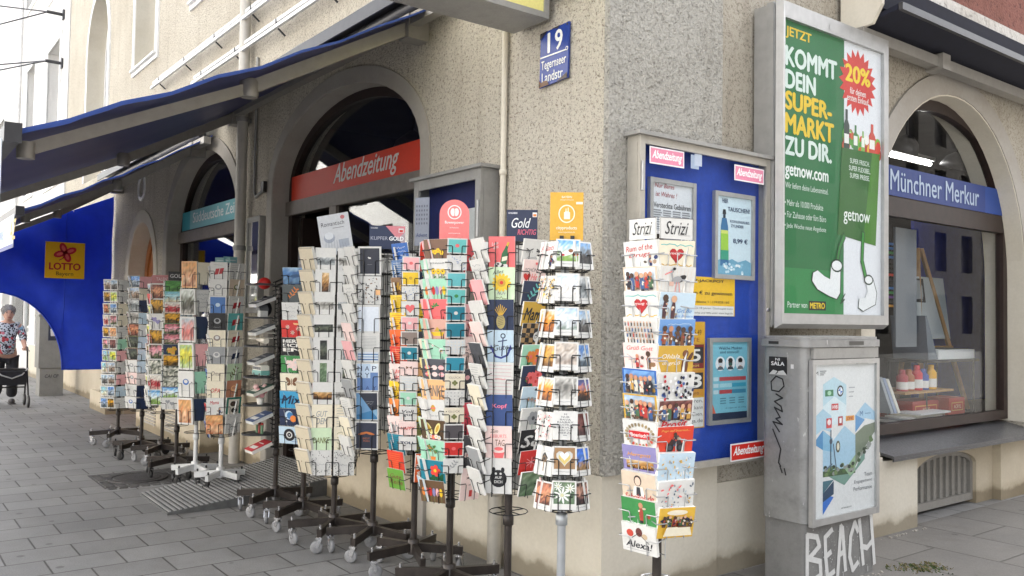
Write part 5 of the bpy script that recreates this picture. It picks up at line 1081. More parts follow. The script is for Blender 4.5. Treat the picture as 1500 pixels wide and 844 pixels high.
@art('cupcake', 'birthday cupcake')
def _(d, a):
    d.text('Zum', .34, .86, .3, .1, 'brown', .3); d.text('GEBURTS', .5, .72, .62, .09, 'coral', .2); d.text('TAG', .55, .53, .36, .18, 'brown', .15); d.poly([(.36, .08), (.64, .08), (.72, .28), (.28, .28)], 'coral'); d.ell(.5, .31, .26, .09, 'palepink'); d.ell(.5, .36, .17, .07, 'coral')
@art('badge', 'round black badge')
def _(d, a): d.ell(.5, .43, .32, .33, 'black', 18); d.ell(.33, .68, .07, .10, 'black', 8); d.ell(.67, .68, .07, .10, 'black', 8); d.ell(.41, .57, .045, .045, 'white', 8); d.ell(.59, .57, .045, .045, 'white', 8); d.text('AUF', .5, .46, .26, .07, 'white', 0, .02); d.text('DICH', .5, .34, .3, .08, 'white', 0, .02)
@art('butterfly', '{0} butterfly')
def _(d, a):
    for sx in (-1, 1): d.ell(.5 + sx * .15, .62, .2, .11, a[0], 10, sx * .8); d.ell(.5 + sx * .12, .38, .14, .09, a[0], 10, -sx * .6)
    d.ell(.5, .5, .03, .22, 'brown', 8)
@art('rabbit', 'yellow ears above blossoms')
def _(d, a):
    for sx in (-1, 1): d.ell(.5 + sx * .17, .62, .12, .30, 'paleyellow', 12, -sx * .5); d.ell(.5 + sx * .17, .62, .07, .2, 'gold', 10, -sx * .5)
    for k in range(5): d.flower(.26 + k * .12, .22 + .04 * (k % 2), .11, ['palepink', 'white', 'coral'][k % 3])
@art('planets', 'three overlapping discs')
def _(d, a): d.ell(.42, .62, .26, .26, 'paleblue'); d.ell(.47, .60, .21, .21, '3a7ab0'); d.ell(.60, .42, .2, .2, 'orange'); d.ell(.30, .25, .05, .05, 'white')
@art('record', 'black record')
def _(d, a): d.ell(.46, .52, .36, .36, 'black', 22); d.ell(.46, .52, .2, .2, 'white', 16); d.ell(.46, .52, .13, .13, 'black', 14); d.ell(.46, .52, .04, .04, 'white', 8); d.scribble(.55, .92, .14, 9, 'blue', .02, .03)
@art('moustache', 'orange moustache')
def _(d, a): d.rect(.06, .05, .94, .95, '2f3446'); d.ell(.36, .58, .22, .05, 'c8743a', 10, .25); d.ell(.64, .58, .22, .05, 'c8743a', 10, -.25); d.text('BEST', .5, .40, .3, .06, 'b86a3c'); d.text('MAN', .5, .31, .26, .06, 'b86a3c')
@art('triangles', 'blue and black triangles')
def _(d, a): d.rect(.05, .04, .95, .96, '6f9cc4'); d.poly([(.15, .96), (.95, .96), (.95, .40), (.70, .34)], '2a2e3c'); d.poly([(.95, .40), (.95, .04), (.05, .04), (.05, .20)], '3f7fae'); d.poly([(.70, .34), (.95, .40), (.95, .10)], '8fb8d4'); d.scribble(.45, .8, .66, 9, 'grey', .012, .02); d.scribble(.5, .75, .58, 7, 'grey', .012, .02)
@art('night', 'black panel with tiny bird')
def _(d, a): d.rect(.08, .06, .92, .94, '2c2f3c'); d.ell(.5, .60, .06, .035, 'white'); d.ell(.45, .62, .03, .03, 'white'); d.line([(.4, .38), (.6, .38)], .008, 'grey')
@art('happy', 'large dark letters')
def _(d, a):
    d.rect(.05, .04, .95, .96, '6b8cc0'); d.poly([(.05, .46), (.62, .46), (.62, .96), (.05, .96)], 'c3d6ea'); d.poly([(.62, .66), (.95, .66), (.95, .96), (.62, .96)], 'e2ebf3')
    for k, ch in enumerate('HAP'): d.text(ch, .17 + .31 * k, .80, .19, .17, '2c3a5c')
    for k, ch in enumerate('PY'): d.text(ch, .17 + .31 * k, .56, .19, .17, '2c3a5c')
    for k, ch in enumerate('DAY'): d.text(ch, .2 + .3 * k, .12, .17, .13, '3a4c7c')
@art('bluestripes', 'blue stripes below fine print')
def _(d, a):
    for k in range(9): d.line([(.16, .88 - k * .05), (.84, .88 - k * .05)], .014, 'grey')
    d.rect(.06, .05, .94, .36, 'dce3ea'); 
    for k in range(3): d.rect(.06, .08 + k * .09, .94, .12 + k * .09, ['4a6ea4', '8aa8cc', '5f86b8'][k])
@art('inkflowers', 'black ink flowers')
def _(d, a):
    for k in range(46): d.ell(.06 + .88 * d.r.random(), .06 + .88 * d.r.random(), .05 * d.r.random() + .02, .022, d.r.choice(['black', 'darkgrey', 'grey', 'brown']), 6, d.r.random() * 3)
    d.rect(.78, .34, .98, .52, 'peach')
@art('macarons', 'six pink macarons')
def _(d, a):
    for k in range(6): x, y = .22 + (k % 3) * .28, .62 - (k // 3) * .3; d.ell(x, y, .15, .11, ['coral', 'palepink', 'pink'][k % 3]); d.line([(x - .12, y), (x + .12, y)], .03, 'white')
@art('pot', 'potted little tree')
def _(d, a):
    d.poly([(.42, .08), (.58, .08), (.62, .26), (.38, .26)], 'orange'); d.line([(.5, .26), (.5, .5)], .03, 'brown')
    for k in range(16): d.ell(.5 + (d.r.random() - .5) * .4, .62 + (d.r.random() - .5) * .34, .07, .05, d.r.choice(['green', '2f6a3c', 'olive']), 7, d.r.random() * 3)
    for k in range(4): d.ell(.38 + .24 * d.r.random(), .5 + .25 * d.r.random(), .03, .03, 'orange', 7)
@art('cockatoo', 'white cockatoo')
def _(d, a):
    d.ell(.46, .36, .22, .42, 'e4e4e4', 12, -.25); d.ell(.55, .72, .14, .13, 'eeeeee')
    for k in range(5): d.line([(.55, .78), (.62 + k * .06, .97 - k * .03)], .035, 'f0f0ec')
    d.ell(.68, .70, .05, .05, 'darkgrey'); d.ell(.2, .75, .12, .1, 'pink'); d.ell(.85, .45, .12, .14, '7a8cc0')
@art('starburst', 'dark red star')
def _(d, a):
    for k in range(8): t = .785 * k / 1; d.line([(.5, .5), (.5 + .3 * math.cos(t), .5 + .22 * math.sin(t))], .02, a[0] if a else '8c1f2c')
@art('party', 'golden egg')
def _(d, a): d.ell(.52, .62, .12, .16, 'gold'); d.rect(.42, .60, .62, .66, 'coral'); d.text('Party!', .52, .28, .44, .14, 'grey', .25)
@art('sausage', 'red heart shaped sausages')
def _(d, a):
    d.scribble(.05, .95, .18, 12, 'gold', .03, .05); d.scribble(.05, .95, .85, 12, 'aqua', .03, .04); heart(d, .5, .52, .30, '8c1418'); heart(d, .5, .53, .27, 'b8242a'); d.text('I mog di', .5, .57, .55, .12, 'f0dcd8', .2, .01, .05)
@art('stork', 'grey stork')
def _(d, a):
    for k in range(9): d.line([(.08 + k * .1, .95), (.08 + k * .1, .05)], .008, 'beige')
    d.ell(.60, .60, .22, .10, 'black', 10, .5); d.ell(.48, .56, .20, .12, 'grey', 10, .3); d.line([(.36, .6), (.32, .80)], .05, 'grey'); d.ell(.33, .84, .06, .06, 'grey'); d.line([(.32, .83), (.14, .72)], .03, 'coral'); d.line([(.48, .48), (.46, .15)], .02, 'coral'); d.line([(.54, .48), (.60, .16)], .02, 'coral'); d.ell(.38, .92, .06, .05, 'black'); d.rect(.28, .36, .40, .5, 'd8b0a0')
@art('people', 'row of painted figures')
def _(d, a):
    d.photo(.05, .05, .95, .95, a[0] if a and a[0] in PH else 'haze', 8, 6, .2); d.people(6, .18, .62, ['3a5a8c', 'b83a34', 'd8d0c0', '4a6a4c', '2a2a34', 'c89a4a'])
@art('band', 'band of brown musicians')
def _(d, a): d.people(5, .10, .66, ['7a4a2c', '9a5a34', '5a3a28']); d.scribble(.2, .85, .85, 10, 'paleblue', .015, .02)
@art('figures', 'rows of tiny figures')
def _(d, a):
    for r_ in range(4):
        for k in range(9): x = .09 + k * .095; y = .12 + r_ * .2; d.rect(x, y, x + .04, y + .12, d.r.choice(['black', 'darkgrey', 'b8443c', '3a5a8c', '8a6a4a'])); d.ell(x + .02, y + .145, .03, .03, 'd8a888', 6)
@art('dancer', 'figure under {0} lettering')
def _(d, a): d.text(a[1], .5, .84, .78, .15, a[0], .3, .005); d.people(1, .06, .7, ['8c6a4a'], .55, .95); d.people(1, .12, .5, ['b83a34'], .2, .6); d.line([(.12, .62), (.6, .2)], .02, 'grey')
@art('couple', 'costumed couple, blue lettering')
def _(d, a): d.people(2, .08, .8, ['4a2a34', '2c3040'], .05, .5); d.text('Grüße', .7, .42, .42, .13, '3a7ac0', .3); d.text('aus Bayern', .7, .24, .5, .11, '3a7ac0', .3)
@art('bear', 'brown bear with white lettering')
def _(d, a):
    d.text('Ohlala', .35, .66, .5, .15, 'f6efe0', .3, .005); d.text('di grüß', .38, .42, .5, .15, 'f6efe0', .3, .005); d.ell(.76, .34, .13, .32, '6a3c22', 10); d.ell(.76, .74, .12, .12, '7a4a2c'); d.ell(.90, .62, .07, .2, '5a3420', 8, -.5)
@art('crowdb', 'blue and white crowd')
def _(d, a):
    for k in range(60): d.ell(.06 + .88 * d.r.random(), .1 + .8 * d.r.random(), .05, .06, d.r.choice(['22305c', '3a5a9c', 'f0f0f0', 'e0e0e4', 'c0303a', '1a1a24']), 7)
@art('prosit', 'crowd behind red lettering')
def _(d, a): d.photo(.04, .3, .96, .95, 'crowd', 10, 7, .5); d.people(5, .3, .55, ['3a5a8c', 'c89a4a', 'e8e0d0', '4a6a4c']); d.text('Prosit', .45, .2, .75, .24, 'b8202c', .35, .02, .08)
@art('motor', 'dark motorbike with pale lettering')
def _(d, a): d.text('Pogo auf boarisch...', .5, .86, .8, .09, 'f0c060', .25); d.ell(.36, .3, .16, .16, 'black'); d.ell(.66, .3, .16, .16, 'black'); d.ell(.36, .3, .08, .08, 'darkgrey'); d.ell(.66, .3, .08, .08, 'darkgrey'); d.poly([(.3, .4), (.7, .4), (.62, .6), (.4, .6)], '3a2420'); d.people(1, .35, .45, ['2a2a34'], .35, .65); d.line([(.2, .12), (.8, .12)], .02, 'f0e0d0')
@art('collage', 'busy colourful collage')
def _(d, a):
    for k in range(60): d.ell(.06 + .88 * d.r.random(), .08 + .84 * d.r.random(), .06 * d.r.random() + .02, .03, d.r.choice(a), 7, d.r.random() * 3)
@art('table', 'merry table of drinkers')
def _(d, a): d.ell(.5, .84, .4, .09, 'cream', 14); d.people(6, .38, .36, ['8c2a24', '3a5a3c', '4a3a2c', '2a3a5c']); d.poly([(.12, .10), (.92, .10), (.84, .40), (.2, .40)], 'e8e0c8'); d.rect(.5, .38, .9, .43, '6a4a2c')
@art('woman', 'woman with red lettering')
def _(d, a): d.ell(.48, .72, .16, .19, '2c2422'); d.ell(.48, .70, .12, .15, 'e8c8b4'); d.poly([(.3, .15), (.68, .15), (.62, .52), (.36, .52)], 'e8e4dc'); d.poly([(.42, .2), (.56, .2), (.54, .5), (.44, .5)], '3a3a40'); d.text('Schokolade', .5, .16, .85, .2, 'b8242a', .3, .01, .08)
@art('greenman', 'red figure with white lettering')
def _(d, a): d.people(1, .2, .7, ['a84a3a'], .35, .85); d.text('pfiat di', .42, .12, .7, .14, 'e8f0e8', .3, .01)
@art('poppies', 'poppies over black lettering')
def _(d, a): d.ell(.25, .66, .15, .13, 'c84a3a'); d.ell(.52, .74, .14, .16, '6a3a34'); d.ell(.68, .62, .12, .1, 'c8b090'); d.line([(.3, .5), (.5, .7), (.8, .4)], .02, 'black'); d.text('Alexa!', .5, .30, .78, .24, '22222a', .25, .01); d.line([(.12, .1), (.8, .12)], .012, 'grey')
@art('sign', 'red sign in a garland')
def _(d, a):
    for k in range(24): t = 6.283 * k / 24; d.ell(.5 + .40 * math.cos(t), .5 + .36 * math.sin(t), .07, .05, d.r.choice(['a8946c', '8a7a5a', 'b8a88c', 'c8503c']), 7, t)
    d.rect(.2, .38, .8, .64, 'c8242c'); d.text('Boarisch!', .5, .51, .5, .13, 'f4e8e4', 0, .02)
@art('orangetext', 'orange lettering over figures')
def _(d, a): d.photo(.1, .2, .9, .5, 'dusk', 8, 4, .4); d.text('Herrgott', .5, .68, .7, .16, 'e0a050', .3, .01); d.text('bin i guat', .5, .3, .7, .14, 'e0a050', .3, .01)
@art('redtext', 'red script lettering')
def _(d, a):
    for k, s_ in enumerate(a[0].split('/')): d.text(s_, .46, .76 - k * .26, min(.8, .13 * len(s_)), .19, 'c8383a', .3, .005, .08)
    d.people(1, .05, .42, ['2a3a6c'], .6, .95)
@art('lashes', 'black eyelashes')
def _(d, a):
    for x in (.28, .72):
        d.line([(x - .14, .6), (x, .52), (x + .14, .6)], .04, 'black')
        for k in range(4): d.line([(x - .1 + k * .06, .55), (x - .13 + k * .08, .44)], .018, 'black')
    d.scribble(.2, .8, .25, 12, 'grey', .015, .05)
@art('mama', 'black brush lettering')
def _(d, a): d.text(a[0], .5, .5, .86, .5, 'black' if len(a) < 2 else a[1], .3, .02)
@art('plaid', 'white disc on checks')
def _(d, a):
    for i in range(6):
        for j in range(5):
            if (i + j) % 2: d.rect(i / 6, j / 5, (i + 1) / 6, (j + 1) / 5, 'a8865a')
    d.ell(.66, .45, .22, .22, 'white'); d.text('DU', .66, .45, .22, .16, 'black')
@art('sschoen', 'pink hearts and script')
def _(d, a): d.text('SCHÖNSTES', .5, .6, .84, .17, 'darkgrey', .2); d.text('Herz', .62, .3, .5, .26, 'coral', .3, .01); heart(d, .2, .3, .2, 'red'); heart(d, .55, .85, .08, 'coral')
@art('abstract', 'bold abstract shapes')
def _(d, a):
    for k in range(5): d.rect(.1 + .5 * d.r.random(), .1 + .5 * d.r.random(), .4 + .5 * d.r.random(), .4 + .5 * d.r.random(), d.r.choice(a))
@art('letters', 'pyramid of small letters')
def _(d, a):
    rows = ['M', 'NUR', 'BAVA', 'RIABAY', 'MUCMUC', 'SERVUS', 'ABCDE', 'HERZL']
    for k, s_ in enumerate(rows): d.text(s_, .5, .88 - k * .092, .10 * len(s_) * 1.1, .06, 'darkgrey')
    d.rect(.42, .14, .58, .17, 'grey')
@art('pretzel', 'white heart on brown')
def _(d, a): d.rect(.07, .20, .93, .945, 'a07a50'); heart(d, .5, .60, .36, 'c8c8c4'); heart(d, .5, .56, .26, 'd8c070'); heart(d, .5, .66, .2, 'e4e6ea'); d.scribble(.15, .75, .11, 9, 'grey', .018, .012)
@art('edel', 'white edelweiss flowers')
def _(d, a):
    d.photo(.07, .20, .93, .945, 'edelweiss')
    for x, y, r in ((.42, .5, .34), (.74, .74, .2), (.26, .8, .18)):
        for k in range(9): t = .698 * k; d.ell(x + r * .6 * math.cos(t), y + r * .5 * math.sin(t), r * .45, r * .13, 'eceee6', 8, t)
        d.ell(x, y, r * .2, r * .2, 'd8d4a8', 8)
@art('couch', 'reclining couple in meadow')
def _(d, a): d.photo(.06, .2, .94, .95, 'meadow', 10, 9, .15); d.ell(.45, .48, .3, .1, 'f0f0ee', 10, .3); d.ell(.62, .58, .1, .08, '8a5a3c'); d.rect(.7, .40, .93, .50, 'd8743a'); d.ell(.3, .42, .08, .05, 'c8383a'); d.line([(.3, .1), (.7, .1)], .02, 'grey')
@art('birdhouse', 'brown birdhouse')
def _(d, a): d.text('Daheim', .55, .84, .5, .06, 'grey'); d.poly([(.38, .45), (.68, .45), (.68, .62), (.53, .76), (.38, .62)], '6a5238'); d.poly([(.32, .60), (.53, .80), (.74, .60), (.70, .57), (.53, .72), (.36, .57)], 'black'); d.line([(.53, .45), (.53, .16)], .05, '8a6a44'); d.ell(.53, .57, .06, .06, 'black')
@art('bigletters', 'bold white letters')
def _(d, a):
    for k, s_ in enumerate(a[0].split('/')): d.text(s_, .5, .8 - k * .25, .8, .19, 'f2efe8' if len(a) < 2 else a[1], 0, .03)
@art('box', 'red parcel drawing')
def _(d, a): d.poly([(.24, .32), (.72, .40), (.80, .70), (.32, .64)], a[0] if a else 'b83038'); d.line([(.48, .36), (.56, .67)], .03, 'white'); d.scribble(.2, .7, .85, 9, 'grey', .015, .02); d.scribble(.2, .8, .14, 9, 'grey', .015, .02)
@art('wreath', 'small dark emblem')
def _(d, a): d.ell(.5, .58, .2, .17, a[0] if a else 'grey', 14); d.ell(.5, .60, .12, .1, a[1] if len(a) > 1 else 'white', 12); d.scribble(.25, .75, .25, 9, 'grey', .015, .02)
@art('oval', 'green framed double portrait')
def _(d, a): d.rect(.0, .0, 1, 1, '1f7a6a'); d.rect(.14, .1, .86, .9, 'e8e2d4'); d.ell(.45, .66, .2, .16, '3a2a22'); d.ell(.55, .32, .2, .16, '2a2422')
@art('fans', 'white paper fans')
def _(d, a):
    for x, y in ((.28, .6), (.74, .5), (.5, .28)):
        for k in range(7): t = .9 * k; d.line([(x, y), (x + .09 * math.cos(t), y + .13 * math.sin(t))], .03, 'white')
        d.ell(x, y, .04, .04, 'gold', 8)
    d.poly([(.55, .85), (.95, .8), (.95, .7), (.58, .74)], 'peach')
@art('whale', 'blue whale and waves')
def _(d, a): d.photo(0, 0, 1, 1, 'sea', 8, 7, .15); d.ell(.55, .5, .36, .1, '24507c', 12, .1); d.poly([(.82, .55), (.95, .7), (.9, .52)], '24507c')
@art('ja', 'red and navy lettering')
def _(d, a): d.text('Ja', .4, .72, .5, .2, 'olive'); d.text('WOHL', .55, .4, .8, .24, 'b8242a', 0, .03)
@art('pattern', 'fine {0} pattern')
def _(d, a):
    for k in range(5):
        for j in range(4): d.ell(.14 + k * .18, .18 + j * .22, .05, .03, a[0], 6, (k + j) * .7)
    if len(a) > 1: d.ell(.66, .66, .12, .1, a[1])
@art('inset', '{0} panel with white border')
def _(d, a):
    d.rect(.06, .07, .94, .93, a[0])
    if len(a) > 1: d.ell(.5, .52, .14, .12, a[1], 9)
    if len(a) > 2: d.text(a[2], .5, .5, .6, .26, 'white', .2)
@art('clover', 'small green clover')
def _(d, a):
    d.text('GLÜCK', .5, .76, .6, .16, 'taupe')
    for t in (0, 1.57, 3.14, 4.71): d.ell(.5 + .08 * math.cos(t), .38 + .1 * math.sin(t), .09, .09, 'olive', 8)
@art('bow', 'little dark bow')
def _(d, a): d.poly([(.5, .55), (.34, .66), (.34, .44)], 'brown'); d.poly([(.5, .55), (.66, .66), (.66, .44)], 'brown')
@art('straf', 'red stripe, tiny letters')
def _(d, a): d.text('TOUJ', .46, .78, .42, .07, 'brown'); d.text('STRAF', .5, .68, .5, .07, 'brown'); d.rect(.46, .1, .62, .3, 'c83c38'); d.scribble(.4, .65, .48, 7, 'taupe', .02, .04)
@art('boat', 'yellow folded boat')
def _(d, a): d.poly([(.3, .42), (.86, .42), (.76, .24), (.4, .24)], 'yellow'); d.poly([(.44, .44), (.72, .44), (.58, .66)], 'gold'); d.ell(.68, .5, .05, .05, 'green')
@art('branch', 'brown branch with white blossom')
def _(d, a): d.line([(.02, .9), (.4, .78), (.7, .6), (.8, .45)], .025, 'brown'); d.flower(.78, .48, .14, 'white'); d.flower(.45, .72, .07, 'white'); d.line([(.3, .25), (.75, .25)], .01, 'taupe')
@art('hibiscus', 'red hibiscus flower')
def _(d, a): 
    for k in range(7): d.ell(.45 + .45 * d.r.random(), .12 + .4 * d.r.random(), .2, .07, '1f5a34', 8, d.r.random() * 3)
    d.flower(.62, .55, .27, 'e8483c', 'yellow', 5)
@art('orchid', 'pink orchid blossoms')
def _(d, a):
    for k in range(5): d.flower(.3 + .11 * k, .40 + .17 * math.sin(k * 1.4), .14, 'palepink', 'coral', 5)
@art('herb', 'green leaf tuft')
def _(d, a):
    for k in range(6): d.ell(.5 + .1 * math.cos(k), .72 + .06 * math.sin(k * 1.3), .1, .035, 'green', 8, k * .9)
    d.scribble(.3, .7, .2, 7, a[0] if a else 'red', .012, .015)
@art('pig', 'curly outline drawing')
def _(d, a): 
    for k in range(3): d.scribble(.1, .6, .2 + .25 * k, 12, 'grey', .012, .08)
    d.line([(.7, .15), (.75, .8)], .03, 'black'); d.ell(.72, .5, .05, .12, 'black', 8, .5); d.ell(.8, .3, .05, .1, 'black', 8, -.4)

ORD = ['top', 'second', 'third', 'fourth', 'fifth', 'sixth', 'seventh', 'eighth', 'ninth', 'tenth', 'eleventh', 'twelfth', 'thirteenth', 'fourteenth', 'fifteenth']
CARDS = []        # everything that sits in a pocket
class Rack:
    def __init__(s, x, y, label, short, m='pole_brown', arms='pole_brown', zb=.45, zt=1.9, spin=0, wire='wire', dark=False, ap=.13):
        s.c = V((x, y, 0)); s.t = thing('card_rack', label, 'card rack', (x, y, 0), 'revolving card racks along the facade'); s.short = short; s.zb = zb; s.zt = zt; s.ap = ap
        d = V((CAM.x - x, CAM.y - y, 0)).normalized(); s.d = d; s.r = V((-d.y, d.x, 0)); s.w = MB(); s.wire = wire; s.n = 0
        mb = MB(); mb.tube([(x, y, .14), (x, y, zt - .05)], .019, 12); mb.build('pole', M[m], s.t)
        mb = MB(); mb.lathe((x, y, zb - .07), [(.02, 0), (.027, .005), (.027, .05), (.02, .055)], 12); mb.build('collar', M[arms], s.t); mb = MB(); mb.lathe((x, y, .11), [(.035, 0), (.035, .085), (.024, .09)], 12); mb.build('collar', M[arms], s.t)
        AL = .22 if m == 'white_steel' else .30; mb = MB()
        for k in range(5):
            a = spin + 2 * math.pi * k / 5; e = V((math.cos(a), math.sin(a), 0)); mb.bar(s.c + e * .03 + V((0, 0, .15)), s.c + e * AL + V((0, 0, .135)), .032, .05)
        mb.build('base', M[arms], s.t)
        for k in range(5):
            a = spin + 2 * math.pi * k / 5; p = s.c + V((math.cos(a), math.sin(a), 0)) * (AL - .025); b = a * 2.3 + k; e = V((math.cos(b), math.sin(b), 0)); q = V((-e.y, e.x, 0))
            mb = MB(); mb.tube([p + V((0, 0, .10)), p + V((0, 0, .185))], .008, 7); mb.bar(p + e * -.012 + V((0, 0, .10)), p + e * .03 + V((0, 0, .10)), .036, .012)
            for sg in (-1, 1): mb.bar(p + q * (sg * .017) + V((0, 0, .10)), p + e * .022 + q * (sg * .017) + V((0, 0, .042)), .004, .026)
            f = mb.build('caster', M['chrome'] if not dark else M['black'], s.t)
            mb = MB(); mb.lathe(p + e * .022 - q * .012 + V((0, 0, .042)), [(.012, 0), (.033, -.001), (.041, .003), (.042, .012), (.041, .021), (.033, .025), (.012, .024)], 16, ax=q); mb.build('wheel', M['black'] if dark else M['rubber'], f)
        for z in (zb, (zb + zt) / 2, zt - .04):
            pts = [s.c + V((math.cos(a), math.sin(a), 0)) * (ap * .8) + V((0, 0, z)) for a in [2 * math.pi * k / 16 for k in range(17)]]; s.w.tube(pts, .0028, 4, caps=False)
            for k in range(4): a = math.pi * k / 2; s.w.tube([s.c + V((0, 0, z)), s.c + V((math.cos(a), math.sin(a), 0)) * ap * .8 + V((0, 0, z))], .0028, 4)
    def nrm(s, az): a = R(az); return s.d * math.cos(a) + s.r * math.sin(a)
    def col(s, az, off, w, h, z0, pitch, designs, cn, lean=10, ap=None, var=.15, vis=True, th=(.004, .013), seen=True):
        """one column of pockets: az = facing relative to the viewer's direction, off = sideways shift, z0 = top of the first card"""
        ap = ap or s.ap; n = s.nrm(az); ux = V((-n.y, n.x, 0)); ph = R(lean); uy = V((0, 0, 1)) * math.cos(ph) + n * math.sin(ph); rg = random.Random(int(az * 7 + off * 900 + s.c.x * 131))
        hz = h * math.cos(ph); zb_ = z0 - hz - pitch * (len(designs) - 1)
        for sg in (-1, 1): b = s.c + n * (ap - .035) + ux * (off + sg * (w / 2 + .010)); s.w.tube([b + V((0, 0, zb_ - .01)), b + V((0, 0, z0 - .02))], .0026, 4)
        for k, dz in enumerate(designs):
            t = th[0] + (th[1] - th[0]) * rg.random(); tl = rg.gauss(0, .012); dh = h * (1 + rg.uniform(-.02, .02)); base = s.c + n * (ap - .012 * (lean > 0) + .02 * (lean < 0)) + ux * off + V((0, 0, z0 - pitch * k - hz))
            x2 = (ux * math.cos(tl) + uy * math.sin(tl)); y2 = (uy * math.cos(tl) - ux * math.sin(tl)); nn = x2.cross(y2)
            fr = Fr(base - x2 * (w / 2) + nn * t, x2, y2)
            if dz:
                CARDS.append(dict(fr=fr, w=w, h=dh, t=t, spec=dz, label=None, where=(ORD[k], cn, s.short), seed=s.n + int(s.c.x * 1000), seen=seen)); s.n += 1
            # wire pocket
            W = lambda u, v, q: base + ux * u + uy * v + fr.n * q
            for sg in (-1, 1):
                e = sg * (w / 2 + .008)
                s.w.tube([W(e, h * .52, -.035), W(e * 1.02, h * .52, t + .006), W(sg * w * .27, h * .52, t + .006), W(sg * w * .24, h * .47, t + .006), W(sg * w * .24, .0, t + .006), W(sg * w * .24, -.004, -.03)], .0024, 4)
            s.w.tube([W(-w / 2 - .008, -.004, -.03), W(w / 2 + .008, -.004, -.03)], .0019, 4)
    def fill(s, azs, w, h, z0, pitch, n, lean=10, ap=None):      # the columns on the far side, white backs and plain fronts
        for az in azs: s.col(az, 0, w, h, z0, pitch, [random.Random(az * 3 + k).choice(['white|plain', 'white|script|grey', 'paleblue|dots|white', 'pink|plain', 'white|lines', 'cream|plain', 'navy|plain', 'mint|plain']) for k in range(n)], 'rear', lean, ap, seen=False)
    def done(s): s.w.build('wire_frame', M[s.wire], s.t)
    def header(s, az, off, u0, z0, w, h, col, draw, lab, dist=0, lean=0, roundtop=False, clip=False, roll=0):
        n = s.nrm(az); ux = V((-n.y, n.x, 0)); uy = V((0, 0, 1)) * math.cos(R(lean)) - n * math.sin(R(lean)); ux, uy = ux * math.cos(R(roll)) + uy * math.sin(R(roll)), uy * math.cos(R(roll)) - ux * math.sin(R(roll)); o = s.c + n * dist + ux * (off - w / 2) + V((0, 0, z0)); fr = Fr(o, ux, uy); mb = MB()
        pts = [(0, 0), (w, 0), (w, h), (0, h)] if not roundtop else [(0, 0), (w, 0)] + [(w / 2 + w / 2 * math.cos(math.pi * k / 14), h - w / 2 + w / 2 * math.sin(math.pi * k / 14)) for k in range(15)]
        mb.prism(fr, pts, -.004, 0, 0, PAL.get(col, col)); draw(mb, Fr(fr.p(0, 0, .0008), ux, uy, w, h)); mb.build('header_sign', PR, s.t, label=lab)
        if not clip: return
        mb = MB()
        for u in (w * .3, w * .62): mb.fbox(fr, u, -.03, u + .018, .02, .003, .010)
        mb.build('header_clip', M['black'], s.t)

def L(s): return [x.strip() for x in s.split(';') if x.strip()]
# --- the rack by the blue notice case (folk postcards, landscape format)
r = Rack(.965, -.60, 'slim galvanised wire rack of folk art postcards in front of the blue notice case', 'the blue case rack', 'pole_brown', 'pole_brown', .50, 1.95, .3, 'wire_grey', ap=.085)
r.col(-36, -.018, .168, .118, 1.87, .1034, L('white|redtext|Rum of the/Drugs;beige|people|haze;white|sausage;white|figures;palepink|dancer|coral|Grüß Gott;blue|people|cityblue;gold|people|town;white|sign;purple|orangetext;beige|woman;green|greenman;white|poppies'), 'left column', 9, th=(.012, .026))
r.col(33, .018, .168, .122, 1.87, .106, L('cream|sausage;white|stork;paleblue|couple;6f9cd4|band;gold|bear;white|crowdb;white|prosit;d84028|motor;paleblue|collage|white|c8d8e8|d8b05a|8aa0b8|white|e8e8e8;white|collage|grey|b8c4cc|coral|white|gold|4a5a6c;e0b440|table'), 'right column', 9, th=(.012, .026))
r.fill((105, 150, 200, 250), .15, .12, 1.87, .106, 11, 9)
for az, o in ((-36, -.01), (33, .01)):
    r.header(az, o, 0, 1.872, .155 if az > 0 else .135, .085, 'white', lambda mb, f: (mb.text(f, 'Strizi', .5, .52, .72, .62, .001, '2a2a2c', .35), mb.rect(f, .55, .17, .9, .185, .001, '77777a'), mb.rect(f, 0, .0, .01, 1, .001, '55555a'), mb.rect(f, .99, 0, 1, 1, .001, '55555a'), mb.rect(f, 0, .975, 1, 1, .001, '55555a')), 'white header card with black script', .105)
r.done()
# --- cityproducts rack
r = Rack(.486, -.70, 'slim rack of white bordered city picture cards on a grey pole, yellow header sign', 'the yellow sign rack', 'grey_steel', 'grey_steel', .70, 1.90, .1, ap=.085)
r.col(0, .010, .106, .124, 1.895, .150, L('white|couch;white|pola|haze;white|pola|church;white|pola|jewel;white|pola|sepia;white|letters;white|pretzel;white|edel'), 'middle column', -9)
r.col(-46, -.005, .106, .124, 1.885, .150, L('white|redtext|Pfüati;white|collage|yellow|black|gold|beige;white|pola|beer;white|pola|statue;white|pola|beer;white|collage|pink|coral|palepink|black;white|birdhouse;white|pola|roses'), 'left column', -9)
r.col(46, .010, .106, .124, 1.885, .150, L('white|pola|tower;white|pola|panorama;white|pola|city;white|pola|cityblue;white|pola|sunset;white|pola|crowd;white|pola|bluesky;white|pola|legs'), 'right column', -9)
r.fill((92, 138, 184, 230, 276), .104, .124, 1.885, .150, 8, -9)
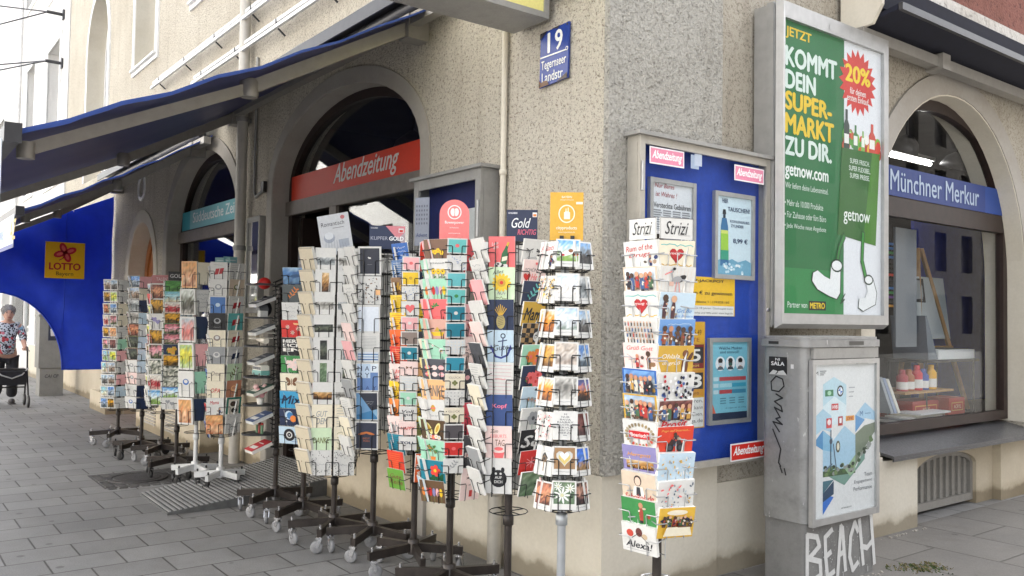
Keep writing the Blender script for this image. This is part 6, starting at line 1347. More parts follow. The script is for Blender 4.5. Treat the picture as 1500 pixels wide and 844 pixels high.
def h_city(mb, f):
    Wt = 'f6efd8'; mb.text(f, 'BAYERN', .5, .90, .3, .045, .001, Wt, 0, .01); mb.text(f, 'cityproducts', .5, .84, .4, .035, .001, Wt); mb.rect(f, .78, .75, .98, .80, .001, Wt)
    mb.ell(f, .5, .55, .25, .19, .001, Wt, 24); mb.ell(f, .5, .55, .215, .165, .0014, 'dcaa3a', 24); mb.poly(f, [(.42, .44), (.60, .44), (.60, .58), (.555, .60), (.555, .68), (.53, .68), (.53, .60), (.49, .60), (.49, .66), (.465, .66), (.465, .6), (.42, .58)], .0018, Wt)
    mb.text(f, 'cityproducts', .5, .25, .62, .085, .001, Wt, 0, .015); mb.text(f, 'www.cityproducts.de', .5, .165, .5, .04, .001, Wt)
r.header(0, .005, 0, 1.895, .148, .215, 'dcaa3a', h_city, 'yellow header sign with a round emblem', .03, clip=True)
r.done()
# --- rack with the dark Gold header
r = Rack(-.01, -.62, 'tall black rack of greeting cards left of the yellow sign rack, small dark header sign', 'the dark sign rack', zb=.59, zt=1.96, spin=.6, ap=.12)
r.col(-10, -.03, .130, .170, 1.945, .154, L('coral|champagne;palegreen|sun;navy|pineapple;paleblue|anchor;white|music;3a5288|kopf;palepink|cupcake;white|badge'), 'front column', 5)
r.col(40, .035, .150, .120, 1.935, .103, L('white|lashes;palepink|sschoen;navy|sprig|aqua;gold|mama|Mama;black|plaid;mint|bouquet|orange|coral;navy|bouquet|coral|red;paleblue|smallflowers|grey;white|flower|grey|darkgrey;black|mama|So|white;red|starburst|pink;grey|ph|edelweiss|.01'), 'right column', 12)
r.col(-64, -.0, .14, .125, 1.935, .102, L('white|plain;white|script|grey;pink|plain;white|plain;palepink|plain;darkgrey|plain;white|lines;cream|plain;white|plain;white|plain;grey|plain;white|plain'), 'left edge column', 18, th=(.008, .018), ap=.165)
r.fill((95, 140, 185, 232), .14, .12, 1.93, .103, 12, 12)
r.header(-4, .045, 0, 1.925, .155, .165, '262f4c', lambda mb, f: (mb.text(f, 'GOLDBEK', .2, .9, .3, .05, .001, 'e8e8ec', 0, .02), mb.text(f, 'Gold', .47, .60, .62, .30, .001, 'eef0f2', .35, .004), mb.text(f, 'RICHTIG', .66, .32, .6, .16, .0014, 'e06a82', .2, .01), mb.rect(f, .84, .78, .98, .92, .001, 'f0eeee'), mb.rect(f, .86, .80, .96, .87, .0014, 'e88a3a')), 'dark blue header sign with white script and pink letters', -.02)
r.done()
# --- coral header rack
r = Rack(-.567, -.598, 'wide black rack of bright greeting cards under a rounded coral header sign', 'the coral sign rack', zb=.57, zt=1.97, spin=.15, ap=.15)
r.col(-34, -.012, .158, .122, 1.965, .1075, L('7d5f4e|smallflowers|yellow;white|sunrow;mint|tulips;coral|herb;d8a898|boat;mint|branch;54565e|macarons;peach|mama|DANKE|taupe;white|party;5c4630|rabbit;mint|pot;teal|hibiscus;6a5038|tulips'), 'left column', 11)
r.col(4, .0, .106, .080, 1.965, .0897, L('white|inset|aqua|coral;white|dots|blue;white|inset|6cc0c4;white|inset|aqua|green;white|inset|teal|white;white|inset|teal;white|pattern|paleblue;white|inset|2f8fa8;cream|clover;white|pattern|grey;cream|clover;white|inset|555054;white|inset|red|coral;white|sprig|grey'), 'narrow middle column', 8, ap=.175)
r.col(38, .012, .132, .178, 1.965, .1745, L('c8454c|smallflowers|white;7c716a|flower|coral|red;pink|sprig|c8453c;palepink|script|taupe;3c4048|cockatoo;d8485a|starburst;4c4c50|orchid;palepink|straf'), 'right column', 7)
r.col(-74, .0, .15, .12, 1.965, .1075, L('pink|plain;mint|plain;white|plain;pink|plain;mint|plain;cream|plain;paleyellow|plain;white|plain;white|plain;palegreen|plain;mint|plain;white|plain;paleblue|plain'), 'left edge column', 14, th=(.006, .016))
r.col(84, .0, .14, .12, 1.965, .115, L('white|plain;cream|plain;white|plain;white|plain;pink|plain;grey|plain;white|plain;palepink|plain;white|plain;white|plain;white|plain'), 'right edge column', 14)
r.fill((128, 175, 222), .15, .12, 1.96, .1075, 12, 12)
r.header(-3, -.005, 0, 1.962, .165, .235, 'ec7f7c', lambda mb, f: (mb.ell(f, .5, .70, .235, .17, .001, 'f6ecea', 22), mb.ell(f, .5, .70, .20, .145, .0014, 'ec7f7c', 22), mb.ell(f, .45, .70, .085, .095, .0018, 'f6ecea', 14, .25), mb.ell(f, .56, .70, .085, .095, .002, 'f6ecea', 14, -.25), mb.stroke(f, [(.5, .8), (.51, .7), (.5, .6)], .02, .0024, 'ec7f7c'), mb.text(f, 'flowerpower', .5, .45, .64, .085, .001, 'f8f0ee', 0, .015), mb.text(f, 'by Postkarten', .5, .33, .3, .04, .001, 'f8f0ee'), mb.text(f, 'www.flowerpower.de', .5, .20, .4, .035, .001, 'f8f0ee')), 'rounded coral header sign with a coffee bean emblem', .0, roundtop=True, clip=True)
r.header(-62, -.10, 0, 1.962, .10, .20, '7c745c', lambda mb, f: (mb.ell(f, .5, .66, .22, .14, .001, 'c8c0a4', 16), mb.ell(f, .5, .66, .15, .10, .0014, '7c745c', 14), mb.rect(f, .25, .38, .75, .42, .001, 'c8c0a4')), 'olive side header sign', .02, roundtop=True)
r.done()
# --- orange and yellow rack
r = Rack(-1.124, -.492, 'black rack of yellow, orange and red text cards between the navy and coral sign racks', 'the orange card rack', zb=.60, zt=1.98, spin=.9, ap=.14)
r.col(-50, -.0, .15, .125, 1.985, .1035, L('blue|script|white;5c7ca8|lines|white;8a6a4c|mama|Hey|gold;yellow|lines|black;yellow|lines|red;e86a2c|txt|Genau/so|red;d83a2c|lines|peach;palepink|txt|ja/bitte|red;yellow|txt|GEBURTS/TAG|brown;orange|mama|bla|brown;palepink|mama|mhm|grey;teal|lines|navy;e0402c|lines|orange;6aa03c|txt|Gute/Reise|brown'), 'left column', 11)
r.col(-12, -.012, .106, .082, 1.90, .0885, L('white|inset|pink|coral;white|inset|yellow|gold;white|dots|blue;white|heart|coral;white|inset|pink|white;white|inset|taupe;white|inset|teal|white;palepink|bow;white|script|paleblue;white|inset|mint|white;white|txt|Voll/gut|darkgrey;palepink|txt|HAPPY|red;white|bigletters| /TOLL|navy'), 'narrow middle column', 8, ap=.17)
r.col(24, .0, .13, .172, 1.985, .178, L('e0402c|plain;navy|lines|gold;yellow|ja;4a4c58|script|gold;peach|wreath|brown|peach;yellow|script|brown;olive|script|paleyellow;e8642c|bigletters|ois/is/guat'), 'right column', 7)
r.fill((62, 100, 145, 190, 235, 275), .14, .12, 1.96, .105, 12, 12)
r.header(-30, -.02, 0, 1.985, .10, .30, '7c8290', lambda mb, f: [mb.ell(f, .14 + .18 * (k % 5), .82 - .09 * (k // 5), .05, .026, .001, '555a68', 8) for k in range(25)] + [mb.text(f, 'Advent', .5, .22, .8, .08, .001, '2a3a6a', .2)], 'narrow grey header board with dot pattern', -.06)
r.done()
# --- happy day rack
r = Rack(-1.652, -.489, 'black rack with one broad column of portrait cards under a navy header sign', 'the navy sign rack', zb=.65, zt=1.98, spin=.35, ap=.13)
r.col(-10, -.03, .150, .185, 1.99, .187, L('white|night;white|inkflowers;white|inset|e4ebf4;white|bluestripes;white|happy;white|triangles;white|moustache'), 'front column', 5)
r.col(-62, .0, .14, .125, 1.99, .122, L('white|plain;white|plain;white|script|grey;white|plain;palepink|plain;pink|plain;white|plain;grey|plain;white|lines;cream|plain;white|plain'), 'left edge column', 18, th=(.008, .018), ap=.185)
r.col(64, .02, .13, .145, 1.98, .15, L('white|inset|5f6c84;white|inset|8a92a4;9aa2b4|plain;white|inset|7c88a0;7f8aa4|wreath;white|inset|5f6c84;6f7c98|plain;white|plain'), 'right column', 10)
r.fill((108, 150, 195, 232), .14, .14, 1.97, .15, 8, 10)
r.header(-2, .055, 0, 1.99, .235, .155, '2a3656', lambda mb, f: (mb.poly(f, [(.45, 1), (1, 1), (1, .2), (.75, .5)], .0008, 'e08a94'), mb.poly(f, [(1, .75), (1, .1), (.8, .45)], .001, 'b8a8b0'), mb.text(f, 'GOLDBEK', .14, .9, .2, .06, .001, 'd8d8dc', 0, .02), mb.text(f, 'KUPFER', .28, .46, .48, .15, .0014, 'b8bccc'), mb.text(f, 'GOLD', .76, .46, .40, .17, .0014, 'ffffff', 0, .03), mb.rect(f, .82, .72, .96, .9, .0014, 'f0eeee'), mb.rect(f, .84, .74, .94, .84, .0018, 'd83a34')), 'navy and pink header sign with white capitals', -.02)
r.done()
# --- black and white rack
r = Rack(-1.999, -.601, 'black rack of white photo strip cards with tan cards at its side', 'the white photo rack', zb=.46, zt=1.99, spin=.5, ap=.13)
r.col(-6, -.078, .136, .172, 1.998, .150, L('white|strip|panorama;white|vstrip|dusk;white|strip|sepia;white|strip|dark;white|vstrip|dark;white|vstrip|edelweiss;white|strip|dusk;cream|txt|GUT/DEM|grey;palegreen|txt|DANKE|olive;white|confetti'), 'left front column', 6)
r.col(-6, .072, .136, .172, 1.998, .150, L('white|strip|sepia;white|vstrip|sepia;white|strip|panorama;white|strip|sepia;white|vstrip|panorama;white|vstrip|dark;white|strip|sepia;cream|lines;cream|script|olive;white|confetti'), 'right front column', 6)
r.col(-50, -.075, .14, .165, 2.0, .150, ['kraft|dot'] * 10, 'tan side column', 16, th=(.014, .024), ap=.185)
r.col(84, .0, .14, .15, 1.99, .150, ['white|plain'] * 10, 'right edge column', 14)
r.fill((140, 185, 225), .14, .16, 1.99, .150, 10, 10)
r.header(-12, -.02, 0, 1.96, .22, .30, 'd4d7dc', lambda mb, f: [mb.text(f, 'Romantisch', .46, .78, .74, .10, .001, '44464e', .1), mb.rect(f, .45, .66, .8, .675, .001, '8a8c94'), mb.ell(f, .80, .90, .07, .05, .001, 'c8787c', 10), mb.ell(f, .30, .45, .18, .12, .001, 'a8b0c0', 12), mb.ell(f, .30, .50, .14, .09, .0014, 'e0e4ea', 12), mb.rect(f, .58, .2, .9, .38, .001, 'aab2c0')] + [mb.stroke(f, [(.12 + .1 * k, .08), (.2 + .08 * k, .5 - .03 * k)], .01, .0012, '9aa0ac') for k in range(8)], 'tilted white header sheet with fine grey drawing', -.06, 6, roll=11)
r.done()
# --- colourful landscape rack left of it
r = Rack(-2.593, -.564, 'black rack of colourful landscape format cards right of the souvenir stand', 'the landscape card rack', zb=.55, zt=1.90, spin=.2, ap=.14)
r.col(-30, -.03, .185, .125, 1.89, .1285, L('blue|whale;4c5456|sprig|orange;white|pig;red|fans;1c1c20|bigletters|HERZ/LICH/EN;green|bouquet|palepink|white;cream|butterfly|brown;3c9cc8|mama|Mix|navy;navy|planets;paleblue|record'), 'front column', 8, th=(.008, .016))
r.col(-84, .0, .15, .12, 1.88, .1285, ['white|plain', 'grey|plain'] * 5, 'left edge column', 14)
r.fill((28, 75, 120, 165, 215, 250), .15, .12, 1.88, .1285, 10, 10)
r.header(-30, -.07, 0, 1.885, .09, .13, '8c8c94', lambda mb, f: mb.text(f, 'BOULEU', .5, .35, .8, .12, .001, 'c8c8cc'), 'small grey header sign', -.05)
r.done()
# --- two column rack on a white pole
r = Rack(-4.143, -.656, 'two column card rack on a white pole left of the souvenir stand', 'the white pole rack', 'white_steel', 'white_steel', .47, 2.0, .4, dark=True, ap=.11)
r.col(-17, -.025, .148, .165, 1.99, .147, L('white|box;white|wreath|grey;white|inset|4a78b8|paleblue;black|wreath|grey|black;cream|wreath|taupe;grey|wreath|white|grey;cream|txt|Oma|taupe;cream|txt|OPA|red;white|redtext|Mama;8c5a3c|ph|portrait|.02'), 'left front column', 6, th=(.01, .02))
r.col(34, .03, .148, .165, 1.99, .147, L('white|lines;beige|wreath|olive;white|box;aqua|box;cream|box;white|box|navy;palegreen|sprig|olive;c88a6c|wreath|peach|c88a6c;white|oval;white|dots|grey'), 'right front column', 6, th=(.01, .02))
r.col(-82, .0, .14, .15, 1.96, .150, L('grey|plain;white|plain;grey|plain;white|plain;white|plain;grey|plain;blue|plain;grey|plain;red|plain;blue|plain'), 'left edge column', 15)
r.fill((80, 125, 170, 220), .14, .15, 1.98, .150, 10, 10)
r.header(-17, -.025, 0, 1.985, .13, .05, '8fb8b8', lambda mb, f: mb.rect(f, .1, .4, .9, .55, .001, 'd8e4e4'), 'slim pale teal header card', .02)
r.header(30, .03, 0, 1.985, .13, .06, '8fc4c8', lambda mb, f: mb.rect(f, .1, .4, .9, .55, .001, 'd8e4e4'), 'slim pale teal header card', .02)
r.done()
# --- large format cards on a white pole
r = Rack(-4.567, -.745, 'rack of large upright picture cards on a short white pole', 'the large card rack', 'white_steel', 'white_steel', .46, 2.0, .2, dark=True, ap=.13)
r.col(-38, -.01, .165, .235, 2.005, .245, L('peach|ph|portrait|.07;white|ph|bottles|.07;white|ph|pinkdrink|.1;white|ph|lemon|.1;white|wreath|blue;white|ph|portrait|.1'), 'front column', 4, th=(.015, .03))
r.fill((12, 60, 110, 160, 210, 260), .15, .2, 2.0, .245, 6, 6)
r.done()
# --- flower photo rack with the black GOLD panel
r = Rack(-5.073, -.77, 'rack of landscape flower photo cards under a black header panel', 'the black header rack', zb=.47, zt=1.86, spin=.1, dark=True, ap=.13)
r.col(-16, -.03, .150, .112, 1.845, .100, L('green|ph|leaves|.03;aqua|ph|beach|.03;white|ph|strawberry|.03;cream|ph|sunflowers|.03;green|ph|flowers|.03;black|ph|flowers|.03;navy|bouquet|gold|orange;beige|ph|sunflowers|.03;black|ph|daisies|.03;black|ph|daisies|.03;blue|ph|meadow|.03;white|hearts|grey'), 'front column', 9)
r.fill((28, 75, 120, 165, 210, 255), .14, .11, 1.845, .100, 12, 9)
r.header(-16, -.02, 0, 1.85, .165, .085, '202022', lambda mb, f: mb.text(f, 'GOLD', .52, .5, .82, .42, .001, 'd8d8d8'), 'black header panel with white capitals', .06)
r.done()
r = Rack(-5.931, -.672, 'rack of square flower photo cards under a dusty red header panel', 'the red header rack', zb=.50, zt=1.84, spin=.5, ap=.15)
r.col(-26, -.02, .152, .165, 1.84, .155, L('white|ph|roses|.07;white|ph|sunflowers|.07;white|hearts|purple;white|ph|sunflowers|.07;white|ph|flowers|.07;white|ph|daisies|.07;white|ph|strawberry|.07;white|ph|meadow|.07'), 'front column', 6)
r.col(-74, .0, .15, .115, 1.84, .105, L('white|ph|city|.1;red|plain;white|ph|lemon|.1;white|wreath;cream|ph|lemon|.1;red|plain;white|ph|sunflowers|.1;white|wreath|gold;white|wreath;cream|ph|lemon|.1;white|wreath;white|wreath'), 'left column', 11)
r.fill((20, 65, 110, 155, 200, 245), .15, .15, 1.84, .155, 8, 9)
r.header(-26, -.02, 0, 1.845, .20, .085, 'a8686a', lambda mb, f: mb.text(f, 'TALENT', .6, .5, .7, .40, .001, 'd8c4c4', .1), 'dusty red header panel with pale letters', .08)
r.done()
r = Rack(-6.337, -.774, 'rack of town view cards second from the far end of the row', 'the town view rack', zb=.49, zt=1.94, spin=.3, dark=True, ap=.15)
r.col(-42, -.01, .15, .125, 1.93, .128, L('grey|ph|cityblue|.04;white|ph|town|.05;grey|ph|panorama|.05;grey|ph|sepia|.05;brown|ph|roses|.04;olive|ph|dark|.04;brown|ph|dark|.04;white|wreath|grey;palepink|wreath;white|lines;white|wreath|blue'), 'front column', 10)
r.col(-84, .0, .15, .12, 1.93, .128, ['white|ph|town|.1', 'white|ph|crowd|.1'] * 5, 'left edge column', 14)
r.fill((5, 50, 95, 140, 185, 230), .15, .12, 1.92, .128, 11, 10)
r.done()
r = Rack(-7.369, -.779, 'farthest card rack of the row with pairs of tiny pictures beside the tarpaulin', 'the farthest rack', zb=.40, zt=1.92, spin=.7, ap=.15)
r.col(-34, -.035, .18, .125, 1.915, .136, L('white|two|town|city;white|two|sunflowers|lemon;white|two|roses|cityblue;white|two|strawberry|flowers;white|two|sunflowers|portrait;white|two|flowers|crowd;white|two|meadow|lemon;white|two|beach|town;white|two|city|town;white|two|beach|cityblue;white|two|cityblue|sunflowers'), 'front column', 8, th=(.01, .02))
r.fill((15, 60, 105, 150, 195, 240, 285), .15, .12, 1.91, .136, 11, 10)
r.done()

# ------------------------------------------------------------------ souvenir stand (before the cards are built)
r = Rack(-3.129, -.564, 'dark wire souvenir stand with grey shelves of toy figures and small books', 'the souvenir stand', zb=.50, zt=1.80, spin=.25, ap=.06)
for sg in (-1, 1):
    for q in (-1, 1): b = r.c + r.r * (.035 * sg) + r.d * (.035 * q); r.w.tube([b + V((0, 0, .5)), b + V((0, 0, 1.80))], .004, 4)
k = .5
while k < 1.8: r.w.tube([r.c + r.r * .06 * math.cos(k * 9) + r.d * .06 * math.sin(k * 9) + V((0, 0, k)), r.c - r.r * .06 * math.cos(k * 9) - r.d * .06 * math.sin(k * 9) + V((0, 0, k + .05))], .004, 4); r.w.tube([r.c + r.r * -.035 + r.d * .035 + V((0, 0, k)), r.c + r.r * .035 + r.d * .035 + V((0, 0, k + .03))], .0025, 4); k += .035
r.done()
LV = (1.77, 1.51, 1.29, 1.05, .835, .61); BK = (1.655, 1.435, 1.205, .965, .75, .525)
fdir = (r.r * -.92 + r.d * .39).normalized(); sdir = V((-fdir.y, fdir.x, 0))
for side in (0, 1):
    fd = fdir if side == 0 else -fdir
    sd = V((-fd.y, fd.x, 0))
    for i, z in enumerate(LV):
        mb = MB(); o = r.c + fd * .045 + V((0, 0, z)); pts = [(-.10, 0)] + [(-.12 * math.cos(math.pi * k / 12), .06 + .17 * math.sin(math.pi * k / 12)) for k in range(13)] + [(.10, 0)]
        mb.prism(Fr(o, -sd, fd), pts, -.002, .003)
        mb.tube([o + sd * (.12 * math.cos(math.pi * k / 12)) + fd * (.06 + .17 * math.sin(math.pi * k / 12)) + V((0, 0, .008)) for k in range(13)], .004, 5); mb.build('shelf', M['dark_metal'], r.t)
bcol = [('35383c', 'c8c8c8', 'black'), ('5c6066', 'd8d8d4', 'dark grey'), ('4a4c54', 'd0d0cc', 'slate'), ('3c5a4c', 'd8d4c8', 'dark green'), ('4a5c84', 'dcdcd8', 'blue grey'), ('c02c34', 'e8e4dc', 'bright red')]
for i, z in enumerate(BK):
    c1, c2, nm = bcol[i]; o = r.c + fdir * .07 + V((0, 0, z + .03)); ux = sdir * -1; uy = (fdir * .93 + V((0, 0, -.36))).normalized(); fr = Fr(o - ux * .075, ux, uy); mb = MB()
    mb.fbox(fr, 0, 0, .15, .17, -.03, -.003, 0, c2); mb.fbox(fr, -.003, -.003, .153, .173, -.0025, .0, 0, c1); f2 = Fr(fr.p(0, 0, .0008), ux, uy); mb.rect(f2, .02, .10, .13, .14, 0, c2); mb.rect(f2, .03, .05, .12, .06, 0, c2)
    tag(mb.build('small_book', PR, None, o), nm + ' little gift book lying slanted ' + ['below the top', 'below the second', 'below the third', 'below the fourth', 'below the fifth', 'below the lowest'][i] + ' shelf of the souvenir stand', 'book', 'gift books on the souvenir stand')
P = lambda i, a=.13, b=0: r.c + fdir * a + sdir * b + V((0, 0, LV[i] + .005))
t = thing('toy_hat', 'red toy cap on the top shelf of the souvenir stand', 'toy', P(0)); mb = MB(); mb.ball(P(0) + V((0, 0, .01)), .05, 0, 'b8201c', 12, (1.1, 1, .95)); mb.build('crown', PR, t); mb = MB(); mb.lathe(P(0) + fdir * .03, [(.06, .0), (.062, .008), (.03, .014)], 14, 0, 'a01c1a'); mb.build('brim', PR, t)
t = thing('toy_house', 'small grey toy house on the second shelf of the souvenir stand', 'toy', P(1)); mb = MB(); p = P(1, .15, .03); mb.box(p - V((.03, .03, 0)), p + V((.03, .03, .055)), 0, 'c4c4c0'); mb.build('wall', PR, t); mb = MB(); fr = Fr(p, (1, 0, 0), (0, 0, 1)); mb.prism(fr, [(-.038, .055), (.038, .055), (0, .10)], -.036, .036, 0, '5a5c60'); mb.build('roof', PR, t)
t = thing('toy_figure', 'dark toy figure hanging beside the toy house on the souvenir stand', 'toy', P(1, .1, -.05)); mb = MB(); mb.ball(P(1, .1, -.05) + V((0, 0, .07)), .055, 0, '1c1c24', 10, (1, 1, 1.2)); mb.ball(P(1, .1, -.05) + V((0, 0, .145)), .03, 0, '24242c', 8); mb.build('body', PR, t)
t = thing('toy_plane', 'white wooden toy airplane with a red striped scarf on the third shelf', 'toy', P(2)); mb = MB(); p = P(2, .14); mb.tube([p + sdir * .09 + V((0, 0, .04)), p + sdir * .03 + V((0, 0, .045)), p - sdir * .10 + V((0, 0, .05))], .02, 8, 0, 'e8e0d0', True, [.024, .024, .010]); mb.build('fuselage', PR, t)
mb = MB(); mb.bar(p + fdir * .10 + V((0, 0, .06)), p - fdir * .10 + V((0, 0, .06)), .045, .008, 0, 'eee8dc'); mb.bar(p + fdir * .10 + V((0, 0, .10)), p - fdir * .10 + V((0, 0, .10)), .045, .008, 0, 'eee8dc'); mb.bar(p - sdir * .09 + V((0, 0, .05)), p - sdir * .09 + V((0, 0, .10)), .03, .006, 0, 'd8c8b0'); mb.build('wing', PR, t)
mb = MB(); mb.lathe(p + sdir * .03 - fdir * .035 + V((0, 0, .015)), [(.014, 0), (.014, .008)], 10, 0, '3a2a24', fdir); mb.lathe(p + sdir * .03 + fdir * .03 + V((0, 0, .015)), [(.014, 0), (.014, .008)], 10, 0, '3a2a24', fdir); mb.build('wheels', PR, t)
t = thing('toy_bus', 'white and teal toy camper van on the fourth shelf of the souvenir stand', 'toy', P(3)); p = P(3, .14); fr = Fr(p - sdir * .09, sdir, (0, 0, 1)); mb = MB(); mb.fbox(fr, 0, .016, .18, .05, -.035, .035, 0, '6aa49c'); mb.fbox(fr, .004, .0505, .172, .085, -.033, .033, 0, 'ebe6d8'); mb.fbox(fr, .01, .0855, .16, .092, -.028, .028, 0, 'f2eee4'); mb.build('body', PR, t)
mb = MB()
for sg in (-.0335, .0335):
    f2 = Fr(fr.p(0, 0, sg), fr.ux, fr.uy)
    for k in range(4): mb.fbox(f2, .014 + k * .04, .056, .046 + k * .04, .078, -.001, .001, 0, '3c4650')
mb.build('window', PR, t)
mb = MB()
for u in (.035, .145):
    for q in (-.036, .03): mb.lathe(fr.p(u, .016, q), [(.016, 0), (.016, .006)], 10, 0, '2a2826', fr.n)
mb.build('wheel', PR, t)
t = thing('toy_flowers', 'pink toy flowers in a white pot on the fifth shelf of the souvenir stand', 'toy', P(4)); p = P(4, .14); mb = MB(); mb.lathe(p, [(.022, 0), (.03, .05), (.028, .05)], 12, 0, 'e6e2da'); mb.build('pot', PR, t); mb = MB()
for k in range(8): a = k * .8; mb.ball(p + V((.035 * math.cos(a), .035 * math.sin(a), .075 + .03 * (k % 3))), .022, 0, ['e0a0a4', 'd88a90', 'ecc0bc'][k % 3], 8)
mb.build('blossom', PR, t)
t = thing('toy_cactus', 'little red capped cactus figures on the lowest shelf of the souvenir stand', 'toy', P(5)); p = P(5, .14); mb = MB()
for k, (b, h) in enumerate(((-.05, .06), (0, .09), (.05, .07))): mb.tube([p + sdir * b, p + sdir * b + V((0, 0, h))], .012, 8, 0, ['6a8a6a', '8a3a34', '5a7a5c'][k])
mb.build('stem', PR, t); mb = MB(); mb.ball(p + V((0, 0, .095)), .014, 0, 'c8c0b4', 8); mb.ball(p + sdir * .05 + V((0, 0, .075)), .013, 0, 'b8322c', 8); mb.build('cap', PR, t)
# --- build the cards: the 300 that show largest each on its own, the others as one mass
LABCOL = lambda c: NICE.get(c, c) if c in PAL else ''
def draw_card(mb, c):
    fr, w, h, t = c['fr'], c['w'], c['h'], c['t']; p = c['spec'].split('|'); col = PAL.get(p[0], p[0])
    mb.fbox(fr, 0, 0, w, h, -t, -.0012, 0, 'e6e4de'); mb.fbox(fr, 0, 0, w, h, -.0010, 0, 0, col); A_[p[1]][0](D(mb, fr, w, h, c['seed']), p[2:])
vs, fs, own = [], [], []
for k, c in enumerate(CARDS):
    b = len(vs); fr, w, h, t = c['fr'], c['w'], c['h'], c['t']
    vs += [fr.p(u, v, q) for q in (-t, 0) for u, v in ((0, 0), (w, 0), (w, h), (0, h))]
    for f in ((3, 2, 1, 0), (4, 5, 6, 7), (0, 1, 5, 4), (1, 2, 6, 5), (2, 3, 7, 6), (3, 0, 4, 7)): fs.append(tuple(b + i for i in f)); own.append(k)
bvh = BVHTree.FromPolygons(vs, fs)
for k, c in enumerate(CARDS):
    fr, w, h, t = c['fr'], c['w'], c['h'], c['t']; n = 0; area = 0
    ce = fr.p(w / 2, h / 2); d = ce - CAM; q = d.length
    for face, (o, a, b, nr) in enumerate(((fr.p(0, 0, .001), fr.ux * w, fr.uy * h, fr.n), (fr.p(-.001, 0, -t), fr.uy * h, fr.n * t, -fr.ux), (fr.p(w + .001, 0, -t), fr.uy * h, fr.n * t, fr.ux), (fr.p(0, 0, -t - .001), fr.ux * w, fr.uy * h, -fr.n))):
        pr = -(d / q).dot(nr) * a.length * b.length * (855 / q) ** 2
        if pr <= 0: continue
        hit = 0
        for i in range(4):
            for j in range(4):
                pt = o + a * ((i + .5) / 4) + b * ((j + .5) / 4); ra = pt - CAM; L_ = ra.length; r_ = bvh.ray_cast(CAM, ra / L_, L_ - .002)
                hit += r_[0] is None or own[r_[2]] == k
        area += pr * hit / 16
    px = cam.matrix_world.inverted() @ ce; X = px.x / -px.z * 1252 + 750; Y = 422 - px.y / -px.z * 1252
    c['vis'] = area if c['seen'] and 0 < X < 1500 and 0 < Y < 844 else area * .01
order = sorted(range(len(CARDS)), key=lambda k: -CARDS[k]['vis'])
pick = [k for k in order[:300] if CARDS[k]['vis'] > 5]; picked = set(pick); rest = MB(); used_ = {}
for k, c in enumerate(CARDS):
    if k not in picked: draw_card(rest, c); continue
    p = c['spec'].split('|'); mb = MB(); draw_card(mb, c); ce = c['fr'].p(c['w'] / 2, 0, -c['t'] / 2)
    ph = A_[p[1]][1].format(*[NICE.get(x, x) if x in PAL else x for x in p[2:4]] + ['', '']); lc = LABCOL(p[0])
    if p[1] in ('ph', 'inset', 'oval', 'triangles'): lc = ''
    for hx in ('6f9cc4',): ph = ph.replace(hx, 'blue')
    import re as _re
    ph = _re.sub(r'\b(?=[0-9a-f]*\d)[0-9a-f]{6}\b', 'coloured', ph)
    row, cn, sh = c['where']; row = {'top': 'topmost'}.get(row, row)
    lab = f"{lc} card, {ph}, {row} in {cn} of {sh}".strip()
    o = mb.build('greeting_card', M['card'], None, ce); tag(o, lab, 'card', 'cards in the racks')
    used_.setdefault(lab, []).append(o.name)
o = rest.build('greeting_cards', M['card'], None, (-2, -.6, 1)); tag(o, 'remaining small and half hidden cards in the far sides of the racks', 'cards', 'cards in the racks', 'stuff')
print('CARDS', len(CARDS), 'picked', len(pick), 'smallest', round(CARDS[pick[-1]]['vis'], 1), 'vis>15', sum(c['vis'] > 15 for c in CARDS), 'dups', [k for k, v in used_.items() if len(v) > 1][:5], 'maxwords', max(len(k.split()) for k in used_), [k for k in used_ if len(k.split()) > 16][:8])
# ------------------------------------------------------------------ woman with a rollator
PX, PY = -12.85, -1.30
t = thing('person', 'woman in a flowered blouse and black trousers pushing a rollator, looking down', 'person', (PX, PY, 0))
M['skin'] = plain('skin', (.50, .29, .21), .55, 0, .08); M['hair'] = plain('grey_hair', (.17, .16, .155), .8, 0, .4, 60, .5); M['trousers'] = plain('black_trousers', (.014, .014, .018), .8, 0, .3); M['shoe'] = plain('dark_shoe', (.05, .045, .045), .6, 0, .2)
def blouse():
    q = NT('flowered_blouse'); p = q.pos(); v1 = q.n('TexVoronoi', inp={'Scale': 15.0}); q.l(p, v1.inputs['Vector']); v2 = q.n('TexVoronoi', inp={'Scale': 34.0}); q.l(p, v2.inputs['Vector']); n1 = q.noise(p, 8, 3)
    c = q.ramp(v2.outputs['Distance'], [(.2, '15161c'), (.42, '2c3440'), (.5, 'b8c0c8')]); s_ = q.n('SeparateColor'); q.l(v1.outputs['Color'], s_.inputs[0])
    c2 = q.ramp(s_.outputs[0], [(.0, '8c1c2c'), (.3, 'c84a54'), (.45, '6a94b0'), (.65, 'd8d4d0'), (.8, '3a2030')]); f = q.ramp(v1.outputs['Distance'], [(.36, (1, 1, 1)), (.44, (0, 0, 0))]); return q.fin(q.mix(c, c2, f), .7)
M['blouse'] = blouse()
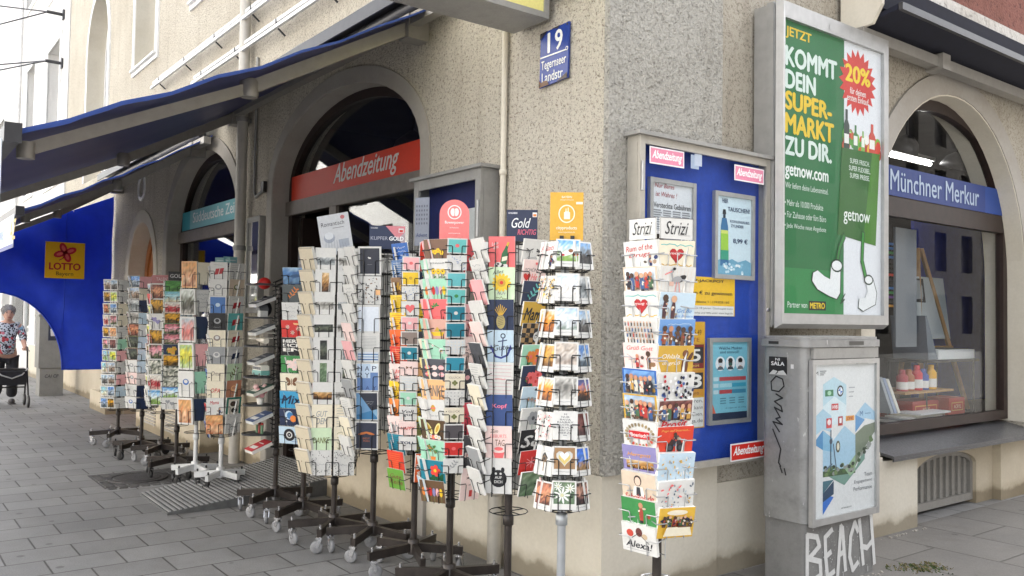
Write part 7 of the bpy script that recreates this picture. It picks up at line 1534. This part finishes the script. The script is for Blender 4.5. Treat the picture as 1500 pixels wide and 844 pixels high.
def skin_mesh(name, pts, edges, root, mat, parent, sub=2):
    me = bpy.data.meshes.new(name); me.from_pydata([V(p[:3]) for p in pts], edges, []); o = bpy.data.objects.new(name, me); C.objects.link(o)
    sk = o.modifiers.new('s', 'SKIN'); sk.use_smooth_shade = True
    for i, p in enumerate(pts): v = me.skin_vertices[0].data[i]; v.radius = (p[3], p[4] if len(p) > 4 else p[3]); v.use_root = i == root
    sb = o.modifiers.new('b', 'SUBSURF'); sb.levels = sub; sb.render_levels = sub
    ev = o.evaluated_get(bpy.context.evaluated_depsgraph_get()); m2 = bpy.data.meshes.new_from_object(ev); mb = MB()
    mb.add([V((PX, PY, 0)) + v.co for v in m2.vertices], [tuple(f.vertices) for f in m2.polygons], 0, None, True)
    bpy.data.objects.remove(o); bpy.data.meshes.remove(m2); return mb
# local axes: x forward (towards the viewer), y to her left
hip, kn = .78, .44
body = [(0, 0, .86, .135, .16), (.02, 0, 1.02, .12, .15), (.05, 0, 1.18, .125, .165), (.085, 0, 1.30, .10, .15), (.115, 0, 1.365, .05, .05), (.135, 0, 1.42, .045, .045),
        (.08, .17, 1.28, .052, .052), (.13, .22, 1.08, .043, .043), (.34, .225, .95, .034, .034), (.41, .225, .93, .030, .030), (.08, -.17, 1.28, .052, .052), (.13, -.22, 1.08, .043, .043), (.34, -.225, .95, .034, .034), (.41, -.225, .93, .030, .030),
        (.0, .09, .78, .088, .09), (.07, .095, .45, .062, .062), (.02, .095, .12, .042, .042), (.0, -.09, .78, .088, .09), (-.04, -.095, .44, .062, .062), (-.17, -.095, .13, .042, .042)]
be = [(0, 1), (1, 2), (2, 3), (3, 4), (4, 5), (3, 6), (6, 7), (7, 8), (8, 9), (3, 10), (10, 11), (11, 12), (12, 13), (0, 14), (14, 15), (15, 16), (0, 17), (17, 18), (18, 19)]
mb = skin_mesh('body', body, be, 0, None, None)
hc = V((PX + .165, PY, 1.485)); mb.ball(hc, .1, 0, None, 18, (.98, .80, 1.16)); mb.ball(hc + V((.03, 0, -.06)), .07, 0, None, 14, (.9, .85, .9))
mb.ball(hc + V((.105, 0, -.025)), .018, 0, None, 8, (1, .8, 1.3))
for sg in (-1, 1):
    mb.ball(hc + V((0, sg * .08, -.01)), .024, 0, None, 8, (.7, .4, 1.2))
    hb = V((PX + .43, PY + sg * .225, .925)); mb.ball(hb, .036, 0, None, 10, (1.1, .9, .6))
    for k in range(4): mb.tube([hb + V((.02, sg * (-.026 + k * .017), .008)), hb + V((.056, sg * (-.028 + k * .018), .006)), hb + V((.064, sg * (-.028 + k * .018), -.022)), hb + V((.04, sg * (-.026 + k * .017), -.034))], .009, 6, rs=[.010, .0095, .009, .007])
    mb.tube([hb + V((-.01, -sg * .032, 0)), hb + V((.025, -sg * .05, -.012)), hb + V((.045, -sg * .038, -.03))], .010, 6, rs=[.011, .010, .008])
bd = mb.build('body', M['skin'], t)
mb = MB()
for sg in (-1, 1): mb.ball(hc + V((.088, sg * .034, .012)), .010, 0, '2a2220', 8); mb.tube([hc + V((.092, sg * .02, .034)), hc + V((.085, sg * .05, .034))], .004, 5, 0, '4a4440')
mb.tube([hc + V((.098, -.022, -.068)), hc + V((.103, 0, -.066)), hc + V((.098, .022, -.068))], .005, 5, 0, '8a4440'); mb.build('face', PR, t)
mb = MB(); mb.ball(hc + V((-.018, 0, .03)), .108, 0, None, 18, (1.0, .92, 1.02)); rg = random.Random(3)
for k in range(60): a = rg.random() * 6.28; e = rg.random() * 1.3; mb.ball(hc + V((-.018 + .10 * math.cos(a) * math.cos(e) * (1 if math.cos(a) < .5 else .75), .096 * math.sin(a) * math.cos(e), .03 + .10 * math.sin(e))), .022, 0, None, 6)
mb.build('hair', M['hair'], t)
bl = [(0, 0, .80, .165, .19), (.015, 0, .92, .15, .18), (.05, 0, 1.18, .145, .185), (.085, 0, 1.295, .115, .165), (.105, 0, 1.345, .075, .075), (.08, .18, 1.275, .072, .072), (.12, .225, 1.10, .068, .068), (.22, .23, 1.02, .062, .062), (.08, -.18, 1.275, .072, .072), (.12, -.225, 1.10, .068, .068), (.22, -.23, 1.02, .062, .062)]
skin_mesh('blouse', bl, [(0, 1), (1, 2), (2, 3), (3, 4), (3, 5), (5, 6), (6, 7), (3, 8), (8, 9), (9, 10)], 0, None, None).build('blouse', M['blouse'], t)
tr = [(0, 0, .88, .145, .17), (.0, .095, .74, .108, .108), (.07, .10, .45, .088, .09), (.02, .10, .10, .078, .085), (.0, -.095, .74, .108, .108), (-.04, -.10, .44, .088, .09), (-.15, -.10, .12, .078, .085)]
skin_mesh('trousers', tr, [(0, 1), (1, 2), (2, 3), (0, 4), (4, 5), (5, 6)], 0, None, None).build('trousers', M['trousers'], t)
for x, y in ((.06, .10), (-.13, -.10)):
    mb = MB(); mb.ball((PX + x, PY + y, .045), .06, 0, None, 12, (2.1, .85, .75)); mb.box((PX + x - .12, PY + y - .045, 0), (PX + x + .12, PY + y + .045, .02)); mb.build('shoe', M['shoe'], t)
t = thing('rollator', 'black four wheeled rollator with a basket pushed by the woman', 'rollator', (PX + .5, PY, 0))
Q = lambda x, y, z: V((PX + x, PY + y, z))
mb = MB()
for sg in (-1, 1):
    y = .24 * sg; mb.tube([Q(.36, y, .93), Q(.48, y, .935), Q(.54, y, .88), Q(.58, y, .55), Q(.78, y, .16)], .013, 8); mb.tube([Q(.58, y, .58), Q(.42, y, .30), Q(.38, y, .12)], .013, 8)
mb.tube([Q(.60, -.24, .52), Q(.60, .24, .52)], .012, 8); mb.tube([Q(.42, -.24, .30), Q(.42, .24, .30)], .011, 8); mb.build('frame', M['black'], t)
mb = MB(); mb.tube([Q(.70, .24, .62), Q(.80, .14, .52), Q(.83, 0, .47), Q(.80, -.14, .52), Q(.70, -.24, .62)], .011, 7); mb.build('back_strap', M['silver'], t)
mb = MB(); mb.hexa([Q(.46, -.20, .36), Q(.74, -.20, .36), Q(.74, .20, .36), Q(.46, .20, .36), Q(.44, -.225, .58), Q(.78, -.225, .58), Q(.78, .225, .58), Q(.44, .225, .58)]); mb.build('bag', M['trousers'], t)
mb = MB(); mb.hexa([Q(.42, -.21, .585), Q(.66, -.21, .585), Q(.66, .21, .585), Q(.42, .21, .585), Q(.42, -.21, .61), Q(.66, -.21, .61), Q(.66, .21, .61), Q(.42, .21, .61)]); mb.build('seat', M['black'], t)
for sg in (-1, 1):
    mb = MB(); mb.tube([Q(.34, .24 * sg, .93), Q(.47, .24 * sg, .935)], .02, 10); mb.tube([Q(.42, .24 * sg + .03 * sg, .90), Q(.52, .24 * sg + .03 * sg, .88)], .007, 6); mb.build('handle', M['black'], t)
    for x in (.80, .38):
        mb = MB(); mb.lathe(Q(x, .24 * sg - .015, .10), [(.05, 0), (.092, .002), (.10, .008), (.10, .022), (.092, .028), (.05, .03)], 20, ax=(0, 1, 0)); wl_ = mb.build('wheel', M['black'], t); mb = MB(); mb.lathe(Q(x, .24 * sg - .017, .10), [(.02, 0), (.045, .0), (.045, .034), (.02, .034)], 12, ax=(0, 1, 0)); mb.build('hub', M['rubber'], wl_)
